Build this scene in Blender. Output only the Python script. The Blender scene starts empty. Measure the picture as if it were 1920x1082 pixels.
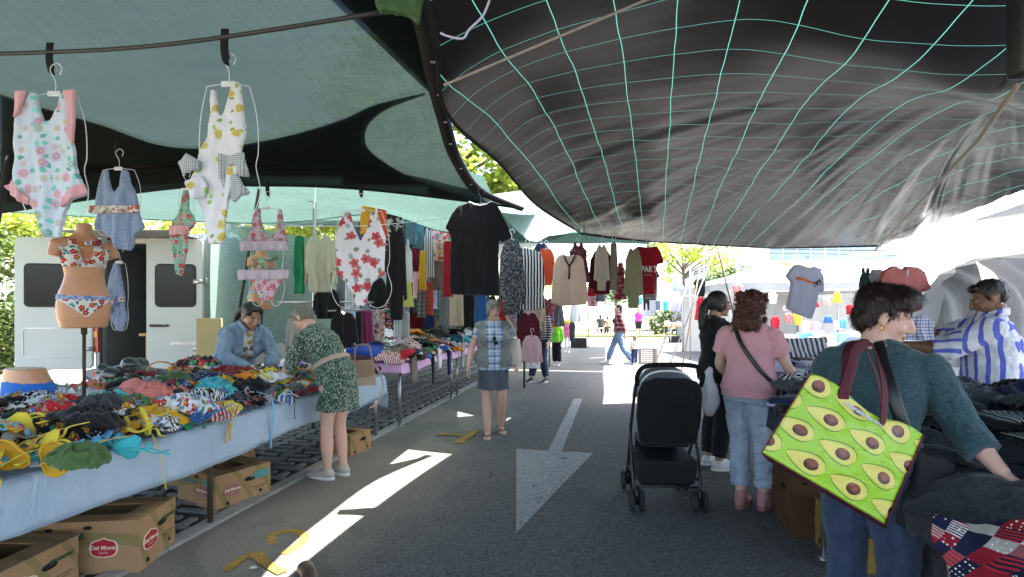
import bpy, bmesh, math, random
from mathutils import Vector as V, Matrix, noise
R = math.radians
rng = random.Random(7)
sc = bpy.context.scene
C = sc.collection
CAMZ, HZ, F = 1.45, 585.0, 1000.0


def P(px, py, d):
    """point at distance d in front of the camera"""
    return V(((px - 960) / F * d, d, CAMZ + (HZ - py) / F * d))


def G(px, py):
    d = CAMZ * F / (py - HZ)
    return V(((px - 960) / F * d, d, 0))


AD = V((.181, .983, 0)).normalized()   # along the aisle
AN = V((AD.y, -AD.x, 0))               # across it, to the right
AROT = -math.atan2(AD.x, AD.y)


def A(u, v, z=0):
    return AD * u + AN * v + V((0, 0, z))


# ---------------------------------------------------------------- objects
def setp(o, label=None, cat=None, group=None, kind=None):
    for k, v in (('label', label), ('category', cat), ('group', group), ('kind', kind)):
        if v:
            o[k] = v
    return o


def thing(name, label, cat, loc=(0, 0, 0), rot=0, group=None):
    o = bpy.data.objects.new(name, None)
    o.empty_display_size = .1
    C.objects.link(o)
    o.location = loc
    o.rotation_euler = rot if isinstance(rot, (tuple, list)) else (0, 0, rot)
    return setp(o, label, cat, group)


def to_mesh(bm, name):
    me = bpy.data.meshes.new(name)
    bm.normal_update()
    bm.to_mesh(me)
    bm.free()
    return me


def obj(name, g, m=None, parent=None, smooth=True, loc=None, rot=None):
    me = to_mesh(g, name) if isinstance(g, bmesh.types.BMesh) else g
    if m is not None:
        me.materials.clear()
        for q in (m if isinstance(m, (list, tuple)) else [m]):
            me.materials.append(q)
    if smooth:
        me.polygons.foreach_set('use_smooth', [True] * len(me.polygons))
    o = bpy.data.objects.new(name, me)
    C.objects.link(o)
    if parent is not None:
        o.parent = parent
    if loc is not None:
        o.location = loc
    if rot is not None:
        o.rotation_euler = rot if isinstance(rot, (tuple, list)) else (0, 0, rot)
    return o


def struct(name, g, m, smooth=False):
    o = obj(name, g, m, None, smooth)
    o['kind'] = 'structure'
    return o


TMP = bpy.data.scenes.new('tmp')


def fuse(bm, vox=.008, smooth=3, name='m', sub=0, factor=.5):
    """overlapping closed pieces -> one continuous surface"""
    me = to_mesh(bm, name + '_raw')
    o = bpy.data.objects.new('tmpo', me)
    TMP.collection.objects.link(o)
    if vox:
        r = o.modifiers.new('r', 'REMESH')
        r.mode = 'VOXEL'
        r.voxel_size = vox
    if smooth:
        s = o.modifiers.new('s', 'SMOOTH')
        s.iterations = smooth
        s.factor = factor
    if sub:
        q = o.modifiers.new('q', 'SUBSURF')
        q.levels = q.render_levels = sub
    vl = TMP.view_layers[0]
    vl.update()
    out = bpy.data.meshes.new_from_object(o.evaluated_get(vl.depsgraph))
    out.name = name
    bpy.data.objects.remove(o)
    bpy.data.meshes.remove(me)
    return out


def wrinkle(me, amp=.006, freq=9., stretch=(1, 1, .45), seed=0, fn=None):
    off = V((seed * 3.7, seed * 1.3, seed * 2.1))
    n = len(me.vertices)
    co, no = [0.] * (3 * n), [0.] * (3 * n)
    me.vertices.foreach_get('co', co)
    me.vertex_normals.foreach_get('vector', no)
    s0, s1, s2 = (k * freq for k in stretch)
    nf = noise.noise
    for i in range(0, 3 * n, 3):
        x, y, z = co[i:i + 3]
        q = V((x * s0 + off.x, y * s1 + off.y, z * s2 + off.z))
        a = amp * (nf(q) + .5 * nf(q * 2.3))
        if fn:
            a *= fn(V((x, y, z)))
        co[i], co[i + 1], co[i + 2] = x + no[i] * a, y + no[i + 1] * a, z + no[i + 2] * a
    me.vertices.foreach_set('co', co)
    me.update()
    return me


# ---------------------------------------------------------------- shapes
def box(bm, c, s, rot=0, bev=0, M=None):
    m = Matrix.Translation(V(c)) @ (Matrix.Rotation(rot, 4, 'Z') if not isinstance(rot, Matrix) else rot) @ Matrix.Diagonal((s[0], s[1], s[2], 1))
    if M is not None:
        m = M @ m
    r = bmesh.ops.create_cube(bm, size=1, matrix=m)
    if bev:
        es = list({e for v in r['verts'] for e in v.link_edges})
        bmesh.ops.bevel(bm, geom=es, offset=bev, segments=2, affect='EDGES', profile=.6)
    return bm


def ell(bm, c, r, M=None, seg=16, rot=None):
    m = Matrix.Translation(V(c))
    if rot is not None:
        m = m @ rot
    m = m @ Matrix.Diagonal((r[0], r[1], r[2], 1))
    if M is not None:
        m = M @ m
    bmesh.ops.create_uvsphere(bm, u_segments=seg, v_segments=max(6, seg * 2 // 3), radius=1, matrix=m)
    return bm


def loft(bm, rings, cap=True, closed=True):
    vs = [[bm.verts.new(p) for p in r] for r in rings]
    n = len(vs[0])
    for a, b in zip(vs, vs[1:]):
        for i in range(n if closed else n - 1):
            j = (i + 1) % n
            try:
                bm.faces.new((a[i], a[j], b[j], b[i]))
            except ValueError:
                pass
    if cap and closed:
        try:
            bm.faces.new(list(reversed(vs[0])))
            bm.faces.new(vs[-1])
        except ValueError:
            pass
    return vs


def sweep(bm, pts, rad, seg=10, ref=None, cap=True):
    pts = [V(p) for p in pts]
    if not isinstance(rad, (list, tuple)) or (isinstance(rad, tuple) and len(pts) != len(rad)):
        rad = [rad] * len(pts)
    rings = []
    prev = None
    for i, p in enumerate(pts):
        t = (pts[min(i + 1, len(pts) - 1)] - pts[max(i - 1, 0)]).normalized()
        if prev is None:
            q = V(ref) if ref is not None else (V((0, 0, 1)) if abs(t.z) < .9 else V((0, 1, 0)))
            b = (q - t * q.dot(t)).normalized()
        else:
            b = (prev - t * prev.dot(t)).normalized()
        prev = b
        a = t.cross(b)
        ra, rb = rad[i] if isinstance(rad[i], (list, tuple)) else (rad[i], rad[i])
        rings.append([p + a * (ra * math.cos(k * 2 * math.pi / seg)) + b * (rb * math.sin(k * 2 * math.pi / seg)) for k in range(seg)])
    loft(bm, rings, cap)
    return bm


def spline(pts, n=6):
    """Catmull-Rom through pts"""
    pts = [V(p) for p in pts]
    out = []
    for i in range(len(pts) - 1):
        p0, p1, p2, p3 = pts[max(i - 1, 0)], pts[i], pts[i + 1], pts[min(i + 2, len(pts) - 1)]
        for k in range(n):
            t = k / n
            out.append(.5 * ((2 * p1) + (p2 - p0) * t + (2 * p0 - 5 * p1 + 4 * p2 - p3) * t * t + (3 * p1 - p0 - 3 * p2 + p3) * t ** 3))
    out.append(pts[-1])
    return out


def tube(pts, r, seg=8, n=6, **k):
    bm = bmesh.new()
    return sweep(bm, spline(pts, n) if n > 1 and len(pts) > 2 else pts, r, seg, **k)


def prism(bm, outline, y0, y1, M=None):
    """outline in (x, z), from y0 to y1"""
    a = [bm.verts.new((x, y0, z)) for x, z in outline]
    b = [bm.verts.new((x, y1, z)) for x, z in outline]
    n = len(a)
    fs = [bm.faces.new(a), bm.faces.new(list(reversed(b)))]
    for i in range(n):
        fs.append(bm.faces.new((a[(i + 1) % n], a[i], b[i], b[(i + 1) % n])))
    bmesh.ops.triangulate(bm, faces=fs[:2])
    bmesh.ops.recalc_face_normals(bm, faces=bm.faces)
    if M is not None:
        bmesh.ops.transform(bm, matrix=M, verts=a + b)
    return bm


def mirror(h):
    """half outline (x>=0, top to bottom) -> full outline"""
    return [(x, z) for x, z in h] + [(-x, z) for x, z in reversed(h) if x > 1e-6]


def text_mesh(s, size, ext=.001, bold=0., align='CENTER', shear=0):
    c = bpy.data.curves.new('t', 'FONT')
    c.body = s
    c.size = size
    c.extrude = ext
    c.offset = bold
    c.shear = shear
    c.align_x = align
    c.align_y = 'CENTER'
    c.resolution_u = 3
    o = bpy.data.objects.new('t', c)
    TMP.collection.objects.link(o)
    vl = TMP.view_layers[0]
    vl.update()
    me = bpy.data.meshes.new_from_object(o.evaluated_get(vl.depsgraph))
    bpy.data.objects.remove(o)
    bpy.data.curves.remove(c)
    return me


def copy_tree(o, parent=None):
    c = o.copy()
    C.objects.link(c)
    if parent is not None:
        c.parent = parent
    for ch in o.children:
        copy_tree(ch, c)
    return c


# ---------------------------------------------------------------- materials
class Mat:
    def __init__(s, name, rough=.8, spec=.3, col=(.5, .5, .5), metal=0):
        s.m = bpy.data.materials.new(name)
        s.m.use_nodes = True
        s.t = s.m.node_tree
        s.b = s.t.nodes['Principled BSDF']
        s.out = s.t.nodes['Material Output']
        s.b.inputs['Roughness'].default_value = rough
        s.b.inputs['Specular IOR Level'].default_value = spec
        s.b.inputs['Metallic'].default_value = metal
        s.b.inputs['Base Color'].default_value = (*col, 1)

    def n(s, typ, ins=None, **kw):
        q = s.t.nodes.new('ShaderNode' + typ)
        for k, v in kw.items():
            setattr(q, k, v)
        for k, v in (ins or {}).items():
            s.set(q.inputs[k], v)
        return q

    def set(s, sock, v):
        if isinstance(v, bpy.types.NodeSocket):
            s.t.links.new(v, sock)
        elif isinstance(v, tuple) and len(v) == 3 and sock.type == 'RGBA':
            sock.default_value = (*v, 1)
        else:
            sock.default_value = v

    def math(s, op, a, b=0., c=0.):
        q = s.n('Math', operation=op)
        s.set(q.inputs[0], a)
        s.set(q.inputs[1], b)
        s.set(q.inputs[2], c)
        return q.outputs[0]

    def mix(s, f, a, b, typ='MIX'):
        q = s.n('Mix', data_type='RGBA', blend_type=typ)
        s.set(q.inputs[0], f)
        s.set(q.inputs[6], a)
        s.set(q.inputs[7], b)
        return q.outputs[2]

    def coord(s, scale=(1, 1, 1), rot=(0, 0, 0), loc=(0, 0, 0), src='Object'):
        c = s.n('TexCoord')
        mp = s.n('Mapping', {'Vector': c.outputs[src], 'Scale': V(scale), 'Rotation': V(rot), 'Location': V(loc)})
        return mp.outputs[0]

    def noise(s, vec, scale=5., detail=3., rough=.55, dist=0.):
        return s.n('TexNoise', {'Vector': vec, 'Scale': scale, 'Detail': detail, 'Roughness': rough, 'Distortion': dist}).outputs[0]

    def ramp(s, f, stops, interp='LINEAR'):
        q = s.n('ValToRGB')
        cr = q.color_ramp
        cr.interpolation = interp
        while len(cr.elements) < len(stops):
            cr.elements.new(.5)
        for e, (p, c) in zip(cr.elements, stops):
            e.position = p
            e.color = (*c, 1) if isinstance(c, tuple) else (c, c, c, 1)
        s.set(q.inputs[0], f)
        return q.outputs[0]

    def color(s, c):
        s.set(s.b.inputs['Base Color'], c)
        return s

    def bump(s, h, strength=.3, dist=.01):
        q = s.n('Bump', {'Height': h, 'Strength': strength, 'Distance': dist})
        s.t.links.new(q.outputs[0], s.b.inputs['Normal'])
        return s


def sc3(c, k):
    return tuple(min(1, x * k) for x in c)


_mc = {}


def plain(name, col, rough=.7, spec=.3, var=.15, scale=8., metal=0, bump=0, bscale=60.):
    key = ('p', name, col, rough, spec, var, scale, metal, bump)
    if key in _mc:
        return _mc[key]
    m = Mat(name, rough, spec, col, metal)
    v = m.coord()
    f = m.noise(v, scale, 4)
    m.color(m.mix(f, sc3(col, 1 - var), sc3(col, 1 + var)))
    if bump:
        m.bump(m.noise(v, bscale, 3), bump, .01)
    _mc[key] = m.m
    return m.m


def flowers(m, base, cols, dens, s, ax, leaf, petals=5, centre=(.8, .6, .1), seed=0.):
    """scattered blossoms and leaves on a 2D projection ax of the object's own coordinates"""
    c = m.n('TexCoord')
    sp = m.n('SeparateXYZ', {0: c.outputs['Object']})
    v = m.n('CombineXYZ', {0: sp.outputs[ax[0]], 1: sp.outputs[ax[1]]}).outputs[0]
    v = m.n('Mapping', {'Vector': v, 'Scale': V((s, s, s)), 'Location': V((seed, seed * .7, 0))}).outputs[0]
    col = base

    def cell(vec):
        vo = m.n('TexVoronoi', {'Vector': vec, 'Scale': 1., 'Randomness': .8}, voronoi_dimensions='2D')
        d = m.n('VectorMath', operation='SUBTRACT')
        m.set(d.inputs[0], vec)
        m.set(d.inputs[1], vo.outputs['Position'])
        q = m.n('SeparateXYZ', {0: d.outputs[0]})
        ang = m.math('ARCTAN2', q.outputs[1], q.outputs[0])
        ln = m.n('VectorMath', operation='LENGTH')
        m.set(ln.inputs[0], d.outputs[0])
        rc = m.n('SeparateColor', {0: vo.outputs['Color']})
        return ang, ln.outputs['Value'], rc
    if leaf:
        for k in range(2):
            off = m.n('Mapping', {'Vector': v, 'Location': V((.37 + k * 3.1, .61 + k, 0)), 'Scale': V((1.25, 1.25, 1))}).outputs[0]
            ang, ln, rc = cell(off)
            ph = m.math('MULTIPLY', rc.outputs[0], 6.28)
            cs = m.math('MAXIMUM', m.math('COSINE', m.math('ADD', ang, ph)), 0.)
            rad = m.math('MULTIPLY', m.math('POWER', cs, 2.6), .55)
            f = m.math('LESS_THAN', ln, rad)
            f = m.math('MULTIPLY', f, m.math('LESS_THAN', rc.outputs[1], dens * .62))
            col = m.mix(f, col, m.mix(rc.outputs[2], leaf, sc3(leaf, 2.2)))
    ang, ln, rc = cell(v)
    ph = m.math('MULTIPLY', rc.outputs[0], 6.28)
    w = m.math('POWER', m.math('ABSOLUTE', m.math('COSINE', m.math('MULTIPLY', m.math('ADD', ang, ph), petals / 2))), .55)
    rad = m.math('MULTIPLY_ADD', w, .20, .19)
    f = m.math('MULTIPLY', m.math('LESS_THAN', ln, rad), m.math('LESS_THAN', rc.outputs[1], dens))
    n = len(cols)
    fc = m.ramp(rc.outputs[2], [(i / n, c) for i, c in enumerate(cols)], 'CONSTANT') if n > 1 else cols[0]
    shade = m.math('MULTIPLY_ADD', m.math('DIVIDE', ln, .4), .55, .5)
    fcs = m.mix(1., fc, m.n('CombineColor', {0: shade, 1: shade, 2: shade}).outputs[0], 'MULTIPLY')
    fcs = m.mix(m.math('LESS_THAN', ln, .075), fcs, centre)
    return m.mix(f, col, fcs)


def cloth(name, col, pat=None, rough=.9, trans=0., ax='XZ', var=.12, wscale=900.):
    key = ('c', name, col, str(pat), rough, trans, ax)
    if key in _mc:
        return _mc[key]
    m = Mat(name, rough, .15, col)
    ai = tuple('XYZ'.index(q) for q in ax)
    v = m.coord()
    base = col
    if pat:
        k = pat[0]
        if k == 'stripe':      # second colour, period (m), share, axis, wobble
            w = m.noise(v, 5., 2)
            sp = m.n('SeparateXYZ', {0: v})
            x = m.math('MULTIPLY_ADD', w, pat[5] if len(pat) > 5 else .01, sp.outputs['XYZ'.index(pat[4])])
            f = m.math('LESS_THAN', m.math('FRACT', m.math('DIVIDE', x, pat[2])), pat[3])
            base = m.mix(f, col, pat[1])
        elif k == 'plaid':     # list of (colour, period, width, phase)
            sp = m.n('SeparateXYZ', {0: v})
            base = col
            for i in ai:
                for (c2, per, wd, ph) in pat[1]:
                    x = m.math('FRACT', m.math('ADD', m.math('DIVIDE', sp.outputs[i], per), ph))
                    f = m.math('MULTIPLY', m.math('LESS_THAN', x, wd), .6)
                    base = m.mix(f, base, c2)
        elif k == 'floral':    # colours, density, scale, leaf colour, petals
            base = flowers(m, col, pat[1], pat[2], pat[3], ai, pat[4], *pat[5:])
        elif k == 'speck':     # second colour, scale, threshold, stretch
            st = pat[4] if len(pat) > 4 else (1, 1, 1)
            q = m.coord(scale=st)
            f = m.noise(q, pat[2], 1.5, .5, .6)
            base = m.mix(m.math('GREATER_THAN', f, pat[3]), col, pat[1])
        elif k == 'dots':
            vo = m.n('TexVoronoi', {'Vector': v, 'Scale': pat[2], 'Randomness': pat[4] if len(pat) > 4 else 1.})
            base = m.mix(m.math('LESS_THAN', vo.outputs['Distance'], pat[3]), col, pat[1])
        elif k == 'melange':
            f = m.noise(v, pat[2], 6, .8)
            base = m.mix(m.ramp(f, [(.35, 0.), (.65, 1.)]), col, pat[1])
        elif k == 'denim':
            q = m.coord(scale=(1, 1, .2))
            f = m.noise(q, 14., 5, .7)
            base = m.mix(m.ramp(f, [(.3, 0.), (.75, 1.)]), col, pat[1])
    f = m.noise(v, 7., 3)
    base = m.mix(m.math('MULTIPLY', f, var * 2), base, sc3(col, .45) if not pat else (.25, .25, .25), 'MIX' if not pat else 'MULTIPLY')
    m.color(base)
    h = m.math('ADD', m.noise(v, wscale * .35, 2), m.math('MULTIPLY', m.noise(v, 35., 4), 1.2))
    cr = m.noise(m.coord(scale=(1, 1, .22)), 13., 4, .6)
    m.bump(m.math('MULTIPLY_ADD', cr, 7., h), .30, .004)
    m.b.inputs['Sheen Weight'].default_value = .15
    if trans:
        t = m.n('BsdfTranslucent')
        m.set(t.inputs[0], base)
        x = m.n('MixShader', {0: trans})
        m.t.links.new(m.b.outputs[0], x.inputs[1])
        m.t.links.new(t.outputs[0], x.inputs[2])
        m.t.links.new(x.outputs[0], m.out.inputs[0])
    _mc[key] = m.m
    return m.m


def skin(col, seed=0):
    key = ('s', col)
    if key in _mc:
        return _mc[key]
    m = Mat('skin', .5, .35, col)
    v = m.coord()
    f = m.noise(v, 9., 5)
    m.color(m.mix(f, sc3(col, .86), (min(1, col[0] * 1.12), col[1] * 1.02, col[2] * 1.0)))
    m.bump(m.noise(v, 160., 3), .12, .003)
    m.b.inputs['Subsurface Weight'].default_value = .08
    m.b.inputs['Subsurface Radius'].default_value = (.02, .008, .004)
    m.b.inputs['Subsurface Scale'].default_value = .3
    _mc[key] = m.m
    return m.m


METAL = plain('galvanised_steel', (.42, .42, .43), .35, .5, metal=.9)
DARKPOLE = plain('dark_painted_steel', (.035, .034, .033), .5, .4)
RUST = plain('rusty_brown_steel', (.06, .035, .025), .65, .3)
BLACKPL = plain('black_plastic', (.015, .015, .016), .45, .4)
WHITEPL = plain('white_plastic', (.75, .75, .74), .4, .4, .04)
WIRE = plain('white_coated_wire', (.7, .7, .7), .35, .5, .05)
# ---------------------------------------------------------------- people
SK_FAIR = (.56, .36, .28)
SK_TAN = (.40, .23, .155)
SK_BROWN = (.20, .105, .065)
M_EYEW = plain('eye_white', (.42, .38, .35), .3)
M_EYED = plain('iris', (.03, .02, .015), .3)
M_LIP = plain('lip', (.30, .13, .11), .5)
M_BROW = plain('brow', (.06, .04, .03), .9)

BASE = dict(pelvis=(0, 0, .92), waist=(0, .005, 1.06), chest=(0, .01, 1.24), neck=(0, -.015, 1.415), head=(0, .02, 1.535),
            shR=(.158, -.01, 1.328), shL=(-.158, -.01, 1.328), elR=(.215, -.03, 1.07), elL=(-.215, -.03, 1.07),
            wrR=(.225, .05, .84), wrL=(-.225, .05, .84), hipR=(.088, 0, .87), hipL=(-.088, 0, .87),
            knR=(.092, .015, .475), knL=(-.092, .015, .475), anR=(.09, -.02, .085), anL=(-.09, -.02, .085),
            toeR=(.03, 1, 0), toeL=(-.03, 1, 0))


def hand(bm, w, d, n, th, k=1., curl=.35, spread=1., point=False):
    """w wrist, d along the hand, n where the palm faces, th towards the thumb"""
    d = V(d).normalized()
    th = (V(th) - d * V(th).dot(d)).normalized()
    n2 = d.cross(th)
    n = n2 if n2.dot(V(n)) > 0 else -n2
    w = V(w)
    rings = []
    for t, hw, hd in ((-.01, .024, .019), (.02, .031, .018), (.05, .039, .016), (.078, .041, .0135), (.09, .038, .011)):
        c = w + d * t * k
        rings.append([c + th * (hw * k * math.cos(a * math.pi / 6)) + n * (hd * k * math.sin(a * math.pi / 6)) for a in range(12)])
    loft(bm, rings)
    for i, (o, L) in enumerate(((.029, .070), (.0095, .078), (-.0105, .073), (-.029, .057))):
        p = w + (d * .082 + th * o) * k
        dd = (d + th * (.12 * spread * (1.5 - i) / 1.5)).normalized()
        pts, c = [p - dd * .012 * k], (curl if not (point and i == 0) else .05) + .06 * i
        q = p
        pts.append(q)
        for j, s in enumerate((.45, .30, .25)):
            a = c * (j + .6)
            q = q + (dd * math.cos(a) + n * math.sin(a)) * (L * s * k)
            pts.append(q)
        sweep(bm, pts, [.0088 * k, .0088 * k, .0080 * k, .0074 * k, .0058 * k], 8, ref=th)
    p = w + (d * .022 + th * .024) * k
    t1 = (d * .62 + th * .66 + n * .32).normalized()
    t2 = (d * .86 + th * .25 + n * .42).normalized()
    sweep(bm, [p - t1 * .01 * k, p, p + t1 * .042 * k, p + (t1 * .042 + t2 * .028) * k, p + (t1 * .042 + t2 * .05) * k],
          [.012 * k, .0125 * k, .0105 * k, .0095 * k, .0065 * k], 8, ref=n)


class Fig:
    def __init__(s, label, loc, rot, H=1.62, wide=1., pose=None, yaw=0, pitch=0, roll=0, sk=SK_FAIR, male=False, hs=1., vox=.006,
                 group=None, depth=1., hands=None):
        s.k = H / 1.65
        s.root = thing('person', label, 'person', loc, rot, group)
        J = dict(BASE)
        J.update(pose or {})
        s.j = {a: V(b) * (s.k if not a.startswith('toe') else 1) for a, b in J.items()}
        s.wide, s.depth, s.male, s.vox, s.sk = wide, depth, male, vox, sk
        s.hs = s.k * hs
        s.HM = Matrix.Translation(s.j['head']) @ Matrix.Rotation(yaw, 4, 'Z') @ Matrix.Rotation(pitch, 4, 'X') @ Matrix.Rotation(roll, 4, 'Y') @ Matrix.Scale(s.hs, 4)
        s.hands = hands or {}
        s.prep()

    def prep(s):
        j = s.j
        up = (j['waist'] - j['pelvis']).normalized()
        cr = j['pelvis'] - up * .11 * s.k
        under = j['waist'].lerp(j['chest'], .55)
        shc = (j['shR'] + j['shL']) / 2
        pr = (j['hipR'] - j['hipL']).normalized()
        cr_ = (j['shR'] - j['shL']).normalized()
        W, D, m = s.wide * s.k, s.depth * s.k, s.male
        #            centre, half width, half depth, right vector
        hip = (.150, .118) if m else (.172, .125)
        wst = (.145, .108) if m else (.135, .103)
        und = (.158, .112) if m else (.142, .106)
        che = (.175, .122) if m else (.155, .116)
        s.T = [(cr, .12 * W, .10 * D, pr), (j['pelvis'], hip[0] * W, hip[1] * D, pr), (j['waist'], wst[0] * W, wst[1] * D, (pr + cr_).normalized()),
               (under, und[0] * W, und[1] * D, cr_), (j['chest'], che[0] * W, che[1] * D, cr_), (shc + (j['neck'] - shc) * .25, .132 * (1.08 if m else 1) * s.k, .068 * D, cr_),
               (j['neck'], .060 * s.k * (1.1 if m else 1), .058 * s.k, cr_)]

    def rings(s, lo, hi, e=0, n=24, step=.25, wmul=None):
        out = []
        t = lo
        ts = []
        while t < hi - 1e-6:
            ts.append(t)
            t += step
        ts.append(hi)
        for t in ts:
            i = max(0, min(5, int(t)))
            f = t - i
            a, b = s.T[i], s.T[i + 1]
            sm = f
            c = a[0].lerp(b[0], f)
            hw, hd = a[1] + (b[1] - a[1]) * sm + e, a[2] + (b[2] - a[2]) * sm + e
            if wmul:
                q = wmul(t)
                hw, hd = hw * q, hd * q
            r = a[3].lerp(b[3], f).normalized()
            p0, p1 = s.T[max(0, i - (f < .5))], s.T[min(6, i + 1 + (f > .5))]
            up = (p1[0] - p0[0]).normalized()
            r = (r - up * r.dot(up)).normalized()
            fw = up.cross(r)
            ring = []
            for q in range(n):
                an = q * 2 * math.pi / n
                ca, sa = math.cos(an), math.sin(an)
                ring.append(c + r * (hw * math.copysign(abs(ca) ** .88, ca)) + fw * (hd * math.copysign(abs(sa) ** .88, sa)))
            out.append(ring)
        return out

    def frame(s, t):
        i = max(0, min(5, int(t)))
        r = s.T[i][3]
        up = (s.T[i + 1][0] - s.T[i][0]).normalized()
        return up, up.cross(r).normalized(), r

    def bust(s, bm, e):
        up, fw, r = s.frame(3)
        c = s.T[3][0].lerp(s.T[4][0], .55)
        for q in (-1, 1):
            ell(bm, c + r * (.072 * s.wide * s.k * q) + fw * (s.T[4][2] * .72) - up * .005, [(.068 + e) * s.k * s.wide] * 3)

    def limb(s, bm, a, b, c, ra, e=0, t1=1., seg=12, flare=0):
        """ra: radii at start, bulge, mid joint, bulge, end; cut at fraction t1 of the whole"""
        pts = [a, a.lerp(b, .45), b, b.lerp(c, .35), c]
        ts = [0, .225, .5, .675, 1.]
        P_, R_ = [], []
        N = 14
        for q in range(N + 1):
            t = t1 * q / N
            i = max(k_ for k_ in range(4) if ts[k_] <= t + 1e-9)
            f = (t - ts[i]) / (ts[i + 1] - ts[i])
            P_.append(pts[i].lerp(pts[i + 1], f))
            g = f * f * (3 - 2 * f)
            R_.append((ra[i] + (ra[i + 1] - ra[i]) * g) * s.k + e + flare * t)
        # round the joint
        P2 = [P_[0]] + [(P_[q - 1] + P_[q] * 2 + P_[q + 1]) / 4 for q in range(1, N)] + [P_[-1]]
        sweep(bm, P2, R_, seg)

    ARM = (.050, .045, .037, .039, .0265)
    LEG = (.088, .078, .054, .055, .036)

    def arm(s, bm, side, e=0, t1=1., flare=0):
        j = s.j
        m = (1.12 if s.male else 1.) * (.5 + .5 * s.wide)
        ell(bm, j['sh' + side] - V((0, 0, .008 * s.k)), [(.052 * m) * s.k + e * .7] * 3)
        c_ = (j['shR'] + j['shL']) / 2
        sweep(bm, [j['neck'].lerp(c_, .15) + V((0, -.008, 0)), j['neck'].lerp(j['sh' + side], .5) + V((0, -.012 * s.k, -.012 * s.k)), j['sh' + side] - V((0, 0, .012 * s.k))], [.040 * s.k + e * .6, .044 * s.k + e * .7, .040 * s.k + e * .7], 10)
        s.limb(bm, j['sh' + side], j['el' + side], j['wr' + side], [r * m for r in s.ARM], e, t1, flare=flare)

    def leg(s, bm, side, e=0, t1=1., flare=0):
        j = s.j
        m = (.5 + .5 * s.wide)
        s.limb(bm, j['hip' + side], j['kn' + side], j['an' + side], [r * m for r in s.LEG], e, t1, flare=flare)

    def body(s, arms='RL', legs='RL', name='body', foot=True, earring=False):
        bm = bmesh.new()
        j, k = s.j, s.k
        loft(bm, s.rings(0, 6))
        if not s.male:
            s.bust(bm, -.006)
        H = s.HM
        # neck
        hp = H @ V((0, -.02, -.05))
        sweep(bm, [j['neck'] - V((0, 0, .03 * k)), j['neck'].lerp(hp, .5), hp], [.060 * k * (1.12 if s.male else 1), .053 * k * (1.12 if s.male else 1), .054 * k], 14)
        # head
        ell(bm, (0, -.016, .028), (.075, .094, .086), H, 20)
        ell(bm, (0, .026, -.028), (.062, .064, .084), H, 20)
        ell(bm, (0, .048, -.078), (.040, .040, .034), H, 14)
        ell(bm, (0, .074, -.094), (.020, .018, .017), H, 12)
        for q in (-1, 1):
            ell(bm, (.036 * q, .056, -.030), (.027, .026, .028), H, 12)
            ell(bm, (.033 * q, .071, .022), (.026, .014, .010), H, 12)
            ell(bm, (.032 * q, .0715, .001), (.0145, .0125, .0115), H, 12)
            ell(bm, (.013 * q, .091, -.036), (.009, .010, .008), H, 10)
            m = H @ Matrix.Translation((.076 * q, -.010, -.006)) @ Matrix.Rotation(-.35 * q, 4, 'Z') @ Matrix.Rotation(.15, 4, 'X')
            ell(bm, (0, 0, 0), (.010, .019, .032), m, 12)
            ell(bm, (0, .004, -.024), (.008, .010, .011), m, 10)
        sweep(bm, [H @ V(p) for p in ((0, .080, .020), (0, .092, .0), (0, .106, -.022), (0, .109, -.033), (0, .095, -.042))],
              [(.010 * s.hs, .011 * s.hs), (.010 * s.hs, .011 * s.hs), (.0125 * s.hs, .0125 * s.hs), (.014 * s.hs, .011 * s.hs), (.010 * s.hs, .008 * s.hs)], 10)
        ell(bm, (0, .083, -.060), (.023, .012, .007), H, 12)
        ell(bm, (0, .082, -.0715), (.020, .012, .0075), H, 12)
        for sd in arms:
            s.arm(bm, sd)
            q = 1 if sd == 'R' else -1
            d0 = (j['wr' + sd] - j['el' + sd]).normalized()
            hd = s.hands.get(sd, {})
            hand(bm, j['wr' + sd], hd.get('d', d0), hd.get('n', (-q, 0, 0)), hd.get('th', (0, 1, 0)), k * .98 * (1.1 if s.male else 1), hd.get('curl', .3), point=hd.get('point', False))
        for sd in legs:
            s.leg(bm, sd)
            if foot:
                a, t = j['an' + sd], j['toe' + sd].normalized()
                b = a - V((0, 0, .05 * k))
                sweep(bm, [b - t * .045 * k, b, b + t * .06 * k - V((0, 0, .005)), b + t * .13 * k - V((0, 0, .014)), b + t * .175 * k - V((0, 0, .018))],
                      [(.026 * k, .028 * k), (.034 * k, .036 * k), (.040 * k, .028 * k), (.042 * k, .017 * k), (.026 * k, .011 * k)], 12, ref=(0, 0, 1))
                sweep(bm, [a + V((0, 0, .02)), b], [.036 * k, .034 * k], 10)
        me = fuse(bm, s.vox, 2, 'body')
        mats = [skin(s.sk), M_EYEW, M_EYED, M_LIP, M_BROW]
        for m in mats:
            me.materials.append(m)
        inv = H.inverted()
        for p in me.polygons:
            c = inv @ p.center
            if c.y < .05 or abs(c.x) > .07 or abs(c.z) > .1:
                continue
            ex = abs(c.x)
            if ((ex - .032) / .0125) ** 2 + ((c.z - .001) / .0052) ** 2 < 1:
                p.material_index = 2 if abs(ex - .032) < .0064 else 1
            elif ((c.x) / .024) ** 2 + ((c.z + .0655) / .0105) ** 2 < 1 and c.y > .076:
                p.material_index = 3
            elif .012 < ex < .054 and abs(c.z - .0235 - .004 * math.sin((ex - .012) * 70)) < (.0042 if s.male else .0024):
                p.material_index = 4
        me.polygons.foreach_set('use_smooth', [True] * len(me.polygons))
        o = bpy.data.objects.new(name, me)
        C.objects.link(o)
        o.parent = s.root
        s.bodyo = o
        return o

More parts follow.
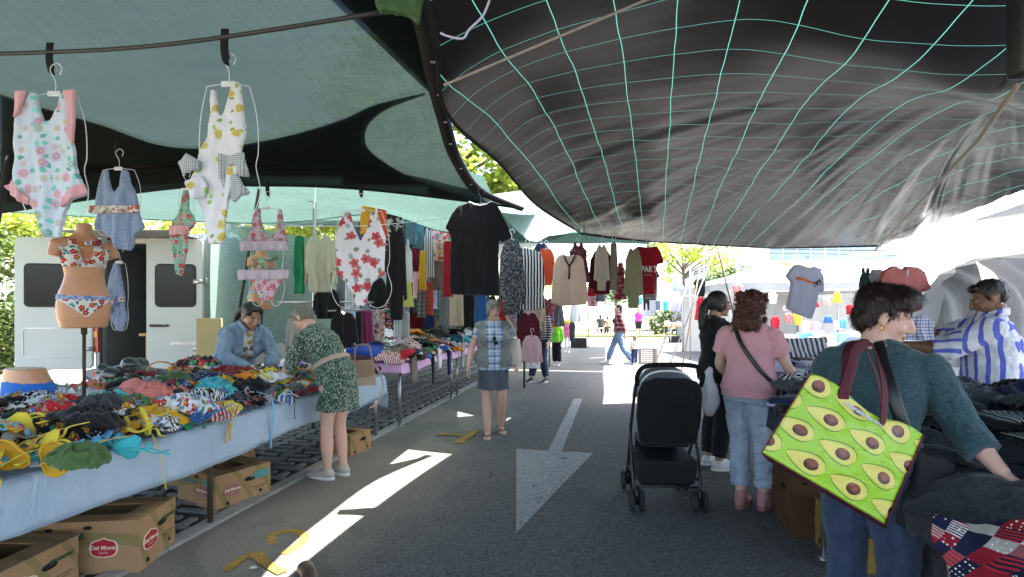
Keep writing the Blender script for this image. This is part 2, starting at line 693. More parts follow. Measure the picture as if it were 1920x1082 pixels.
    def top(s, m, lo=1., hi=5.75, ease=.014, sleeve=.28, name='shirt', sides='RL', vox=None, wr=.006, seed=1, hem=None, flare=.0, wmul=None, cut=None, label=None):
        bm = bmesh.new()
        rr = s.rings(lo, hi, ease, wmul=wmul)
        if hem:                         # extra rings below: (drop, grow)
            up, fw, r = s.frame(max(lo, 0))
            base = rr[0]
            cen = sum(base, V()) / len(base)
            low = [[(cen + (p - cen) * (1 + g)) - V((0, 0, 1)) * d for p in base] for d, g in hem]
            rr = list(reversed(low)) + rr
        loft(bm, rr)
        if not s.male:
            s.bust(bm, ease - .008)
        for sd in sides:
            s.arm(bm, sd, ease * .8, sleeve, flare)
        me = fuse(bm, vox or max(.007, s.vox), 3, name)
        wrinkle(me, wr, 10, (1, 1, .6), seed)
        wrinkle(me, wr * .55, 24, (.8, .8, 1.1), seed + 3)
        if cut:
            b2 = bmesh.new()
            b2.from_mesh(me)
            bmesh.ops.delete(b2, geom=[f for f in b2.faces if cut(f.calc_center_median())], context='FACES')
            b2.to_mesh(me)
            b2.free()
        o = obj(name, me, m, s.root)
        if label:
            o['label'] = label
        return o

    def pants(s, m, t1=.95, ease=.012, hi=2., name='trousers', wr=.007, seed=2, flare=.02, vox=None, sides='RL'):
        bm = bmesh.new()
        loft(bm, s.rings(.0, hi, ease * .8))
        up, fw, r = s.frame(0)
        for sd in sides:
            ell(bm, s.j['hip' + sd] - fw * .045 * s.k + V((0, 0, .01)), (.088 * s.wide * s.k, .095 * s.k, .10 * s.k))
            s.leg(bm, sd, ease, t1, flare)
        me = fuse(bm, vox or max(.007, s.vox), 3, name)
        wrinkle(me, wr, 11, (1, 1, 1.6), seed)
        wrinkle(me, wr * .5, 25, (.7, .7, 1.5), seed + 3)
        return obj(name, me, m, s.root)

    def skirt(s, m, hem, name='skirt', top=2., ease=.014, grow=1.1, dgrow=1.25, shift=(0, 0, 0), wr=.006, folds=0., seed=3):
        """hem: height of the hem"""
        bm = bmesh.new()
        rr = s.rings(.5, top, ease)
        base = rr[0]
        cen = sum(base, V()) / len(base)
        low = []
        for q in range(1, 7):
            f = q / 6
            c2 = cen.lerp(V((cen.x, cen.y, hem)) + V(shift), f)
            ring = []
            for i, p in enumerate(base):
                v = p - cen
                v.z *= 1 - f
                w = 1 + folds * f * math.sin(i * 2 * math.pi / len(base) * 7 + seed)
                ring.append(c2 + V((v.x * (1 + (grow - 1) * f), v.y * (1 + (dgrow - 1) * f), v.z)) * w)
            low.append(ring)
        loft(bm, list(reversed(low)) + rr)
        me = fuse(bm, max(.008, s.vox), 2, name)
        wrinkle(me, wr, 9, (1.4, 1.4, .5), seed)
        return obj(name, me, m, s.root)

    def shoes(s, m, sole=None, sides='RL', h=.075, high=0):
        for sd in sides:
            a, t = s.j['an' + sd], s.j['toe' + sd].normalized()
            k = s.k
            b = V((a.x, a.y, a.z - .045 * k))
            dn = V((0, 0, 1))
            bm = bmesh.new()
            sweep(bm, [b - t * .065 * k, b - t * .03 * k + dn * .012, b + t * .05 * k + dn * .006, b + t * .13 * k - dn * .010, b + t * .19 * k - dn * .018, b + t * .215 * k - dn * .022],
                  [(.026 * k, .022 * k), (.040 * k, .046 * k), (.044 * k, .042 * k), (.049 * k, .030 * k), (.040 * k, .022 * k), (.018 * k, .012 * k)], 14, ref=(0, 0, 1))
            sweep(bm, [b, a + dn * (.005 + high)], [.046 * k, .045 * k], 12)
            o = obj('shoe', wrinkle(fuse(bm, .006, 2, 'shoe'), .002, 20), m, s.root)
            bm = bmesh.new()
            z = b.z - .032 * k
            side = t.cross(dn)
            out = []
            for q in range(20):
                an = q * 2 * math.pi / 20
                c_, s_ = math.cos(an), math.sin(an)
                wdt = .046 * k * (1 - .12 * c_)
                out.append(b + t * (.072 * k + .150 * k * c_) + side * (wdt * s_))
            loft(bm, [[V((p.x, p.y, z - .014)) for p in out], [V((p.x, p.y, z + .012)) for p in out]])
            obj('sole', bm, sole or m, o)

    def hair(s, m, parts, name='hair', vox=.007, amp=.006, freq=38., stretch=(1, 1, .35), strands=250, length=.03, seed=0, fall=.6):
        bm = bmesh.new()
        for p in parts:
            if p[0] == 'e':
                ell(bm, p[1], p[2], s.HM, 16)
            else:
                sweep(bm, [s.HM @ V(q) for q in spline(p[1], 4)], [r * s.hs for r in _sp(p[2], 4)], 10)
        me = fuse(bm, vox * s.hs, 2, name)
        wrinkle(me, amp, freq, stretch, seed)
        if strands:
            b2 = bmesh.new()
            b2.from_mesh(me)
            vs = list(b2.verts)
            rg = random.Random(seed)
            for _ in range(strands):
                v = rg.choice(vs)
                nrm = v.normal.copy()
                t = (V((rg.uniform(-.6, .6), rg.uniform(-.6, .6), -fall)))
                t = (t - nrm * t.dot(nrm)).normalized()
                w = nrm.cross(t) * .0016
                p = v.co + nrm * .001
                L = length * rg.uniform(.5, 1.2)
                prev = None
                for q in range(4):
                    f = q / 3
                    c = p + t * L * f + nrm * (.006 * math.sin(f * 2.4) * rg.uniform(.3, 1.6))
                    a, b = b2.verts.new(c - w * (1 - f)), b2.verts.new(c + w * (1 - f) + w * .02)
                    if prev:
                        b2.faces.new((prev[0], prev[1], b, a))
                    prev = (a, b)
            b2.to_mesh(me)
            b2.free()
        return obj(name, me, m, s.root)


def _sp(r, n):
    out = []
    for a, b in zip(r, r[1:]):
        for k in range(n):
            out.append(a + (b - a) * k / n)
    out.append(r[-1])
    return out


CAP = [('e', (0, -.026, .036), (.083, .096, .088)), ('e', (0, -.055, -.005), (.074, .062, .07))]


def hairmat(name, c, c2):
    key = ('h', name)
    if key in _mc:
        return _mc[key]
    m = Mat(name, .45, .4, c)
    v = m.coord(scale=(1, 1, .12))
    f = m.noise(v, 90., 4, .7)
    m.color(m.mix(m.ramp(f, [(.35, 0.), (.68, 1.)]), c, c2))
    m.bump(f, .6, .006)
    _mc[key] = m.m
    return m.m
# ---------------------------------------------------------------- hanging garments
def slab(outline, thick=.03, vox=.008, smooth=4, fold=.012, freq=22., seed=0, bulge=0., fine=.003, name='garment', top=None):
    """a cloth silhouette (x, z) given real thickness, soft edges and hanging folds"""
    bm = bmesh.new()
    prism(bm, outline, -thick / 2, thick / 2)
    me = fuse(bm, vox, smooth, name)
    zs = [z for x, z in outline]
    z1, z0 = (top if top is not None else max(zs)), min(zs)
    H = max(1e-3, z1 - z0)
    for v in me.vertices:
        c = v.co
        f = min(1, max(0, (z1 - c.z) / H))
        q = noise.noise(V((c.x * freq * .35 + seed, c.z * 1.8, seed * 2.)))
        w = math.sin(c.x * freq + 2.5 * q + seed * 1.7) * fold * (.25 + .9 * f)
        w += fold * .5 * math.sin(c.x * freq * 2.7 + 4 * q + 1.3 * seed + 2.2 * noise.noise(V((c.x * 3, c.z * 3.5, seed)))) * f
        w += fine * noise.noise(V((c.x * 30, c.z * 14, seed)))
        w += bulge * math.cos(min(1.5, abs(c.x) * 6)) * math.sin(f * 3.1)
        v.co.y += w
    return me


def tee(w=.26, L=.70, sl=.17, nw=.085, nd=.05, flare=1.):
    return mirror([(0, -nd), (nw * .6, -nd * .75), (nw, 0), (w * .82, -.035), (w + sl * .62, -.05 - sl * .95), (w + sl * .62 - .10, -.075 - sl * .95), (w * .97, -.20), (w * .96 * flare, -L), (0, -L)])


def longs(w=.25, L=.68, nw=.085, nd=.05, arm=.58, flare=1.):
    return mirror([(0, -nd), (nw * .6, -nd * .75), (nw, 0), (w * .84, -.03), (w + .085, -.16), (w + .15, -arm), (w + .055, -arm - .02), (w * 1.0, -.24), (w * .98 * flare, -L), (0, -L)])


def tank(w=.21, L=.62, nw=.07, nd=.12, flare=1.1):
    return mirror([(0, -nd), (nw * .6, -nd * .8), (nw, 0), (nw + .045, 0), (nw + .06, -.12), (w, -.2), (w * flare, -L), (0, -L)])


def dress(w=.22, L=.95, nw=.06, nd=.12, hem=.32, waist=.19):
    return mirror([(0, -nd), (nw, 0), (nw + .05, 0), (nw + .07, -.12), (w, -.2), (waist, -.38), (hem, -L), (0, -L)])


def skirtshape(w=.17, L=.5, hem=.26):
    return mirror([(0, 0), (w, 0), (hem, -L), (0, -L)])


def trousers(w=.2, L=1.0, leg=.10):
    return mirror([(0, 0), (w, 0), (w + .02, -.25), (w + .01, -L), (w - leg * 1.1, -L), (.012, -.34), (0, -.33)])


def strip(w=.12, L=.7, sh=.04):
    """a garment on a rail seen from its edge"""
    return mirror([(0, .0), (w * .55, -.004), (w * .8, -.03), (w * .86, -.2), (w, -.4), (w * .88, -L * .8), (w * 1.02, -L), (w * .3, -L * .975), (0, -L)])


def hanger_mesh(w=.2, hook=.10, r=.0032, drop=.055, wood=False):
    bm = bmesh.new()
    hk = [(.030, 0, .075), (.034, 0, .10), (.018, 0, .125), (-.008, 0, .122), (-.022, 0, .10), (-.014, 0, .078), (0, 0, .055), (0, 0, .02), (0, 0, 0)]
    sweep(bm, spline([V(p) * (hook / .1) for p in hk], 4), r, 6)
    if wood:
        sweep(bm, spline([(-w, 0, -drop), (-w * .5, 0, -.02), (0, 0, .004), (w * .5, 0, -.02), (w, 0, -drop)], 5), [(.006, .011)] * 21, 8)
    else:
        sweep(bm, spline([(-w, 0, -drop), (-w * .5, 0, -.022), (0, 0, 0), (w * .5, 0, -.022), (w, 0, -drop)], 5), r * 1.3, 6)
    return bm


def swim_hanger(w, h, foot=True):
    """the bent-wire body frame that shows a swimsuit"""
    bm = bmesh.new()
    r = .0019
    hk = [(.02, 0, .072), (.028, 0, .098), (.012, 0, .118), (-.012, 0, .11), (-.018, 0, .088), (0, 0, .055), (.004, 0, .02), (0, 0, 0)]
    sweep(bm, spline(hk, 4), r, 6)
    sweep(bm, spline([(-w * .72, 0, -.012), (0, 0, 0), (w * .72, 0, -.012)], 4), r, 6)
    for q in (-1, 1):
        sweep(bm, spline([(q * w * .72, 0, -.012), (q * w * .95, .004, -h * .25), (q * w * 1.0, .004, -h * .5), (q * w * .92, .004, -h * .62), (q * w * 1.08, 0, -h * .80), (q * w * .9, 0, -h * .95),
                          (q * w * .62, 0, -h * 1.0), (q * w * .34, 0, -h * .98), (q * w * .26, 0, -h * .93)], 5), r, 6)
    box(bm, (0, -.004, -.004), (.05, .006, .022), bev=.002)
    return bm


used_labels = set()


def hang(name, label, cat, px, py, d, me, m, rot=0, group=None, hanger=None, hl=None, parts=None):
    """garment whose top hangs at pixel/depth point; origin at the neck"""
    o = obj(name, me, m, None, True, P(px, py, d), rot)
    setp(o, label, cat, group)
    if hanger is not None:
        h = obj('clothes_hanger', hanger, WIRE if hl is None or 'dark' not in hl else BLACKPL, None, True, P(px, py, d) + V((0, .0, 0)), rot)
        setp(h, hl or ('white wire hanger carrying the ' + label)[:90], 'hanger', 'hangers on the stalls')
    return o


def px_outline(pts, cx, cy, d):
    """traced outline in pixels -> metres about (cx, cy) at distance d"""
    return [((x - cx) / F * d, (cy - y) / F * d) for x, y in pts]


# ---------------------------------------------------------------- things in heaps
PALETTE = {
    'black': (.012, .012, .014), 'white': (.72, .72, .74), 'mustard yellow': (.62, .34, .02), 'lemon yellow': (.70, .56, .05), 'orange': (.68, .22, .02),
    'bright red': (.50, .02, .03), 'dark red': (.20, .015, .025), 'sky blue': (.14, .42, .68), 'royal blue': (.02, .07, .38), 'turquoise': (.05, .42, .46),
    'olive green': (.07, .13, .04), 'emerald green': (.02, .25, .10), 'lilac': (.46, .42, .66), 'pale grey': (.40, .41, .43), 'navy': (.015, .022, .07),
    'coral pink': (.72, .22, .18), 'pale pink': (.70, .40, .42), 'charcoal': (.045, .047, .052), 'beige': (.42, .34, .24), 'mid blue': (.05, .16, .42),
    'burgundy': (.12, .012, .03), 'mint': (.32, .60, .50), 'cream': (.66, .60, .47), 'slate grey': (.12, .13, .15), 'taupe': (.20, .165, .13)}
PATTERNS = {
    'flowered': ('floral', [(.6, .03, .05), (.65, .25, .3), (.1, .2, .5)], .9, 22., (.04, .16, .05)),
    'spotted': ('dots', (.75, .75, .75), 55., .22, .4),
    'striped': ('stripe', (.75, .75, .75), .022, .5, 'X', .01),
    'tropical': ('floral', [(.65, .3, .02), (.5, .03, .1)], 1., 16., (.02, .12, .04), 6),
    'flecked': ('melange', (.11, .11, .12), 110.),
    'leafy': ('speck', (.02, .10, .05), 40., .54)}


def heap_cloth(kind, r, seed):
    """one crumpled garment lying down; origin at its underside"""
    rg = random.Random(seed)
    bm = bmesh.new()
    if kind == 'bikini top':
        for q in (-1, 1):
            c = V((q * r * .55, 0, 0))
            n = 14
            R0 = r * .47
            rot = Matrix.Rotation(rg.uniform(-1., 1.), 4, 'Y') @ Matrix.Rotation(rg.choice((-1.5, -.9, -.4, .3, .8)) + rg.uniform(-.3, .3), 4, 'X')
            rings = []
            for k in range(7):
                a = k / 6 * 1.45
                z = math.cos(a) * R0 * .5
                rad = math.sin(a) * R0
                rings.append([c + rot @ V((math.cos(t * 2 * math.pi / n) * rad * (1 + .16 * math.sin(t * 2 * math.pi / n)), math.sin(t * 2 * math.pi / n) * rad * 1.05, z)) * (1 + .22 * a / 1.45 * math.cos(3 * (t * 2 * math.pi / n) + 1.57)) for t in range(n)])
            rings[0] = [c + rot @ V((math.cos(t * 2 * math.pi / n) * .002, math.sin(t * 2 * math.pi / n) * .002, R0 * .505)) for t in range(n)]
            inner = [[p + (c - p) * .07 - rot @ V((0, 0, R0 * .03)) for p in ring] for ring in reversed(rings)]
            loft(bm, rings + inner)
        for q in (-1, 1):
            sweep(bm, spline([(q * r * .4, -r * .45, r * .1), (q * r * .9, -r * .5, r * .2), (q * r * 1.3, -r * .2, r * .05), (q * r * 1.2, r * .3, r * .12)], 4), [(.012, .003)] * 13, 6)
        for k in range(3):
            a0 = rg.uniform(0, 6.28)
            p = V((math.cos(a0) * r * .6, math.sin(a0) * r * .3, r * .1))
            pts = [p]
            for i in range(4):
                a0 += rg.uniform(-.7, .7)
                p = p + V((math.cos(a0) * r * .42, math.sin(a0) * r * .42, rg.uniform(-.2, .15) * r))
                pts.append(p)
            sweep(bm, spline(pts, 3), [(.0065, .0022)] * (3 * 4 + 1), 6)
        me = to_mesh(bm, 'top')
        return me
    # sheet types
    n = 30
    ax, ay = r * rg.uniform(.85, 1.15), r * rg.uniform(.6, 1.0)
    if kind == 'bikini bottom':
        ax, ay = r * .75, r * .6
    amp = {'bikini bottom': .46, 'swimsuit': .60, 'crumpled garment': .52, 'folded garment': .08}[kind] * r
    fr = {'bikini bottom': 2.2, 'swimsuit': 2.4, 'crumpled garment': 2.6, 'folded garment': 1.6}[kind] / r
    o = V((seed * .71, seed * .37, 0))
    grid = {}
    for i in range(n + 1):
        for j in range(n + 1):
            u, v = i / n * 2 - 1, j / n * 2 - 1
            if kind == 'folded garment':
                x, y = u * ax, v * ay
                e = 1 - max(abs(u), abs(v)) ** 8
            else:
                m = max(abs(u), abs(v))
                l = math.hypot(u, v) or 1
                k_ = m / l
                wob = 1 + .28 * noise.noise(V((u / l * 1.5, v / l * 1.5, seed * 1.1)))
                x, y = u * k_ * ax * wob, v * k_ * ay * wob
                if kind == 'bikini bottom':
                    x *= .45 + .55 * abs(v) ** 1.2 if abs(v) < 1 else 1
                e = 1 - m ** 3
            q = V((x * fr, y * fr, 0)) + o
            q += V((noise.noise(q * .7 + V((5, 0, 0))), noise.noise(q * .7), 0)) * .9
            rid = 1 - abs(noise.noise(q)) * 2.2
            z = amp * (.35 * (e if kind != 'folded garment' else 0) + .5 * rid * (.35 + .65 * e) + .2 * noise.noise(q * 2.6)) + (r * .10 * e if kind == 'folded garment' else 0)
            grid[i, j] = bm.verts.new((x, y, max(0, z + amp * .2)))
    for i in range(n):
        for j in range(n):
            bm.faces.new((grid[i, j], grid[i + 1, j], grid[i + 1, j + 1], grid[i, j + 1]))
    # thickness: a second skin and a rim
    bm.normal_update()
    r_ = bmesh.ops.solidify(bm, geom=list(bm.faces), thickness=.006 if kind != 'folded garment' else r * .09)
    return to_mesh(bm, kind.replace(' ', '_'))


HEAP_N = [0]


def art_of(t):
    return ('an ' if t[0] in 'aeiou' else 'a ') + t


def trim(t):
    """keep a label within 16 words"""
    for a, b in ((' at the aisle edge of ', ' at the edge of '), (' at the back of ', ' behind on '), ('the far part of the right table', 'the far right table'), ('the far end of the swimwear table', 'the swimwear table end'), ('at the edge of', 'edging'), ('the nearer pink table', 'nearer pink table'), ('the farther pink table', 'farther pink table'), (' mustard yellow', ' mustard'), (' lemon yellow', ' lemon'), (' emerald green', ' emerald'), (' olive green', ' olive')):
        if len(t.split()) > 16:
            t = t.replace(a, b)
    return t


def heap(frame, kinds, colours, pats, zfun, n, size, group, where, cat, name_of, us, vs, seed, layers=1, avoid=None):
    """lay n garments over the table; frame(u, v, z) -> world. Labels tell each by its look and its neighbours."""
    rg = random.Random(seed)
    items = []
    tries = 0
    while len(items) < n and tries < 30000:
        tries += 1
        u, v = rg.uniform(*us), rg.uniform(*vs)
        if avoid and avoid(u, v):
            continue
        lim = size * .62 if tries < 15000 else size * .45
        if any((a - u) ** 2 + (b - v) ** 2 < lim * lim for a, b, *_ in items):
            continue
        items.append((u, v, rg.choice(kinds), rg.choice(colours), rg.choice(pats)))
    desc = [((i[3] + ' ' + (i[4] + ' ' if i[4] else '')) + i[2]) for i in items]
    out = []
    for idx, (u, v, kind, colr, pat) in enumerate(items):
        HEAP_N[0] += 1
        sd = seed * 1000 + idx
        r = size * rg.uniform(.8, 1.25)
        me = heap_cloth(kind, r, sd)
        m = cloth('heap_' + colr + (pat or ''), PALETTE[colr], PATTERNS[pat] if pat else None, ax='XY')
        z = zfun(u, v) + rg.uniform(0, .05)
        o = obj(name_of(kind), me, m, None, True, frame(u, v, z), (rg.uniform(-.38, .38), rg.uniform(-.38, .38), rg.uniform(0, 6.28)))
        near = sorted(range(len(items)), key=lambda k: (items[k][0] - u) ** 2 + (items[k][1] - v) ** 2)[1:5]
        lab = None
        art = desc[idx]
        edge = ('at the aisle edge of ' if v > vs[1] - (vs[1] - vs[0]) * .16 else 'at the back of ' if v < vs[0] + (vs[1] - vs[0]) * .16 else 'on ') + where
        short = lambda t: t.replace(' garment', ' one').replace(' folded', '').replace(' crumpled', '').replace(' bikini', '')
        for cand in (f'{art} {edge} by {art_of(short(desc[near[0]]))}', f'{art} {edge} between {short(desc[near[0]])} and {short(desc[near[1]])}',
                     f'{art} {edge} between {short(desc[near[1]])} and {short(desc[near[2]])}', f'{art} {edge} between {short(desc[near[0]])} and {short(desc[near[2]])}',
                     f'{art} {edge} between {short(desc[near[2]])} and {short(desc[near[3]])}'):
            cand = trim(cand)
            if cand not in used_labels and len(cand.split()) <= 16:
                lab = cand
                break
        lab = lab or cand
        used_labels.add(lab)
        setp(o, lab, cat, group)
        out.append(o)
    return out
# ---------------------------------------------------------------- camera, sky, sun
cam = bpy.data.cameras.new('camera')
cam.sensor_width = 36
cam.lens = F / 1920 * 36
cam.shift_y = (HZ - 541) / 1920
cam.clip_end = 2000
cam.clip_start = .05
co = bpy.data.objects.new('camera', cam)
C.objects.link(co)
co.location = (0, 0, CAMZ)
co.rotation_euler = (R(90), 0, 0)
sc.camera = co
SUNV = V((.95, .22, 2.6)).normalized()      # towards the sun
w = bpy.data.worlds.new('World')
sc.world = w
w.use_nodes = True
sky = w.node_tree.nodes.new('ShaderNodeTexSky')
sky.sky_type = 'NISHITA'
sky.sun_disc = False
sky.sun_elevation = math.asin(SUNV.z)
sky.sun_rotation = math.atan2(SUNV.x, SUNV.y)
sky.dust_density = 3.
bg = w.node_tree.nodes['Background']
bg.inputs[1].default_value = .15
w.node_tree.links.new(sky.outputs[0], bg.inputs[0])
sl = bpy.data.lights.new('sun', 'SUN')
sl.energy = 4.2
sl.angle = R(.5)
sl.color = (1, .96, .90)
so = bpy.data.objects.new('sun', sl)
C.objects.link(so)
so.rotation_euler = SUNV.to_track_quat('Z', 'Y').to_euler()
sc.view_settings.view_transform = 'Standard'
sc.view_settings.look = 'None'
sc.view_settings.exposure = 3.0
sc.cycles.max_bounces = 8
sc.cycles.transparent_max_bounces = 12
sc.cycles.sample_clamp_indirect = 6
sc.cycles.use_denoising = True

# ---------------------------------------------------------------- ground
def flat(name, pts, z, m):
    bm = bmesh.new()
    vs = [bm.verts.new((p[0], p[1], z)) for p in pts]
    f = bm.faces.new(vs)
    if f.normal.z < 0 or True:
        bm.normal_update()
        if f.normal.z < 0:
            f.normal_flip()
    bmesh.ops.triangulate(bm, faces=bm.faces[:])
    return struct(name, bm, m)


m = Mat('asphalt', .92, .2)
v = m.coord()
big = m.noise(v, .5, 5, .6)
base = m.mix(big, (.098, .097, .094), (.145, .142, .137))
st_ = m.n('MapRange', {0: m.noise(m.coord(loc=(3, 1, 0)), .9, 5, .6), 1: .60, 2: .72, 3: 0., 4: .45}).outputs[0]
base = m.mix(st_, base, (.050, .049, .048))
ck = m.n('TexVoronoi', {'Vector': m.mix(.12, v, m.n('TexNoise', {'Vector': v, 'Scale': 3.}).outputs[1]), 'Scale': .42}, feature='DISTANCE_TO_EDGE')
ck = m.math('MULTIPLY', m.math('LESS_THAN', ck.outputs['Distance'], .0035), m.math('GREATER_THAN', m.noise(v, .5, 2), .5))
base = m.mix(m.math('MULTIPLY', ck, .6), base, (.03, .03, .03))
sp = m.n('TexVoronoi', {'Vector': v, 'Scale': 95.})
rc = m.n('SeparateColor', {0: sp.outputs['Color']})
base = m.mix(m.math('MULTIPLY', m.math('GREATER_THAN', rc.outputs[0], .80), m.math('MULTIPLY', rc.outputs[1], .4)), base, (.24, .235, .22))
base = m.mix(m.math('MULTIPLY', m.math('LESS_THAN', rc.outputs[0], .3), .5), base, (.03, .03, .032))
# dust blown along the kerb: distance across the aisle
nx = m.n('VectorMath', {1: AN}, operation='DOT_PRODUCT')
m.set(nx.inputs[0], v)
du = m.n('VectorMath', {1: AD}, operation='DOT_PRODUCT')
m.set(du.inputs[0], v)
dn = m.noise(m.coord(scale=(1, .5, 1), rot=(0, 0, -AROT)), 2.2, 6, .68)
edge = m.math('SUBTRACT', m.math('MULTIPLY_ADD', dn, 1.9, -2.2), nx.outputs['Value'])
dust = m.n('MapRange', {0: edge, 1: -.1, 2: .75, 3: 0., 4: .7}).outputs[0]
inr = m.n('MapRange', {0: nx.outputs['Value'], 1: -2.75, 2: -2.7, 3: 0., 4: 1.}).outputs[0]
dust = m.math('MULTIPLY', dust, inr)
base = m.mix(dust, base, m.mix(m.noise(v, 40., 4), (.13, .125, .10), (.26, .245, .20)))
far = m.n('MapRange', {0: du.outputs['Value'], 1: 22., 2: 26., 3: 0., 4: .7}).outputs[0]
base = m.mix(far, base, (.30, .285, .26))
m.color(base)
m.bump(m.math('ADD', sp.outputs['Distance'], m.math('MULTIPLY', m.noise(v, 30., 4), .8)), .5, .005)
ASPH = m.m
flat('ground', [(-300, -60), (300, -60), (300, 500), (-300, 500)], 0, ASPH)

m = Mat('sandy_soil', .95, .1)
v = m.coord()
m.color(m.ramp(m.noise(v, 1.3, 7, .65), [(.32, (.13, .14, .06)), (.48, (.34, .29, .19)), (.7, (.50, .44, .32))]))
m.bump(m.noise(v, 20., 5), .6, .03)
DIRT = m.m
flat('dirt_ground', [A(-30, -60), A(-30, -6.6), A(30, -6.6), A(30, -60)], .004, DIRT)

m = Mat('soil_between_pavers', .95, .1)
v = m.coord()
m.color(m.mix(m.noise(v, 9., 6, .7), (.018, .017, .013), (.075, .065, .045)))
m.bump(m.noise(v, 45., 5), .7, .02)
flat('soil_ground', [A(-3, -6.6), A(-3, -2.74), A(26, -2.74), A(26, -6.6)], .003, m.m)
# lattice of grass pavers
bm = bmesh.new()
pr = random.Random(3)
uu = 0.
row = 0
while uu < 15:
    vv = -6.5 + (.17 if row % 2 else 0)
    while vv < -2.84:
        zz = .014 + pr.uniform(-.004, .004)
        for (cu, cv, lu, lv) in ((uu, vv, .05, .30), (uu + .085, vv + .17 * (1 if row % 2 else -1) * .5, .12, .055)):
            if cv - lv / 2 > -6.58 and cv + lv / 2 < -2.76:
                box(bm, A(cu, cv, zz), (lv, lu, .022), AROT + pr.uniform(-.02, .02))
        vv += .34
    uu += .135
    row += 1
m = Mat('paver_concrete', .9, .2)
v = m.coord()
m.color(m.mix(m.noise(v, 2.5, 6, .7), (.10, .097, .088), (.25, .24, .215)))
m.bump(m.noise(v, 90., 4), .4, .006)
struct('paver_ground', bm, m.m)
m = Mat('kerb_concrete', .9, .2)
v = m.coord()
m.color(m.mix(m.noise(v, 6., 6, .7), (.16, .155, .14), (.36, .35, .32)))
m.bump(m.noise(v, 60., 4), .4, .006)
bm = bmesh.new()
for k in range(32):
    box(bm, A(-2 + k * .8 + .4, -2.69, .004), (.12, .79, .03 + pr.uniform(-.004, .004)), AROT, .006)
struct('kerb', bm, m.m)
struct('pavement_verge', box(bmesh.new(), A(34, -20, .05), (60, 6, .12), AROT), plain('dry_grass', (.20, .21, .07), .95, .1, .5, 2.))
struct('far_verge', box(bmesh.new(), A(44, 14, .05), (60, 5, .12), AROT), plain('dry_grass_far', (.22, .22, .09), .95, .1, .5, 2.))
struct('far_kerb', box(bmesh.new(), A(41.3, 14, .06), (60, .3, .14), AROT), m.m)


def paint(name, col, cr):
    m = Mat(name, .8, .25)
    v = m.coord()
    vo = m.n('TexVoronoi', {'Vector': m.n('Mapping', {'Vector': v, 'Scale': V((1, .7, 1))}).outputs[0], 'Scale': 6.}, feature='DISTANCE_TO_EDGE')
    f = m.math('LESS_THAN', m.math('MULTIPLY_ADD', m.noise(v, 14., 5, .7), .11, vo.outputs['Distance']), cr)
    worn = m.ramp(m.noise(v, 22., 6, .75), [(.30, 1.), (.42, 0.)])
    sp = m.n('TexVoronoi', {'Vector': v, 'Scale': 110.})
    rc = m.n('SeparateColor', {0: sp.outputs['Color']})
    f = m.math('MAXIMUM', f, m.math('MAXIMUM', worn, m.math('GREATER_THAN', rc.outputs[0], .93)))
    m.color(m.mix(f, m.mix(m.noise(v, 3., 5), sc3(col, .8), sc3(col, 1.1)), (.055, .056, .06)))
    m.bump(sp.outputs['Distance'], .4, .004)
    return m.m


WP = paint('worn_white_paint', (.30, .31, .315), .058)
YP = paint('worn_yellow_paint', (.33, .205, .035), .02)


def gp(*pts):
    return [G(*p) for p in pts]


bm = bmesh.new()
for poly in (gp((968, 1000), (1112, 850), (1052, 847), (1028, 846), (968, 842)), gp((1028, 845.5), (1053, 846.5), (1092, 748), (1076, 748))):
    vs = [bm.verts.new((p.x, p.y, .004)) for p in poly]
    bm.faces.new(vs)
bmesh.ops.recalc_face_normals(bm, faces=bm.faces)
struct('road_marking', bm, WP)


def stroke(bm, pts, w, z=.0045):
    z += len(bm.verts) * 4e-5
    pts = spline([V((p.x, p.y, z)) for p in pts], 5)
    prev = None
    for i, p in enumerate(pts):
        t = (pts[min(i + 1, len(pts) - 1)] - pts[max(0, i - 1)]).normalized()
        s = V((-t.y, t.x, 0)) * w / 2
        cur = (bm.verts.new(p + s), bm.verts.new(p - s))
        if prev:
            bm.faces.new((prev[0], prev[1], cur[1], cur[0]))
        prev = cur


bm = bmesh.new()
stroke(bm, gp((512, 1020), (508, 1005), (530, 998), (555, 997), (572, 1006), (560, 1022), (530, 1040)), .055)
stroke(bm, gp((425, 1072), (450, 1052), (482, 1040), (500, 1062)), .06)
stroke(bm, gp((478, 1042), (505, 1062), (530, 1076)), .06)
stroke(bm, gp((820, 816), (850, 816), (886, 820)), .09)
stroke(bm, gp((858, 832), (876, 820), (892, 808)), .10)
bmesh.ops.recalc_face_normals(bm, faces=bm.faces)
struct('yellow_road_marking', bm, YP)
bm = bmesh.new()
for a, b in (((1105, 672), (1175, 668)), ((1300, 650), (1215, 622))):
    stroke(bm, [G(*a), G(*a).lerp(G(*b), .5), G(*b)], .12)
bmesh.ops.recalc_face_normals(bm, faces=bm.faces)
struct('parking_line', bm, paint('white_line_paint', (.7, .7, .7), .02))

# ---------------------------------------------------------------- trees
m = Mat('leaf_bright', .6, .3)
v = m.coord()
lc = m.ramp(m.noise(v, 1.6, 4), [(.3, (.16, .24, .03)), (.55, (.32, .38, .05)), (.75, (.50, .48, .10))])
m.color(lc)
t = m.n('BsdfTranslucent')
m.set(t.inputs[0], lc)
x = m.n('MixShader', {0: .45})
m.t.links.new(m.b.outputs[0], x.inputs[1])
m.t.links.new(t.outputs[0], x.inputs[2])
m.t.links.new(x.outputs[0], m.out.inputs[0])
LEAF_Y = m.m
m = Mat('leaf_green', .6, .3)
v = m.coord()
m.color(m.ramp(m.noise(v, 2.2, 4), [(.3, (.035, .07, .014)), (.55, (.085, .13, .03)), (.75, (.17, .20, .06))]))
LEAF_G = m.m
BARK = plain('bark', (.12, .09, .065), .9, .1, .4, 6., bump=.6)


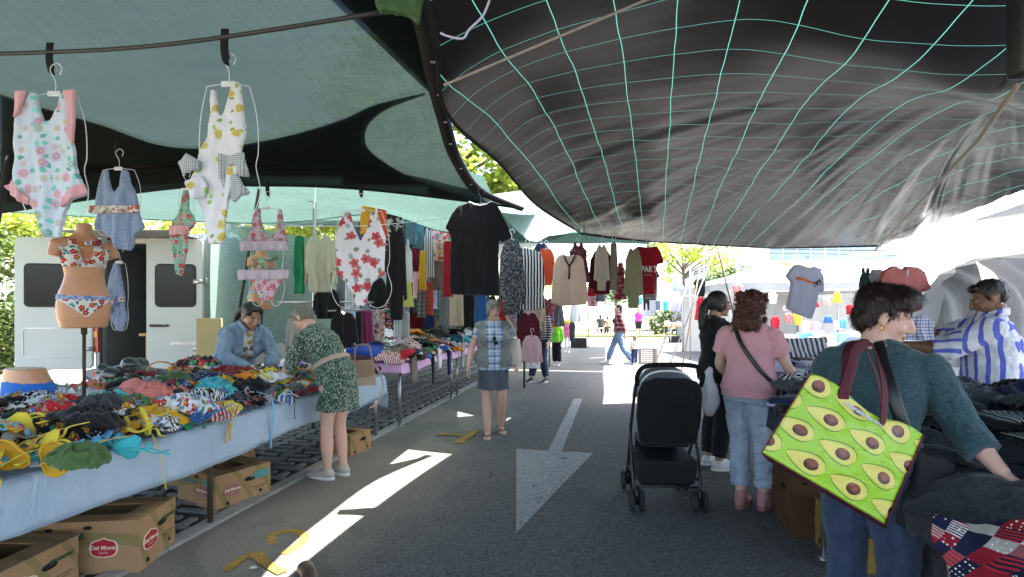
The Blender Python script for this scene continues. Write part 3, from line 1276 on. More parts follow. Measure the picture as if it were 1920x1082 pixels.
def crown_mesh(cr, n, leaf, seed, clumps=40, flat_=.8):
    rg = random.Random(seed)
    bm = bmesh.new()
    cl = []
    for _ in range(clumps):
        while True:
            p = V((rg.uniform(-1, 1), rg.uniform(-1, 1), rg.uniform(-1, 1)))
            if .25 < p.length < 1:
                break
        cl.append((V((p.x * cr[0], p.y * cr[1], p.z * cr[2])), rg.uniform(.16, .34) * min(cr)))
    for _ in range(n):
        c, r = rg.choice(cl)
        p = c + V((rg.gauss(0, 1), rg.gauss(0, 1), rg.gauss(0, flat_))) * r * .6
        a = V((rg.uniform(-1, 1), rg.uniform(-1, 1), rg.uniform(-.7, .5))).normalized()
        b = a.cross(V((rg.uniform(-1, 1), rg.uniform(-1, 1), rg.uniform(-1, 1)))).normalized()
        L = leaf * rg.uniform(.6, 1.3)
        bm.faces.new([bm.verts.new(p + a * L), bm.verts.new(p + b * L * .5), bm.verts.new(p - a * L), bm.verts.new(p - b * L * .5)])
    return bm, cl


def tree(name, label, loc, h, cr, n, leaf, lm, seed, trunk=.14, group=None, cat='tree', lean=(0, 0)):
    t = thing(name, label, cat, loc, 0, group)
    bm, cl = crown_mesh(cr, n, leaf, seed)
    bmesh.ops.translate(bm, verts=bm.verts, vec=(lean[0], lean[1], h))
    obj('crown', bm, lm, t, False)
    bm = bmesh.new()
    if trunk:
        top = V((lean[0] * .6, lean[1] * .6, h - cr[2] * .5))
        sweep(bm, spline([(0, 0, -.05), (.06, .02, h * .3), top], 5), [trunk * (1 - .05 * i) for i in range(11)], 9)
        for c, r in cl[:14]:
            q = c + V((lean[0], lean[1], h))
            b = V((0, 0, h * .35)).lerp(top, .5 + .5 * (c.z / cr[2] * .5 + .5))
            sweep(bm, spline([b, b.lerp(q, .5) + V((0, 0, .1)), q], 4), [trunk * .4 * (1 - .08 * i) for i in range(9)], 6)
        obj('trunk', bm, BARK, t)
    return t


tree('plane_tree', 'sunlit yellow green tree showing through gap between the green canopy and black tarp', (-3.6, 15, 0), 6.0, (4.2, 3.6, 2.6), 22000, .13, LEAF_Y, 1, .2, lean=(1.6, 0))
tree('plane_tree', 'yellow green tree behind the van and the beige blouse', (-7.6, 19, 0), 5.0, (3.6, 3, 2.7), 9000, .13, LEAF_Y, 2, .2)
tree('plane_tree', 'airy pale tree rising beyond the far stalls right of the red shirt', (12.2, 38, 0), 6.2, (3.6, 3, 2.4), 2600, .16, LEAF_Y, 3, .16)
tree('bush', 'dense green bush at left margin behind the open van door', (-12.6, 13, 0), 1.55, (1.9, 1.8, 1.75), 13000, .075, LEAF_G, 4, .06, cat='bush')
tree('plane_tree', 'green tree standing above the bush beyond the van', (-16.5, 18, 0), 4.2, (3.4, 3, 1.9), 9000, .12, LEAF_Y, 5, .17)
tree('bush', 'small green bush on the verge beside the far white clothes rack', (9.2, 32, 0), .9, (1.0, .8, 1.0), 1200, .1, LEAF_G, 6, .04, cat='bush')
for k, (tx, ty, hh) in enumerate(((28, 70, 5), (44, 84, 6), (14, 72, 5.5), (2, 60, 6), (-30, 50, 6), (-22, 34, 4.5))):
    tree('plane_tree', ['distant tree behind the tents left of the glass building', 'distant tree behind the grey draped tarp', 'distant tree above the seated man in black',
                        'distant tree hidden behind the hanging garments', 'distant tree far beyond the van roof', 'distant tree beyond the open left van door'][k],
         (tx, ty, 0), hh, (4, 3, 3), 2200, .24, LEAF_Y if k % 2 else LEAF_G, 10 + k, .2, group='distant trees')
m_h = plain('hill_green', (.16, .20, .12), .95, .1, .4, .05)
bm = bmesh.new()
rings = []
for i in range(41):
    x = -160 + i * 9
    h = 9 + 7 * noise.noise(V((i * .21, 3, 0))) + 2 * noise.noise(V((i * .9, 7, 0)))
    rings.append([V((x, 150, -1)), V((x, 165, h * .55)), V((x, 190, h)), V((x, 240, -1))])
loft(bm, rings, cap=False, closed=False)
bmesh.ops.recalc_face_normals(bm, faces=bm.faces)
struct('hills', bm, m_h, True)

# glass office building
b = thing('office_building', 'pale office building with blue green ribbon windows beyond the stalls', 'building', (52, 90, 0), -.12)
WC = plain('pale_cladding', (.62, .62, .60), .7)
GL = plain('green_blue_glass', (.26, .32, .33), .25, .6, .3, .3)
bm = bmesh.new()
box(bm, (0, 6, 4.9), (46, 12, 9.8))
box(bm, (2, 6, 11.4), (22, 11, 3.2))
obj('wall', bm, WC, b, False)
for k, (x0, x1, z0, z1) in enumerate(((-22, 22, 5.4, 8.8), (-22, 22, 1.2, 3.8), (-8, 12.4, 10.4, 12.4))):
    nn = int((x1 - x0) / 2.2)
    for i in range(nn):
        a = x0 + (x1 - x0) * i / nn
        o = obj('window', box(bmesh.new(), (a + 1.1, -.02 if k < 2 else .48, (z0 + z1) / 2), (1.98, .1, z1 - z0)), GL, b, False)
obj('roof', box(box(bmesh.new(), (0, 6, 9.95), (46.8, 12.8, .3)), (2, 6, 13.1), (22.8, 11.8, .3)), WC, b, False)
t = thing('spire', 'grey church spire rising far behind the tents', 'tower', (27, 105, 0))
bm = bmesh.new()
box(bm, (0, 0, 5.5), (2.2, 2.2, 11))
obj('tower_shaft', bm, plain('grey_stone', (.35, .34, .33), .9), t, False)
bm = bmesh.new()
bmesh.ops.create_cone(bm, segments=8, radius1=1.3, radius2=.03, depth=6, matrix=Matrix.Translation((0, 0, 14)))
obj('pinnacle', bm, plain('grey_slate', (.22, .22, .23), .8), t, False)
# ---------------------------------------------------------------- canopies
from mathutils.bvhtree import BVHTree
from mathutils.geometry import delaunay_2d_cdt


def mesh_cloth(name, col, trans=.5, holes=.12, fine=260., dark=.55, rough=.85):
    """knitted shade cloth: translucent, with the tiny holes of the weave"""
    m = Mat(name, rough, .1, col)
    v = m.coord()
    q = m.coord(scale=(1, .09, 1), rot=(0, 0, .5))
    st = m.noise(q, 55., 5, .75)
    q2 = m.coord(scale=(.06, 1, 1), rot=(0, 0, .12))
    st2 = m.noise(q2, 70., 4, .7)
    f = m.math('MULTIPLY', m.math('ADD', m.math('MULTIPLY', st, .6), m.math('MULTIPLY', st2, .4)), 1.)
    big = m.noise(v, 1.1, 4, .6)
    gr = m.noise(m.coord(scale=(1, .35, 1), rot=(0, 0, .9)), 130., 3, .7)
    f = m.math('MULTIPLY_ADD', gr, .35, m.math('MULTIPLY', f, .72))
    c = m.mix(m.ramp(f, [(.38, 0.), (.60, 1.)]), sc3(col, dark * .8), sc3(col, 1.5))
    c = m.mix(big, sc3(col, .7), c)
    m.color(c)
    t = m.n('BsdfTranslucent')
    m.set(t.inputs[0], c)
    x = m.n('MixShader', {0: trans})
    m.t.links.new(m.b.outputs[0], x.inputs[1])
    m.t.links.new(t.outputs[0], x.inputs[2])
    tr = m.n('BsdfTransparent')
    h = m.n('MapRange', {0: f, 1: .35, 2: .6, 3: holes * 1.6, 4: holes * .3}).outputs[0]
    y = m.n('MixShader', {0: h})
    m.t.links.new(x.outputs[0], y.inputs[1])
    m.t.links.new(tr.outputs[0], y.inputs[2])
    m.t.links.new(y.outputs[0], m.out.inputs[0])
    m.bump(f, .4, .004)
    return m.m


GREEN = mesh_cloth('green_shade_cloth', (.0152, .0236, .0202), .55, .015)
MINT = mesh_cloth('pale_green_shade_cloth', (.052, .088, .075), .55, .02)
PALE = mesh_cloth('pale_mint_sheet', (.24, .31, .29), .6, .03, dark=.85)
TEAL = mesh_cloth('dark_green_tarp', (.02, .06, .05), .12, .0)
DARK = plain('black_cloth', (.016, .0155, .015), .85, .15, .3, 5., bump=.3, bscale=200.)


def catm(a, t):
    n = len(a) - 1
    i = min(n - 1, int(t * n))
    f = t * n - i
    p0, p1, p2, p3 = a[max(0, i - 1)], a[i], a[i + 1], a[min(n, i + 2)]
    return .5 * ((2 * p1) + (p2 - p0) * f + (2 * p0 - 5 * p1 + 4 * p2 - p3) * f * f + (3 * p1 - p0 - 3 * p2 + p3) * f ** 3)


TD = V((.262, .965, 0))
TN = V((.965, -.262, 0))


def net_surface(net, nu, nv, disp=None):
    """net[row][col] control points -> grid bmesh with uv in metres"""
    rows = [[catm(r, j / nv) for j in range(nv + 1)] for r in net]
    bm = bmesh.new()
    uvl = bm.loops.layers.uv.new('uv')
    g, uv = {}, {}
    for j in range(nv + 1):
        colp = [rows[k][j] for k in range(len(rows))]
        for i in range(nu + 1):
            p = catm(colp, i / nu)
            if disp:
                p = p + V((0, 0, disp(p, i / nu, j / nv)))
            g[i, j] = bm.verts.new(p)
    for i in range(nu):
        for j in range(nv):
            f = bm.faces.new((g[i, j], g[i, j + 1], g[i + 1, j + 1], g[i + 1, j]))
            for l, (a, b) in zip(f.loops, ((i, j), (i, j + 1), (i + 1, j + 1), (i + 1, j))):
                q = g[a, b].co
                l[uvl].uv = (q.dot(TD), q.dot(TN))
    return bm


# near green canopy: rows from behind the camera to the back edge, columns right to left
RE = [V((-.60, -1.2, 2.66)), V((-.42, .6, 2.62)), P(788, -20, 1.88), P(820, 130, 2.65), P(838, 220, 3.4), P(862, 300, 4.0), P(905, 358, 4.8), P(980, 391, 5.6)]
zl = [2.66, 2.62, 2.56, 2.58, 2.60, 2.57, 2.50, 2.44]
net = []
for k, p in enumerate(RE):
    f = k / (len(RE) - 1)
    row = [p]
    for s, dz in ((.35, .0), (1.1, .0), (2.0, 0), (3.2, -.01), (5.2, -.03)):
        q = p - AN * s
        if k == 7:
            row.append(P(*{.35: (870, 376, 5.1), 1.1: (678, 354, 4.6), 2.0: (500, 347, 4.4), 3.2: (300, 355, 4.6), 5.2: (-60, 408, 5.0)}[s]))
            continue
        elif k == 6:
            row.append(P(*{.35: (840, 352, 4.55), 1.1: (668, 322, 4.1), 2.0: (495, 312, 4.0), 3.2: (280, 318, 4.1), 5.2: (-110, 362, 4.4)}[s]))
            continue
        else:
            z = zl[k] + (p.z - zl[k]) * max(0, 1 - s / 2) + dz
            q = q - AD * max(0, k - 2) * .10 * min(1, s)
        row.append(V((q.x, q.y, z)))
    net.append(row)
bm = net_surface(net, 90, 90, lambda p, a, b: .010 * noise.noise(p * 1.7) + .004 * noise.noise(p * 6))
bvh = BVHTree.FromBMesh(bm)
GC = thing('shade_canopy', 'large green shade cloth canopy over the swimwear table with black edge', 'canopy', (0, 0, 0))
obj('green_cloth', bm, GREEN, GC)
CAMP = V((0, 0, CAMZ))


def cast(px, py, b=None):
    d = V(((px - 960) / F, 1, (HZ - py) / F)).normalized()
    h = (b or bvh).ray_cast(CAMP, d)
    return h[0]


def patch(polys, step, up):
    """an added opaque sheet on the canopy, shaped to darken the cloth beneath"""
    out = bmesh.new()
    for poly in polys:
        pts, n = [], len(poly)
        for i in range(n):
            a, b = V(poly[i]), V(poly[(i + 1) % n])
            k = max(1, int((b - a).length / step))
            for q in range(k):
                pts.append((a.lerp(b, q / k)).to_2d())
        edges = [(i, (i + 1) % len(pts)) for i in range(len(pts))]
        nb = len(pts)
        xs, ys = [p.x for p in pts], [p.y for p in pts]
        x = min(xs) + step
        ins = []
        while x < max(xs):
            y = min(ys) + step
            while y < max(ys):
                ins.append(V((x, y)))
                y += step
            x += step
        vs, _, fs, *_r = delaunay_2d_cdt(pts + ins, edges, [list(range(nb))], 1, 1e-4)
        hit = [cast(p.x, p.y) for p in vs]
        bv = [out.verts.new(h + V((0, 0, up))) if h else None for h in hit]
        for f in fs:
            q = [bv[i] for i in f]
            if all(q) and len(set(q)) == len(q):
                try:
                    out.faces.new(q)
                except ValueError:
                    pass
    bmesh.ops.recalc_face_normals(out, faces=out.faces)
    return out


def smoothpoly(p, n=5):
    return [(q.x, q.y) for q in spline([(x, y, 0) for x, y in p], n)]


top_curve = smoothpoly([(2, 176), (60, 196), (190, 234), (300, 272), (400, 278), (500, 264), (580, 245), (650, 222), (705, 197), (800, 174)])
lens = smoothpoly([(800, 178), (735, 202), (700, 226), (687, 252), (697, 284), (760, 326), (860, 364), (950, 388)])
p1 = top_curve + lens + smoothpoly([(940, 386), (860, 374), (678, 356), (500, 349), (300, 356), (150, 374), (4, 402)])
p2 = smoothpoly([(612, -14), (640, 14), (700, 70), (770, 138), (806, 172)]) + [(836, 215), (818, 128), (792, -12)]
obj('shade_overlay', patch([p1, p2], 16, .022), DARK, GC)  # added opaque layer, outlined to block sun and darken the green cloth
# black hem along the aisle edge, with eyelets
bm = bmesh.new()
edge = spline(RE[1:], 8)
ring = []
for i, p in enumerate(edge):
    t = (edge[min(i + 1, len(edge) - 1)] - edge[max(0, i - 1)]).normalized()
    s = V((t.y, -t.x, 0)).normalized()
    q = p + s * .02
    ring.append([q + V((0, 0, -.006)), q + V((0, 0, .012)), q - s * .085 + V((0, 0, .01)), q - s * .085 + V((0, 0, -.012)), q - s * .03 + V((0, 0, -.03))])
loft(bm, ring)
bmesh.ops.recalc_face_normals(bm, faces=bm.faces)
obj('black_hem', bm, DARK, GC)
for i in (14, 19, 24, 28, 33, 37):
    p = edge[i]
    bm = bmesh.new()
    bmesh.ops.create_cone(bm, segments=14, radius1=.011, radius2=.011, depth=.003, cap_ends=True, matrix=Matrix.Translation(p + V((-.012, 0, -.032))))
    obj('eyelet', bm, METAL, GC)
# back hem
bm = bmesh.new()
be = [catm(net[-1], i / 40) for i in range(41)]
sweep(bm, be, .014, 8)
obj('back_hem', bm, DARK, GC)


def pole(name, label, pts, r, m, cat='pole', n=1, group=None, seg=10):
    pts = [V(p) for p in pts]
    o = obj(name, tube([p - pts[0] for p in pts], r, seg, n), m, None, True, pts[0])
    return setp(o, label, cat, group)


bar = [P(-300, 96, 2.25), P(60, 90, 2.21), P(330, 72, 2.10), P(720, 12, 1.9)]
pole('canopy_bar', 'dark bar crossing under the green canopy with two swimsuits hanging from it', [p + V((0, 0, -.02)) for p in bar], .0085, DARKPOLE, 'bar', 6)
pole('canopy_pole', 'leaning dark pole at the far left under the green canopy', [P(42, 186, 3.9), P(-25, 500, 3.95), P(-60, 720, 4.0)], .024, DARKPOLE)
pole('canopy_pole', 'slanting dark pole behind the seller in denim', [P(489, 340, 6.0), P(460, 510, 6.1), P(418, 760, 6.2)], .02, DARKPOLE)
p0 = P(590, 352, 6.6)
pole('canopy_pole', 'upright grey pole behind the beige hanging blouse', [p0, V((p0.x - .02, p0.y, 0))], .022, METAL)
for k, (x0, y0, x1, y1, d, lab) in enumerate(((94, 88, 96, 130, 2.2, 'black strap hook holding the flowered swimsuit hanger'), (422, 64, 424, 112, 2.06, 'black strap hook holding the lemon swimsuit hanger'),
                                              (219, 270, 219, 292, 3.5, 'short black strap above the blue gingham swimsuit'), (502, 345, 503, 364, 4.2, 'black strap at canopy edge above the pink bikini'),
                                              (678, 350, 678, 366, 4.15, 'black strap above the hibiscus swimsuit'))):
    a, b_ = P(x0, y0, d), P(x1, y1, d)
    bm = bmesh.new()
    sweep(bm, spline([a + V((.0, 0, .02)), a.lerp(b_, .5) + V((-.003, -.004, 0)), b_, b_ + V((.008, .004, -.004))], 4), [(.016, .003)] * 13, 8)
    o = obj('strap', bm, DARK, None)
    setp(o, lab, 'strap', 'straps under the green canopy')
# green rag tied at the corner
bm = bmesh.new()
prism(bm, px_outline([(704, 6), (712, -30), (800, -30), (792, 16), (785, 46), (770, 34), (752, 28), (730, 22), (714, 22)], 750, 10, 1.78), -.012, .012)
me = wrinkle(fuse(bm, .006, 3, 'rag'), .008, 26, seed=4)
setp(obj('rag', me, plain('olive_nylon', (.045, .10, .035), .6, .3, .3, 30.), None, True, P(750, 10, 1.78)), 'crumpled olive green rag tied where the two canopies meet', 'rag')

# ---------------------------------------------------------------- far green canopies
net = [[P(905, 330, 4.75), P(800, 300, 4.3), P(600, 270, 4.0), P(300, 275, 4.1), P(-500, 285, 4.6)],
       [P(950, 412, 6.4), P(835, 408, 6.3), P(640, 372, 6.2), P(400, 362, 6.4), P(-300, 350, 6.8)],
       [P(991, 452, 7.2), P(840, 436, 7.2), P(700, 402, 7.3), P(450, 418, 7.6), P(-160, 388, 8.1)]]
CY = thing('shade_canopy', 'pale green shade cloth canopy over the far clothes stall beside the van', 'canopy')
obj('green_cloth', net_surface(net, 40, 60, lambda p, a, b: .012 * noise.noise(p * 1.4)), MINT, CY)
bm = bmesh.new()
sweep(bm, [catm(net[2], i / 30) for i in range(31)], .012, 8)
obj('hem', bm, plain('green_hem', (.05, .16, .13), .8), CY)
net = [[P(1045, 348, 5.65), P(930, 364, 5.9), P(880, 366, 6.2)], [P(1080, 395, 6.6), P(985, 402, 6.8), P(925, 398, 7.0)], [P(1080, 430, 7.6), P(1030, 452, 7.7), P(985, 450, 7.6)]]
CZ = thing('awning_sheet', 'bright pale mint sheet stretched between the green canopies above the striped shirt', 'canopy')
obj('mint_cloth', net_surface(net, 24, 24, lambda p, a, b: .01 * noise.noise(p * 2)), PALE, CZ)
net = [[A(7.4, -.75, 2.50), A(7.9, .1, 2.66), A(8.2, .75, 2.60)], [A(10, -3.5, 2.75), A(10, -1, 2.85), A(10, .85, 2.78)], [A(13.5, -5.5, 3.15), A(13.5, -2, 3.2), A(13.5, .9, 3.12)]]
CT = thing('shade_canopy', 'dark green tarp above the hanging shirts beside the aisle', 'canopy')
obj('tarp', net_surface(net, 24, 30, lambda p, a, b: .03 * noise.noise(p * 1.3)), TEAL, CT)
CT2 = thing('shade_canopy', 'white net canopy over the farthest stall behind the red shirt', 'canopy')
net = [[A(13.7, -6, 3.2), A(13.7, -2, 3.25), A(13.7, .9, 3.1)], [A(23, -6, 3.3), A(23, -2, 3.4), A(23, .9, 3.2)]]
net = [net[0], [a.lerp(b, .5) + V((0, 0, -.1)) for a, b in zip(*net)], net[1]]
obj('net_cloth', net_surface(net, 20, 20), mesh_cloth('white_net', (.45, .46, .42), .4, .05), CT2)
CT3 = thing('shade_canopy', 'green shade cloth over the heaped clothes table beyond the van', 'canopy')
net = [[A(6.6, -8.6, 2.98), A(7.2, -4.4, 2.92), A(6.7, -.9, 2.74)], [A(11, -8.6, 3.5), A(11, -4.4, 3.4), A(10.2, -1.9, 2.82)], [A(14.6, -8.6, 4.0), A(14.2, -4.5, 3.8), A(13.4, -3, 3.3)]]
obj('green_cloth', net_surface(net, 20, 20), MINT, CT3)

# ---------------------------------------------------------------- black tarp over the aisle
m = Mat('black_woven_tarp', .27, .28, (.012, .012, .0125))
uvn = m.n('TexCoord')
sp = m.n('SeparateXYZ', {0: uvn.outputs['UV']})
nv = m.coord(scale=(1, 1, 1), src='UV')
nz = m.noise(nv, 1.6, 2)
nz2 = m.noise(m.coord(scale=(1, 1, 1), src='UV', loc=(5, 2, 0)), 1.9, 2)


def lines(ax, per, wdt, off):
    x = m.math('ADD', m.math('DIVIDE', m.math('MULTIPLY_ADD', (nz if ax else nz2), .035, sp.outputs[ax]), per), off)
    d = m.math('ABSOLUTE', m.math('SUBTRACT', m.math('FRACT', x), .5))
    return m.math('LESS_THAN', d, wdt / per / 2)


la, lb = lines(1, .27, .0042, .1), lines(0, .27, .0025, .3)
line = m.math('MAXIMUM', la, lb)
wv = m.noise(m.coord(scale=(1, .03, 1), src='UV'), 120., 4, .7)
wv2 = m.noise(m.coord(scale=(.03, 1, 1), src='UV'), 160., 4, .7)
base = m.mix(m.math('MULTIPLY', wv, wv2), (.004, .004, .0042), (.013, .013, .0132))
m.color(base)
fold = m.noise(m.coord(scale=(1., .16, 1), rot=(0, 0, -.55), src='UV'), 3., 2, .5)
h = m.math('ADD', m.math('MULTIPLY', fold, 1.), m.math('MULTIPLY', m.math('ADD', wv, wv2), .02))
m.bump(m.math('ADD', h, m.math('MULTIPLY', m.noise(m.coord(src='UV'), 260., 2), .05)), .11, .05)
TG = Mat('teal_thread', .5, .4, (.06, .50, .38))
tl = m.n('BsdfTranslucent', {0: (.026, .090, .073)})
df = m.n('BsdfDiffuse', {0: (.04, .17, .135)})
mx = m.n('MixShader', {0: .65})
m.t.links.new(df.outputs[0], mx.inputs[1])
m.t.links.new(tl.outputs[0], mx.inputs[2])
tb = m.n('BsdfTranslucent', {0: (.0015, .0014, .0014)})
mb = m.n('MixShader', {0: .35})
m.t.links.new(m.b.outputs[0], mb.inputs[1])
m.t.links.new(tb.outputs[0], mb.inputs[2])
mf = m.n('MixShader', {0: line})
m.t.links.new(mb.outputs[0], mf.inputs[1])
m.t.links.new(mx.outputs[0], mf.inputs[2])
m.t.links.new(mf.outputs[0], m.out.inputs[0])
TARP = m.m
net = [[V((-.75, -1.6, 2.74)), V((.3, -1.6, 2.82)), V((1.3, -1.6, 2.86)), V((2.3, -1.6, 2.86)), V((3.2, -1.6, 2.8)), V((4.2, -1.6, 2.7)), V((5.4, -1.6, 2.6))],
       [V((-.50, .8, 2.68)), V((.3, .7, 2.80)), V((1.2, .6, 2.82)), V((2.1, .6, 2.74)), V((2.7, .8, 2.66)), V((3.4, 1.0, 2.66)), V((4.8, 1.2, 2.62))],
       [P(806, 20, 2.15), V((.4, 2.3, 2.80)), V((1.1, 2.3, 2.84)), P(1690, 60, 2.3), P(1905, 150, 2.55), V((3.2, 2.7, 2.62)), V((4.7, 2.8, 2.62))],
       [P(838, 212, 2.85), P(1010, 190, 3.4), P(1290, 200, 3.55), P(1560, 215, 3.5), P(1860, 210, 3.25), V((3.7, 3.6, 2.60)), V((4.75, 3.9, 2.62))],
       [P(940, 310, 4.1), P(1085, 306, 4.7), P(1290, 320, 5.0), P(1520, 335, 4.9), P(1790, 305, 4.7), P(1870, 322, 4.85), P(1950, 338, 4.9)],
       [P(1010, 388, 5.5), P(1120, 395, 6.2), P(1290, 404, 6.7), P(1480, 410, 6.6), P(1712, 392, 6.3), P(1760, 404, 6.4), P(1792, 412, 6.5)],
       [P(1090, 438, 7.7), P(1180, 449, 8.4), P(1300, 457, 8.7), P(1450, 464, 8.7), P(1634, 461, 8.0), P(1641, 461, 8.0), P(1648, 461, 7.95)]]
CA, CB = P(1905, 150, 2.55), P(1640, 462, 8.0)


def tdisp(p, a, b):
    # pleats run along the pull towards the far right corner
    d = V((p.x - CA.x, p.y - CA.y))
    ang = math.atan2(d.y, d.x)
    f = min(1, max(0, (a - .40) * 2.6)) * min(1, max(0, (b - .05) * 2.2)) * min(1, d.length / 3.2) * (1 if a < .93 else max(0, (1 - a) / .07))
    q = noise.noise(V((ang * 9, d.length * .16, 1.5))) + .55 * noise.noise(V((ang * 22, d.length * .22, 4.5))) + .38 * noise.noise(V((ang * 45, d.length * .3, 2.5))) + .2 * noise.noise(V((ang * 85, d.length * .5, 6.5)))
    return .085 * f * q + .011 * noise.noise(V((p.x * 1.1, p.y * 1.1, 2))) + .003 * noise.noise(V((p.x * 4, p.y * 3, 8)))


TP = thing('tarpaulin', 'huge black woven tarp with teal grid threads stretched over the aisle', 'tarp')
obj('sheet', net_surface(net, 200, 260, tdisp), TARP, TP)
bm = bmesh.new()
sweep(bm, [catm(net[-1], i / 30) + V((0, 0, -.005)) for i in range(31)], .012, 8)
sweep(bm, [catm([r[0] for r in net], i / 40) for i in range(41)], .010, 8)
obj('hem', bm, DARK, TP)
pole('rope', 'pale rope running diagonally beneath the black tarp', [P(832, 160, 2.2), P(1010, 85, 2.2), P(1225, -6, 2.2), P(1420, -90, 2.2)], .0055, plain('hemp_rope', (.36, .31, .26), .9, .1, .3, 60.), 'rope', 5)
pole('canopy_pole', 'pale pole under the crease of the black tarp at right', [P(1908, 160, 2.45), P(1835, 262, 3.3), P(1640, 470, 7.7)], .012, plain('pale_pole', (.30, .27, .23), .6), 'pole')
bm = bmesh.new()
box(bm, (0, 0, .0), (.075, .06, .26), bev=.012)
box(bm, (.02, 0, .22), (.05, .05, .2), bev=.01)
setp(obj('bracket', bm, BLACKPL, None, True, P(1925, 60, 1.55)), 'black bracket holding the tarp corner at the upper right', 'bracket')
bm = bmesh.new()
for q in range(7):
    a = q * .9
    sweep(bm, spline([(0, 0, 0), (.05 * math.cos(a), .03 * math.sin(a), -.03), (.08 * math.cos(a * 1.3), .03, -.09 - .02 * q)], 3), .004, 5)
kn = obj('knot', bm, plain('green_cord', (.03, .22, .16), .8), None, True, P(1092, 424, 7.4))
setp(kn, 'tangle of green cord tied at the tarp corner above the peach blouse', 'cord')
kn2 = kn.copy()
C.objects.link(kn2)
kn2.location = P(1222, 452, 7.8)
kn2['label'] = 'tangle of green cord tied beside the red shirt under the tarp'
bm = bmesh.new()
sweep(bm, spline([P(918, 0, 1.5), P(905, 30, 1.5), P(880, 55, 1.5), P(868, 72, 1.5), P(840, 68, 1.5), P(826, 62, 1.5)], 5), .0035, 6)
setp(obj('plastic_tie', bm, plain('clear_plastic', (.45, .45, .55), .3), None), 'dangling strip of clear plastic below the tarp edge', 'tie')

# lines and ropes
pole('clothes_line', 'thin white clothes line behind the hibiscus swimsuit', [P(440, 424, 5.6), P(640, 424, 5.6), P(720, 421, 5.7), P(880, 405, 6.2)], .004, WIRE, 'line', 4)
pole('clothes_line', 'thin dark line across the right side below the tarp', [P(1380, 466, 8), P(1640, 470, 7.0), P(1940, 476, 6.2)], .004, DARKPOLE, 'line', 4)
pole('clothes_line', 'second dark line strung just under the first at right', [P(1400, 474, 8), P(1640, 478, 7.0), P(1940, 486, 6.2)], .003, DARKPOLE, 'line', 4)
for a, b_, lab in (((1346, 466, 12.0), (1376, 590, 12.0), 'dark upright pole standing behind the woman with curly red hair'), ((1338, 475, 11.0), (1262, 668, 11.3), 'thin leaning tent pole crossing beside the folded crate'),
                   ((1312, 505, 13.0), (1285, 655, 13.0), 'orange stained wooden pole before the far clothes table'), ((1300, 510, 11.0), (1225, 690, 11.2), 'thin silver pole leaning towards the aisle at the sunlit stall'),
                   ((1380, 505, 14), (1372, 640, 14), 'wooden pole among the far stalls behind the dark haired woman'), ((1294, 504, 16), (1294, 640, 16), 'upright grey pole beside the far black shirt'),
                   ((1320, 470, 17), (1320, 640, 17), 'slim white pole beside the red draped table')):
    a, b_ = P(*a), P(*b_)
    pole('tent_pole', lab, [a, a + (b_ - a) * ((a.z - .0) / (a.z - b_.z))], .02 if 'upright' in lab else .015, RUST if 'dark' in lab else plain('orange_wood', (.40, .20, .08), .7) if 'wooden' in lab else METAL, 'pole', group='poles of the sunlit stalls')
# ---------------------------------------------------------------- swimwear table
VE = -2.62       # across-aisle position of the table edges


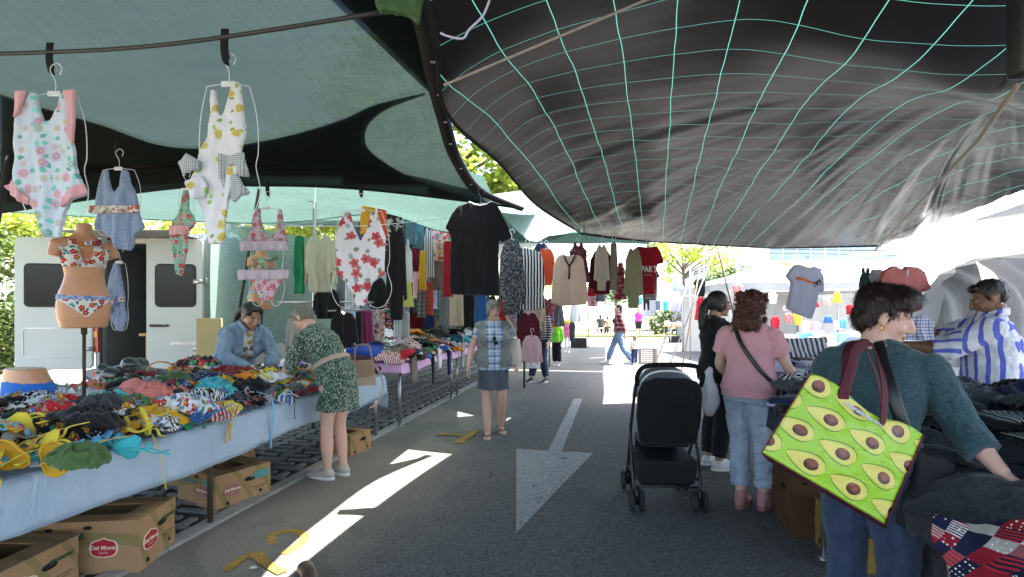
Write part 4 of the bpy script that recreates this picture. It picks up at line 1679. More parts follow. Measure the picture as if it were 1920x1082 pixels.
def table(name, label, u0, u1, v0, v1, z, clothmat, legm, drop, legs, seed, wave=.02, corner=0):
    t = thing(name, label, 'table', A((u0 + u1) / 2, (v0 + v1) / 2, 0), AROT)
    inv = lambda u, v, zz: V((v - (v0 + v1) / 2, u - (u0 + u1) / 2, zz))   # local: x across, y along
    obj('tabletop', box(bmesh.new(), (0, 0, z - .02), (v1 - v0 - .02, u1 - u0 - .02, .03)), legm, t, False)
    for (u, v) in legs:
        bm = bmesh.new()
        sweep(bm, [inv(u, v, 0), inv(u, v, z - .03)], .018, 10)
        box(bm, inv(u, v, .006), (.05, .05, .012))
        obj('leg', bm, legm, t)
    # cloth: top sheet with skirts
    bm = bmesh.new()
    nu, nv = 64, 22
    prof = [(-drop[0], 0)] + [(0, 0)] * 0
    g = {}
    cols = []
    for q in range(5):
        cols.append(('L', q / 5))
    for q in range(nv + 1):
        cols.append(('T', q / nv))
    for q in range(1, 8):
        cols.append(('R', q / 7))
    rows = []
    for q in range(6):
        rows.append(('N', 1 - q / 6))
    for q in range(nu + 1):
        rows.append(('T', q / nu))
    for q in range(1, 7):
        rows.append(('F', q / 6))
    for i, (rk, rf) in enumerate(rows):
        for j, (ck, cf) in enumerate(cols):
            u = u0 if rk == 'N' else u1 if rk == 'F' else u0 + (u1 - u0) * rf
            v = v0 if ck == 'L' else v1 if ck == 'R' else v0 + (v1 - v0) * cf
            dn = 0
            out_u = out_v = 0
            if ck == 'R':
                L = drop[1] + wave * noise.noise(V((u * 1.1 + seed, 2, 0))) * 1.5
                dn = max(dn, L * cf)
                out_v = .012 + .02 * cf + wave * cf * (noise.noise(V((u * 3.0, seed, 0))) + .7 * noise.noise(V((u * 9.0, seed + cf, 0))))
                dn += .015 * cf * math.sin(u * 2.4 + seed)
            if ck == 'L':
                dn = max(dn, drop[0] * (1 - cf))
                out_v = -.012 - .015 * (1 - cf)
            if rk in 'NF':
                f = rf
                L = (drop[2] if rk == 'N' else drop[3]) + wave * noise.noise(V((v * 3, seed + 4, 0)))
                if rk == 'F' and corner:
                    L += corner * max(0, (v - v0) / (v1 - v0) - .5) * 1.2
                dn = max(dn, L * f)
                out_u = (-1 if rk == 'N' else 1) * (.012 + .02 * f + wave * f * noise.noise(V((v * 4, seed + 9, 0))))
            zz = z - dn + .004 * noise.noise(V((u * 6, v * 6, seed)))
            g[i, j] = bm.verts.new(inv(u + out_u, v + out_v, zz))
    for i in range(len(rows) - 1):
        for j in range(len(cols) - 1):
            bm.faces.new((g[i, j], g[i, j + 1], g[i + 1, j + 1], g[i + 1, j]))
    bmesh.ops.recalc_face_normals(bm, faces=bm.faces)
    bmesh.ops.solidify(bm, geom=bm.faces[:], thickness=-.003)
    cl = obj('tablecloth', bm, clothmat, None, True, t.location, AROT)
    return t, cl


m = Mat('light_blue_vinyl', .55, .3)
v = m.coord()
m.color(m.mix(m.noise(v, 2.5, 4), (.42, .52, .62), (.50, .61, .71)))
m.bump(m.noise(m.coord(scale=(1, 1, .5)), 7., 5, .6, .8), .7, .04)
t = m.n('BsdfTranslucent', {0: (.38, .52, .66)})
x = m.n('MixShader', {0: .25})
m.t.links.new(m.b.outputs[0], x.inputs[1])
m.t.links.new(t.outputs[0], x.inputs[2])
m.t.links.new(x.outputs[0], m.out.inputs[0])
BLUEV = m.m
SWZ = .70
t, cl = table('trestle_table', 'long trestle table carrying the swimwear heap above the banana boxes', .6, 4.9, VE - 1.5, VE, SWZ, BLUEV, RUST, (.2, .25, .2, .05), [(3.20, VE - .06), (3.20, VE - 1.4), (1.0, VE - .06), (1.0, VE - 1.4)], 1)
setp(cl, 'light blue plastic tablecloth under the heaped swimwear nearest the camera', 'tablecloth', 'light blue tablecloths')
t, cl = table('trestle_table', 'table end behind the woman in the green dress, cloth hanging to one corner', 4.93, 5.9, VE - .78, VE, SWZ, BLUEV, METAL, (.2, .24, .05, .30), [(5.8, VE - .06), (5.8, VE - .7)], 2, .03, .12)
setp(cl, 'light blue plastic cloth with drooping corner beside the woman in green dress', 'tablecloth', 'light blue tablecloths')
PINKV = plain('pink_vinyl', (.68, .38, .60), .5, .3, .1, 5.)
for k, (u0, u1, v0, z, lab, cl_lab) in enumerate(((6.28, 8.75, VE - 1.6, .80, 'trestle table of heaped clothes, nearer of the two with pink cloth', 'pink plastic tablecloth under the nearer heap of clothes'),
                                             (8.85, 11.4, VE - 1.9, .80, 'farther pink covered table behind the woman in the grey vest', 'pink plastic tablecloth on the farther clothes table'))):
    t, cl = table('trestle_table', lab, u0, u1, v0, VE + .05, z, PINKV, METAL, (.1, .11, .11, .1), [(u0 + .1, VE), (u1 - .15, VE), (u0 + .1, v0 + .1), (u1 - .15, v0 + .1)], 5 + k, .015)
    setp(cl, cl_lab, 'tablecloth', 'pink tablecloths')


# swimwear heap
def swz(u, v):
    a = (v - (VE - 1.5)) / 1.5
    e = min(1, max(0, (1 - a) * 5)) * min(1, max(0, (a) * 6))
    return SWZ + .006 + .15 * e * (.75 + .4 * noise.noise(V((u * 1.5, v * 1.5, 1))))


SWC = ['black', 'black', 'black', 'white', 'white', 'white', 'mustard yellow', 'mustard yellow', 'lemon yellow', 'orange', 'bright red', 'dark red', 'sky blue', 'olive green', 'emerald green', 'lilac', 'pale grey', 'navy', 'coral pink', 'mid blue', 'slate grey', 'white', 'turquoise', 'black', 'charcoal', 'cream']
SWP = [None, None, None, 'flowered', 'spotted', 'striped', 'tropical', None]
SWK = ['bikini top', 'bikini top', 'bikini bottom', 'swimsuit', 'swimsuit', 'bikini bottom']
SWB = ['swimsuit']
nm = lambda k: {'bikini top': 'bikini', 'bikini bottom': 'bikini_briefs'}.get(k, k.replace(' ', '_'))
heap(A, SWB, SWC, SWP, lambda u, v: SWZ + .01 + .55 * (swz(u, v) - SWZ), 48, .21, 'swimwear heaped on the blue table', 'the swimwear table', 'swimwear', nm, (1.75, 4.8), (VE - 1.4, VE - .12), 9)
heap(A, SWK, SWC, SWP, swz, 225, .125, 'swimwear heaped on the blue table', 'the swimwear table', 'swimwear', nm, (1.75, 4.85), (VE - 1.45, VE - .2), 1)
heap(A, SWK, SWC, SWP, lambda u, v: SWZ + .03, 46, .12, 'swimwear heaped on the blue table', 'the swimwear table', 'swimwear', nm, (1.8, 4.85), (VE - .19, VE + .0), 5)
heap(A, SWK, SWC, SWP, lambda u, v: SWZ + .05, 26, .13, 'swimwear heaped on the table end', 'the far end of the swimwear table', 'swimwear', nm, (4.95, 5.75), (VE - .72, VE - .1), 2)
# larger pieces lying on top near the camera
for (px, py, z, kind, r_, colr, pat, rz, lab) in ((62, 858, .80, 'bikini top', .17, 'mustard yellow', None, .3, 'large mustard bikini top at the near left corner of the heap'), (108, 836, .82, 'bikini top', .12, 'lemon yellow', None, -.4, 'lemon bikini cups right of the large mustard top'),
                                           (150, 868, .77, 'swimsuit', .13, 'olive green', None, .8, 'olive green cloth hanging at the near left edge of the heap'), (40, 758, .86, 'bikini top', .16, 'white', None, .1, 'white padded bikini top stacked at the far left of the heap'),
                                           (18, 790, .84, 'bikini top', .14, 'white', 'flowered', 1.2, 'white flowered bikini top at the left margin of the heap'), (120, 778, .86, 'bikini top', .17, 'black', None, .6, 'large black bikini top between white and red pieces'),
                                           (165, 800, .83, 'swimsuit', .17, 'black', None, 1.9, 'black swimsuit crumpled behind the turquoise and white cups'), (212, 838, .79, 'bikini top', .12, 'turquoise', None, .2, 'turquoise bikini cups at the table edge above the banana box'),
                                           (268, 792, .82, 'bikini top', .14, 'lemon yellow', None, -.9, 'lemon bikini top on grey straps in the middle of the heap edge'), (350, 768, .82, 'swimsuit', .17, 'white', 'flowered', .4, 'white flowered swimsuit spread at the middle of the heap'),
                                           (388, 748, .84, 'swimsuit', .12, 'black', 'striped', 1.1, 'black and white striped piece right of the white flowered swimsuit'), (505, 708, .88, 'bikini top', .14, 'lemon yellow', None, 1.5, 'lemon bikini top upright on the heap near the green dress'),
                                           (258, 722, .90, 'bikini top', .18, 'black', None, 2.2, 'black bikini top with loose loops in front of the grey mannequin'), (330, 722, .90, 'bikini top', .15, 'orange', None, 2.8, 'orange bikini top in front of the grey mannequin')):
    HEAP_N[0] += 1
    setp(obj(nm(kind), heap_cloth(kind, r_, 4000 + HEAP_N[0]), cloth('heap_' + colr + (pat or ''), PALETTE[colr], PATTERNS[pat] if pat else None, ax='XY'), None, True, P(px, py, (CAMZ - z) * F / (py - HZ)), (.25, .1, rz)), lab, 'swimwear', 'swimwear heaped on the blue table')
# pieces hanging over the edge
for (a, b_, wd, col, lab) in (((510, 745), (508, 840), .022, 'sky blue', 'bright blue strap hanging over the blue tablecloth near the dress woman'), ((548, 738), (553, 786), .010, 'black', 'thin black strap hanging off the table edge beside the green dress'),
                              ((430, 770), (432, 825), .020, 'mustard yellow', 'knotted mustard bikini string hanging over the middle of the blue cloth'), ((285, 812), (312, 918), .006, 'lemon yellow', 'long thin yellow cord trailing down from the table above the fruit boxes')):
    base = V(((a[0] - 960) / F, 1, (HZ - a[1]) / F))
    # depth where the ray crosses the table edge plane v = VE + .04
    dpt = (VE + .045) / (AN.x * base.x + AN.y)
    p, q = P(*a, dpt), P(*b_, dpt)
    back = -AN * .13
    pts = [p + back + V((0, 0, .04)), p + back * .3 + V((0, 0, .015)), p + V((0, 0, -.01)), p.lerp(q, .35) + AN * .012 + AD * .006, p.lerp(q, .7) + AN * .006 - AD * .006, q]
    bm = bmesh.new()
    sweep(bm, [x_ - p for x_ in spline(pts, 5)], [(wd / 2, .0022)] * 26, 8, ref=AN)
    if 'knotted' in lab:
        sweep(bm, [x_ - p for x_ in spline([p.lerp(q, .5), p.lerp(q, .8) - AD * .04, p.lerp(q, 1.05) - AD * .05], 4)], [(.007, .002)] * 9, 8, ref=AN)
        ell(bm, p.lerp(q, .5) - p, (.014, .014, .014))
    setp(obj('strap', bm, cloth('heap_' + col, PALETTE[col], ax='XY'), None, True, p), lab, 'strap', 'straps hanging off the swimwear table')

# heaps on the pink tables
GC_ = ['black', 'charcoal', 'white', 'pale grey', 'bright red', 'burgundy', 'turquoise', 'royal blue', 'navy', 'beige', 'taupe', 'emerald green', 'coral pink', 'orange', 'cream', 'olive green', 'slate grey', 'pale pink']
GP_ = [None, None, None, None, 'flowered', 'striped', 'leafy']
heap(A, ['crumpled garment', 'crumpled garment', 'folded garment'], GC_, GP_, lambda u, v: .81 + .15 * min(1, (VE + .05 - v) * 3) + .05 * noise.noise(V((u * 2, v * 2, 5))), 74, .23, 'clothes heaped on the nearer pink table', 'the nearer pink table', 'clothing', nm, (6.34, 8.7), (VE - 1.5, VE - .14), 3)
heap(A, ['crumpled garment'], GC_, GP_, lambda u, v: .82, 26, .19, 'clothes heaped on the nearer pink table', 'the nearer pink table', 'clothing', nm, (6.33, 8.72), (VE - .13, VE + .03), 31)
heap(A, ['crumpled garment', 'crumpled garment', 'folded garment'], GC_, GP_, lambda u, v: .81 + .24 * min(1, (VE + .05 - v) * 2) + .06 * noise.noise(V((u * 2, v * 2, 9))), 52, .28, 'clothes heaped on the farther pink table', 'the farther pink table', 'clothing', nm, (8.95, 11.3), (VE - 1.8, VE - .02), 4)
# garments draped over the front of the pink tables
for k, (px, y0, y1, wpx, col, lab) in enumerate(((776, 655, 716, 26, 'taupe', 'taupe trousers draped over the edge of the nearer pink table'), (824, 655, 690, 16, 'white', 'white top draped over the pink table edge'),
                                              (843, 652, 702, 18, 'navy', 'navy garment draped at the corner of the pink table'), (812, 660, 720, 12, 'black', 'black strip hanging from the pink table edge'),
                                              (868, 628, 688, 14, 'leafy', 'green patterned scarf hanging off the farther pink table'))):
    base = V(((px - 960) / F, 1, 0))
    dpt = (VE + .09) / (AN.x * base.x + AN.y)
    p = P(px, y0, dpt)
    hw = wpx / F * dpt / 2
    L = (y1 - y0) / F * dpt
    bm = bmesh.new()
    rings = []
    for q in range(10):
        f = q / 9
        off = -AN * .16 * max(0, 1 - f * 5) + V((0, 0, .09 * max(0, 1 - f * 5) - L * max(0, (f - .2) / .8)))
        rings.append([off + AD * (hw * (1 + .3 * f) * x_ + .01 * noise.noise(V((f * 5, k, 0)))) + AN * (.014 * math.sin(x_ * 5 + f * 3 + k) + dy) for x_, dy in [(-1, 0), (-.5, .012), (0, .016), (.5, .012), (1, 0), (.5, -.008), (0, -.008), (-.5, -.008)]])
    loft(bm, rings)
    bmesh.ops.recalc_face_normals(bm, faces=bm.faces)
    mm = cloth('drape_' + col, PALETTE.get(col, (.5, .5, .5)), PATTERNS['leafy'] if col == 'leafy' else None, ax='YZ')
    setp(obj('draped_garment', bm, mm, None, True, p), lab, 'clothing', 'garments draped over the pink tables')

# ---------------------------------------------------------------- fruit boxes
CARD = Mat('printed_cardboard', .85, .15)
v = CARD.coord()
q = CARD.coord(scale=(1, 1, 1))
f1 = CARD.n('TexWave', {'Vector': CARD.coord(scale=(1, 1, 1), rot=(.3, .5, .2)), 'Scale': 1.9, 'Distortion': 3.2, 'Detail': 1., 'Detail Scale': .8}).outputs[1]
card = CARD.mix(CARD.noise(v, 5., 5), (.30, .175, .085), (.40, .245, .125))
card = CARD.mix(CARD.math('MULTIPLY', CARD.math('GREATER_THAN', f1, .86), .55), card, (.16, .15, .05))
CARD.color(CARD.mix(CARD.math('MULTIPLY', CARD.math('GREATER_THAN', CARD.noise(v, 3.2, 6, .7), .64), .35), card, (.20, .11, .05)))
CARD.bump(CARD.noise(CARD.coord(scale=(1, 1, .1)), 60., 3), .15, .004)
CARDM = CARD.m
RED_LOGO = plain('red_logo_ink', (.38, .02, .03), .6)
CREAM = plain('cream_ink', (.72, .62, .45), .6)
GREENINK = plain('dark_green_ink', (.035, .085, .03), .7)
TEALINK = plain('teal_ink', (.09, .26, .22), .7)
HOLE = plain('box_hole', (.012, .010, .008), .9)


def logo_outline(w, h):
    """crest of a scalloped badge with a point on top"""
    pts = []
    for k in range(40):
        a = k / 40 * 2 * math.pi
        x, z = math.cos(a), math.sin(a)
        r = 1 - .10 * abs(math.sin(a * 2)) ** .7 - .08 * math.cos(4 * a)
        zz = z * r
        if abs(x) < .25 and z > 0:
            zz += .16 * (1 - abs(x) / .25)
        pts.append((x * r * w, zz * h))
    return pts


def fruit_box(label, corner, right, left, h, tint=CARDM, letter=True, faded=False, group='fruit boxes under the swimwear table'):
    """corner, right, left: ground points of the three seen corners"""
    ax, ay = right - corner, left - corner
    lx, ly = ax.length, ay.length
    ex, ey = ax.normalized(), ay.normalized()
    ey = (ey - ex * ey.dot(ex)).normalized()
    rot = math.atan2(ex.y, ex.x)
    t = thing('fruit_box', label, 'box', corner, rot, group)
    sgn = 1 if ex.cross(ey).z > 0 else -1
    fx = (lambda x: x)
    # local x along the right face, y along the left face
    bm = bmesh.new()
    th = .006
    box(bm, (lx / 2, sgn * th / 2, h / 2), (lx, th, h))
    box(bm, (lx / 2, sgn * (ly - th / 2), h / 2), (lx, th, h))
    box(bm, (th / 2, sgn * ly / 2, h / 2), (th, ly - 2 * th - .002, h - .002))
    box(bm, (lx - th / 2, sgn * ly / 2, h / 2), (th, ly - 2 * th - .002, h - .002))
    box(bm, (lx / 2, sgn * ly / 2, .006), (lx - .014, ly - .014, .008))
    bmesh.ops.subdivide_edges(bm, edges=bm.edges[:], cuts=3, use_grid_fill=True)
    for vv in bm.verts:
        vv.co += V((noise.noise(vv.co * 9), noise.noise(vv.co * 9 + V((4, 0, 0))), .4 * noise.noise(vv.co * 9 + V((0, 5, 0))))) * .007
    obj('box_wall', bm, tint, t, False)
    # lid rim: a top panel with the hand hole cut out
    bm = bmesh.new()
    m1, m2 = .22, .28
    zt = h + .003
    for (x0, x1, y0, y1) in ((-.004, lx + .004, -.004, ly * m1), (-.004, lx + .004, ly * (1 - m1), ly + .004), (-.004, lx * m2, ly * m1 + .001, ly * (1 - m1) - .001), (lx * (1 - m2), lx + .004, ly * m1 + .001, ly * (1 - m1) - .001)):
        box(bm, ((x0 + x1) / 2, sgn * (y0 + y1) / 2, zt), (x1 - x0, y1 - y0, .005))
    obj('lid', bm, tint, t, False)
    # print and holes on both seen faces
    Mr = Matrix.Translation((0, 0, 0)) if True else None
    faces = ((lx, Matrix.Translation((lx / 2, -sgn * .0035, 0)) @ (Matrix.Identity(4) if sgn > 0 else Matrix.Rotation(math.pi, 4, 'Z'))),
             (ly, Matrix.Translation((-.0035, sgn * ly / 2, 0)) @ Matrix.Rotation(-math.pi / 2, 4, 'Z') @ Matrix.Identity(4)))
    for fi, (L, M) in enumerate(faces):
        oc = 0.04 if fi == 0 else -.03
        lw, lh = (.075, .05) if not faded else (.07, .045)
        cz = h * .50
        cx = (-L * .22 if fi == 0 else L * .17)
        if letter:
            lo = obj('logo', prism(bmesh.new(), [(x + cx, z + cz) for x, z in logo_outline(lw * 1.1, lh * 1.12)], -.002, .001, M), CREAM if not faded else plain('faded_logo', (.34, .20, .13), .8), t, False)
            obj('logo_field', prism(bmesh.new(), [(x + cx, z + cz) for x, z in logo_outline(lw, lh)], -.0035, -.0021, M), RED_LOGO if not faded else plain('faded_logo_field', (.30, .13, .10), .8), lo, False)
            for s_, sz, dz in (('Del Monte', .031, .004), ('Quality', .017, -.022)):
                me = text_mesh(s_, sz * lw / .075, .0006, .0006, shear=.1)
                me.transform(M @ Matrix.Translation((cx, -.0042, cz + dz)) @ Matrix.Rotation(math.pi / 2, 4, 'X'))
                obj('lettering', me, CREAM if sz > .02 else plain('pink_ink', (.5, .2, .2), .7), lo, False)
            me = text_mesh('BANANAS', .045 if fi else .030, .0006, .001)
            me.transform(M @ Matrix.Translation((-L * .20 if fi else L * .26, -.002, h * .73)) @ Matrix.Rotation(math.pi / 2, 4, 'X'))
            obj('lettering', me, GREENINK if not faded else TEALINK, t, False)
            for k in range(3):
                me = text_mesh(['PRODUCE OF COSTA RICA', 'NET WEIGHT 18 KG', 'KEEP COOL'][k], .011, .0005)
                me.transform(M @ Matrix.Translation((L * .26 if fi == 0 else L * .25, -.002, h * .40 - k * .016 if fi == 0 else h * .86 - k * .014)) @ Matrix.Rotation(math.pi / 2, 4, 'X'))
                if fi == 0:
                    obj('lettering', me, GREENINK, t, False)
        if faded:
            obj('printed_panel', prism(bmesh.new(), [(L * .18, h * .62), (L * .46, h * .62), (L * .46, h * .86), (L * .18, h * .86)], -.002, .001, M), TEALINK, t, False)
        holes = [(L * .1, h * .68, .042, .016), (L * .30, h * .22, .012, .011), (-L * .30, h * .14, .012, .012)] if fi == 0 else [(L * .02, h * .90, .022, .010), (-L * .34, h * .88, .018, .008)]
        for (x, z, rx, rz) in holes:
            o_ = [(x + rx * math.copysign(abs(math.cos(a * math.pi / 10)) ** .7, math.cos(a * math.pi / 10)), z + rz * math.sin(a * math.pi / 10)) for a in range(20)]
            obj('hand_hole', prism(bmesh.new(), o_, -.0025, .001, M), HOLE, t, False)
    return t


fruit_box('open banana box with a big red crest, largest of the boxes under the blue table', G(261, 1074), G(328, 1019), G(72, 1076), .29)
fruit_box('banana box with teal panel standing behind the table leg near the kerb', G(404, 960), G(507, 925), G(342, 937), .25, faded=True)
c0 = V((-2.33, 2.42, 0))
fruit_box('banana box cut off by the lower left corner of the view', c0, c0 + V((.02, .42, 0)), c0 + V((-.54, .03, 0)), .26, faded=False)
c0 = V((-2.36, 4.28, 0))
fruit_box('banana box deep in the shade behind the other fruit boxes', c0, c0 + V((.10, .40, 0)), c0 + V((-.50, .12, 0)), .26, letter=False)
c0 = V((-1.62, 5.35, 0))
fruit_box('small brown box under the drooping cloth beside the green dress woman', c0, c0 + V((.12, .32, 0)), c0 + V((-.36, .12, 0)), .2, letter=False)
# right stall boxes
SHADE_CARD = plain('shaded_cardboard', (.085, .045, .024), .9, .1, .3, 5.)  # cardboard colour darkened to put in the shade under the table
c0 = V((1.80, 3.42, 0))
fruit_box('battered dark cardboard box under the right table by the pink boots', c0 + V((.0, 0, 0)), c0 + V((.10, .50, 0)), c0 + V((-.0, 0, 0)) + V((.42, -.09, 0)), .40, SHADE_CARD, letter=False, group='cardboard boxes under the right stall')
c0 = V((1.84, 2.98, 0))
fruit_box('yellow printed fruit box standing behind the jeans of the avocado bag woman', c0, c0 + V((.07, .38, 0)), c0 + V((.45, -.08, 0)), .28, plain('yellow_card', (.20, .13, .02), .9), letter=False, group='cardboard boxes under the right stall')

# ---------------------------------------------------------------- handbag on the table end
hb = thing('handbag', 'beige leather handbag standing on the blue table end beside the green dress', 'handbag', P(680, 722, 5.45), .3)
LE = plain('beige_leather', (.42, .31, .23), .5, .4, .15, 20., bump=.2)
bm = bmesh.new()
prism(bm, mirror([(0, .25), (.10, .25), (.14, .0), (0, 0)]), -.06, .06)
obj('bag_body', wrinkle(fuse(bm, .01, 4, 'bag'), .006, 12, seed=3), LE, hb)
obj('flap', wrinkle(fuse(prism(bmesh.new(), mirror([(0, .262), (.105, .262), (.125, .12), (.06, .09), (0, .085)]), -.072, -.058), .007, 2, 'flap'), .003, 15), plain('tan_leather', (.30, .19, .12), .5), hb)
obj('handle', tube([(-.08, -.05, .24), (-.06, -.05, .40), (.06, -.05, .40), (.09, -.05, .24)], .008), plain('tan_leather', (.30, .19, .12), .5), hb)
obj('shoulder_strap', tube([(.12, 0, .2), (.20, -.05, .02), (.15, -.1, -.16), (.06, -.12, -.22)], .009), LE, hb)
# ---------------------------------------------------------------- white van, rear doors open
PAINT = Mat('white_van_paint', .32, .5)
v = PAINT.coord()
PAINT.color(PAINT.mix(PAINT.noise(v, 1.6, 5), (.34, .36, .35), (.43, .44, .43)))
PAINT.bump(PAINT.noise(v, 3., 2), .05, .01)
PAINT = PAINT.m
RUB = plain('black_rubber', (.02, .02, .02), .7)
GLASS = plain('dark_window_glass', (.012, .013, .014), .12, .22)
GREYIN = plain('grey_van_lining', (.20, .205, .21), .6)
SILL = plain('grey_bumper', (.20, .20, .20), .6)
VX0, VX1, VY, VZ0, VZ1 = -6.25, -4.60, 8.0, .50, 2.66
van = thing('van', 'white panel van with rear doors wide open behind the swimwear stall', 'van', (VX0, VY, 0), 0)
W_, L_ = VX1 - VX0, 5.2


def rbox_frame(bm, w, h, t, z0, r=.12):
    pass


# body side profile in (y, z), extruded across x, hollow at the rear
bm = bmesh.new()
sidep = [(0, VZ0), (0, 2.52), (.06, 2.62), (.2, VZ1), (4.0, 2.62), (4.7, 1.75), (5.6, 1.35), (5.75, .5)]
for (x0, x1) in ((0, .07), (W_ - .07, W_)):
    a = [bm.verts.new((x0, y, z)) for y, z in sidep]
    b = [bm.verts.new((x1, y, z)) for y, z in sidep]
    bm.faces.new(a)
    bm.faces.new(b)
    for i in range(len(a)):
        j = (i + 1) % len(a)
        bm.faces.new((a[i], a[j], b[j], b[i]))
bmesh.ops.recalc_face_normals(bm, faces=bm.faces)
box(bm, (W_ / 2, 2.1, VZ1 - .045), (W_ - .145, 3.9, .05))
box(bm, (W_ / 2, .04, 2.545), (W_ - .145, .075, .14), bev=.02)
box(bm, (W_ / 2, 5.0, 1.0), (W_ - .145, 1.4, .9))
obj('body', bm, PAINT, van, False)
# pressed panels and seams along the side
bm = bmesh.new()
for (y0, y1, z0, z1) in ((.35, 1.55, 1.55, 2.3), (1.7, 3.2, 1.55, 2.3), (.35, 3.2, .95, 1.42)):
    for (ya, yb, za, zb) in ((y0, y1, z1 - .018, z1), (y0, y1, z0, z0 + .018), (y0, y0 + .018, z0 + .019, z1 - .019), (y1 - .018, y1, z0 + .019, z1 - .019)):
        box(bm, (W_ + .004, (ya + yb) / 2, (za + zb) / 2), (.012, yb - ya, zb - za), bev=.003)
box(bm, (W_ + .006, 2.0, .80), (.03, 3.6, .07), bev=.01)
obj('side_pressing', bm, PAINT, van, False)
bm = bmesh.new()
box(bm, (W_ / 2, .9, 2.56), (W_ - .16, 3.3, .02))
box(bm, (.085, 1.5, 1.55), (.02, 2.8, 1.9))
box(bm, (W_ - .085, 1.5, 1.55), (.02, 2.8, 1.9))
box(bm, (W_ / 2, 2.9, 1.55), (W_ - .2, .03, 1.98))
for z in (1.25, 1.75):
    box(bm, (.105, 1.4, z), (.03, 2.6, .05))
    box(bm, (W_ / 2, 2.87, z), (W_ - .24, .03, .05))
obj('lining', bm, GREYIN, van, False)
obj('load_floor', box(bmesh.new(), (W_ / 2, 1.5, .60), (W_ - .15, 2.8, .05)), plain('worn_plywood', (.11, .09, .07), .8), van, False)
bm = bmesh.new()
box(bm, (W_ / 2, -.07, .52), (W_ + .06, .22, .17), bev=.04)
bp = obj('bumper', bm, SILL, van, False)
obj('reflector', box(bmesh.new(), (.16, -.184, .54), (.10, .01, .05)), plain('red_reflector', (.55, .03, .01), .25), bp, False)
for q in (.0, 1.):
    bm = bmesh.new()
    box(bm, (.03 + q * (W_ - .06), -.012, 1.05), (.075, .04, .40), bev=.012)
    tl_ = obj('tail_light', bm, plain('red_lens', (.42, .02, .015), .2, .5), van, False)
    obj('indicator_lens', box(bmesh.new(), (.03 + q * (W_ - .06), -.036, 1.12), (.06, .01, .09), bev=.003), plain('orange_lens', (.6, .2, .02), .2, .5), tl_, False)
obj('door_seal', box(box(box(bmesh.new(), (.085, -.004, 1.55), (.03, .02, 1.86)), (W_ - .085, -.004, 1.55), (.03, .02, 1.86)), (W_ / 2, -.004, 2.462), (W_ - .2, .02, .025)), RUB, van, False)
for (x, y) in ((.1, 1.0), (W_ - .1, 1.0), (.1, 4.6), (W_ - .1, 4.6)):
    wh = None
    bm = bmesh.new()
    bmesh.ops.create_cone(bm, segments=28, radius1=.34, radius2=.34, depth=.22, cap_ends=True, matrix=Matrix.Translation((x, y, .34)) @ Matrix.Rotation(math.pi / 2, 4, 'Y'))
    bmesh.ops.bevel(bm, geom=[e for e in bm.edges if abs(e.calc_length() - .22) > .05], offset=.03, segments=2, affect='EDGES')
    wh = obj('wheel', bm, RUB, van)
    bm = bmesh.new()
    sg = 1 if x > .5 else -1
    bmesh.ops.create_cone(bm, segments=20, radius1=.20, radius2=.16, depth=.03, cap_ends=True, matrix=Matrix.Translation((x + sg * .115, y, .34)) @ Matrix.Rotation(math.pi / 2 * sg, 4, 'Y'))
    obj('rim', bm, METAL, wh, False)


def rrect(x0, x1, z0, z1, r=.06, n=4):
    out = []
    for (cx, cz, a0) in ((x1 - r, z1 - r, 0), (x0 + r, z1 - r, 90), (x0 + r, z0 + r, 180), (x1 - r, z0 + r, 270)):
        for k in range(n + 1):
            a = R(a0 + 90 * k / n)
            out.append((cx + r * math.cos(a), cz + r * math.sin(a)))
    return out


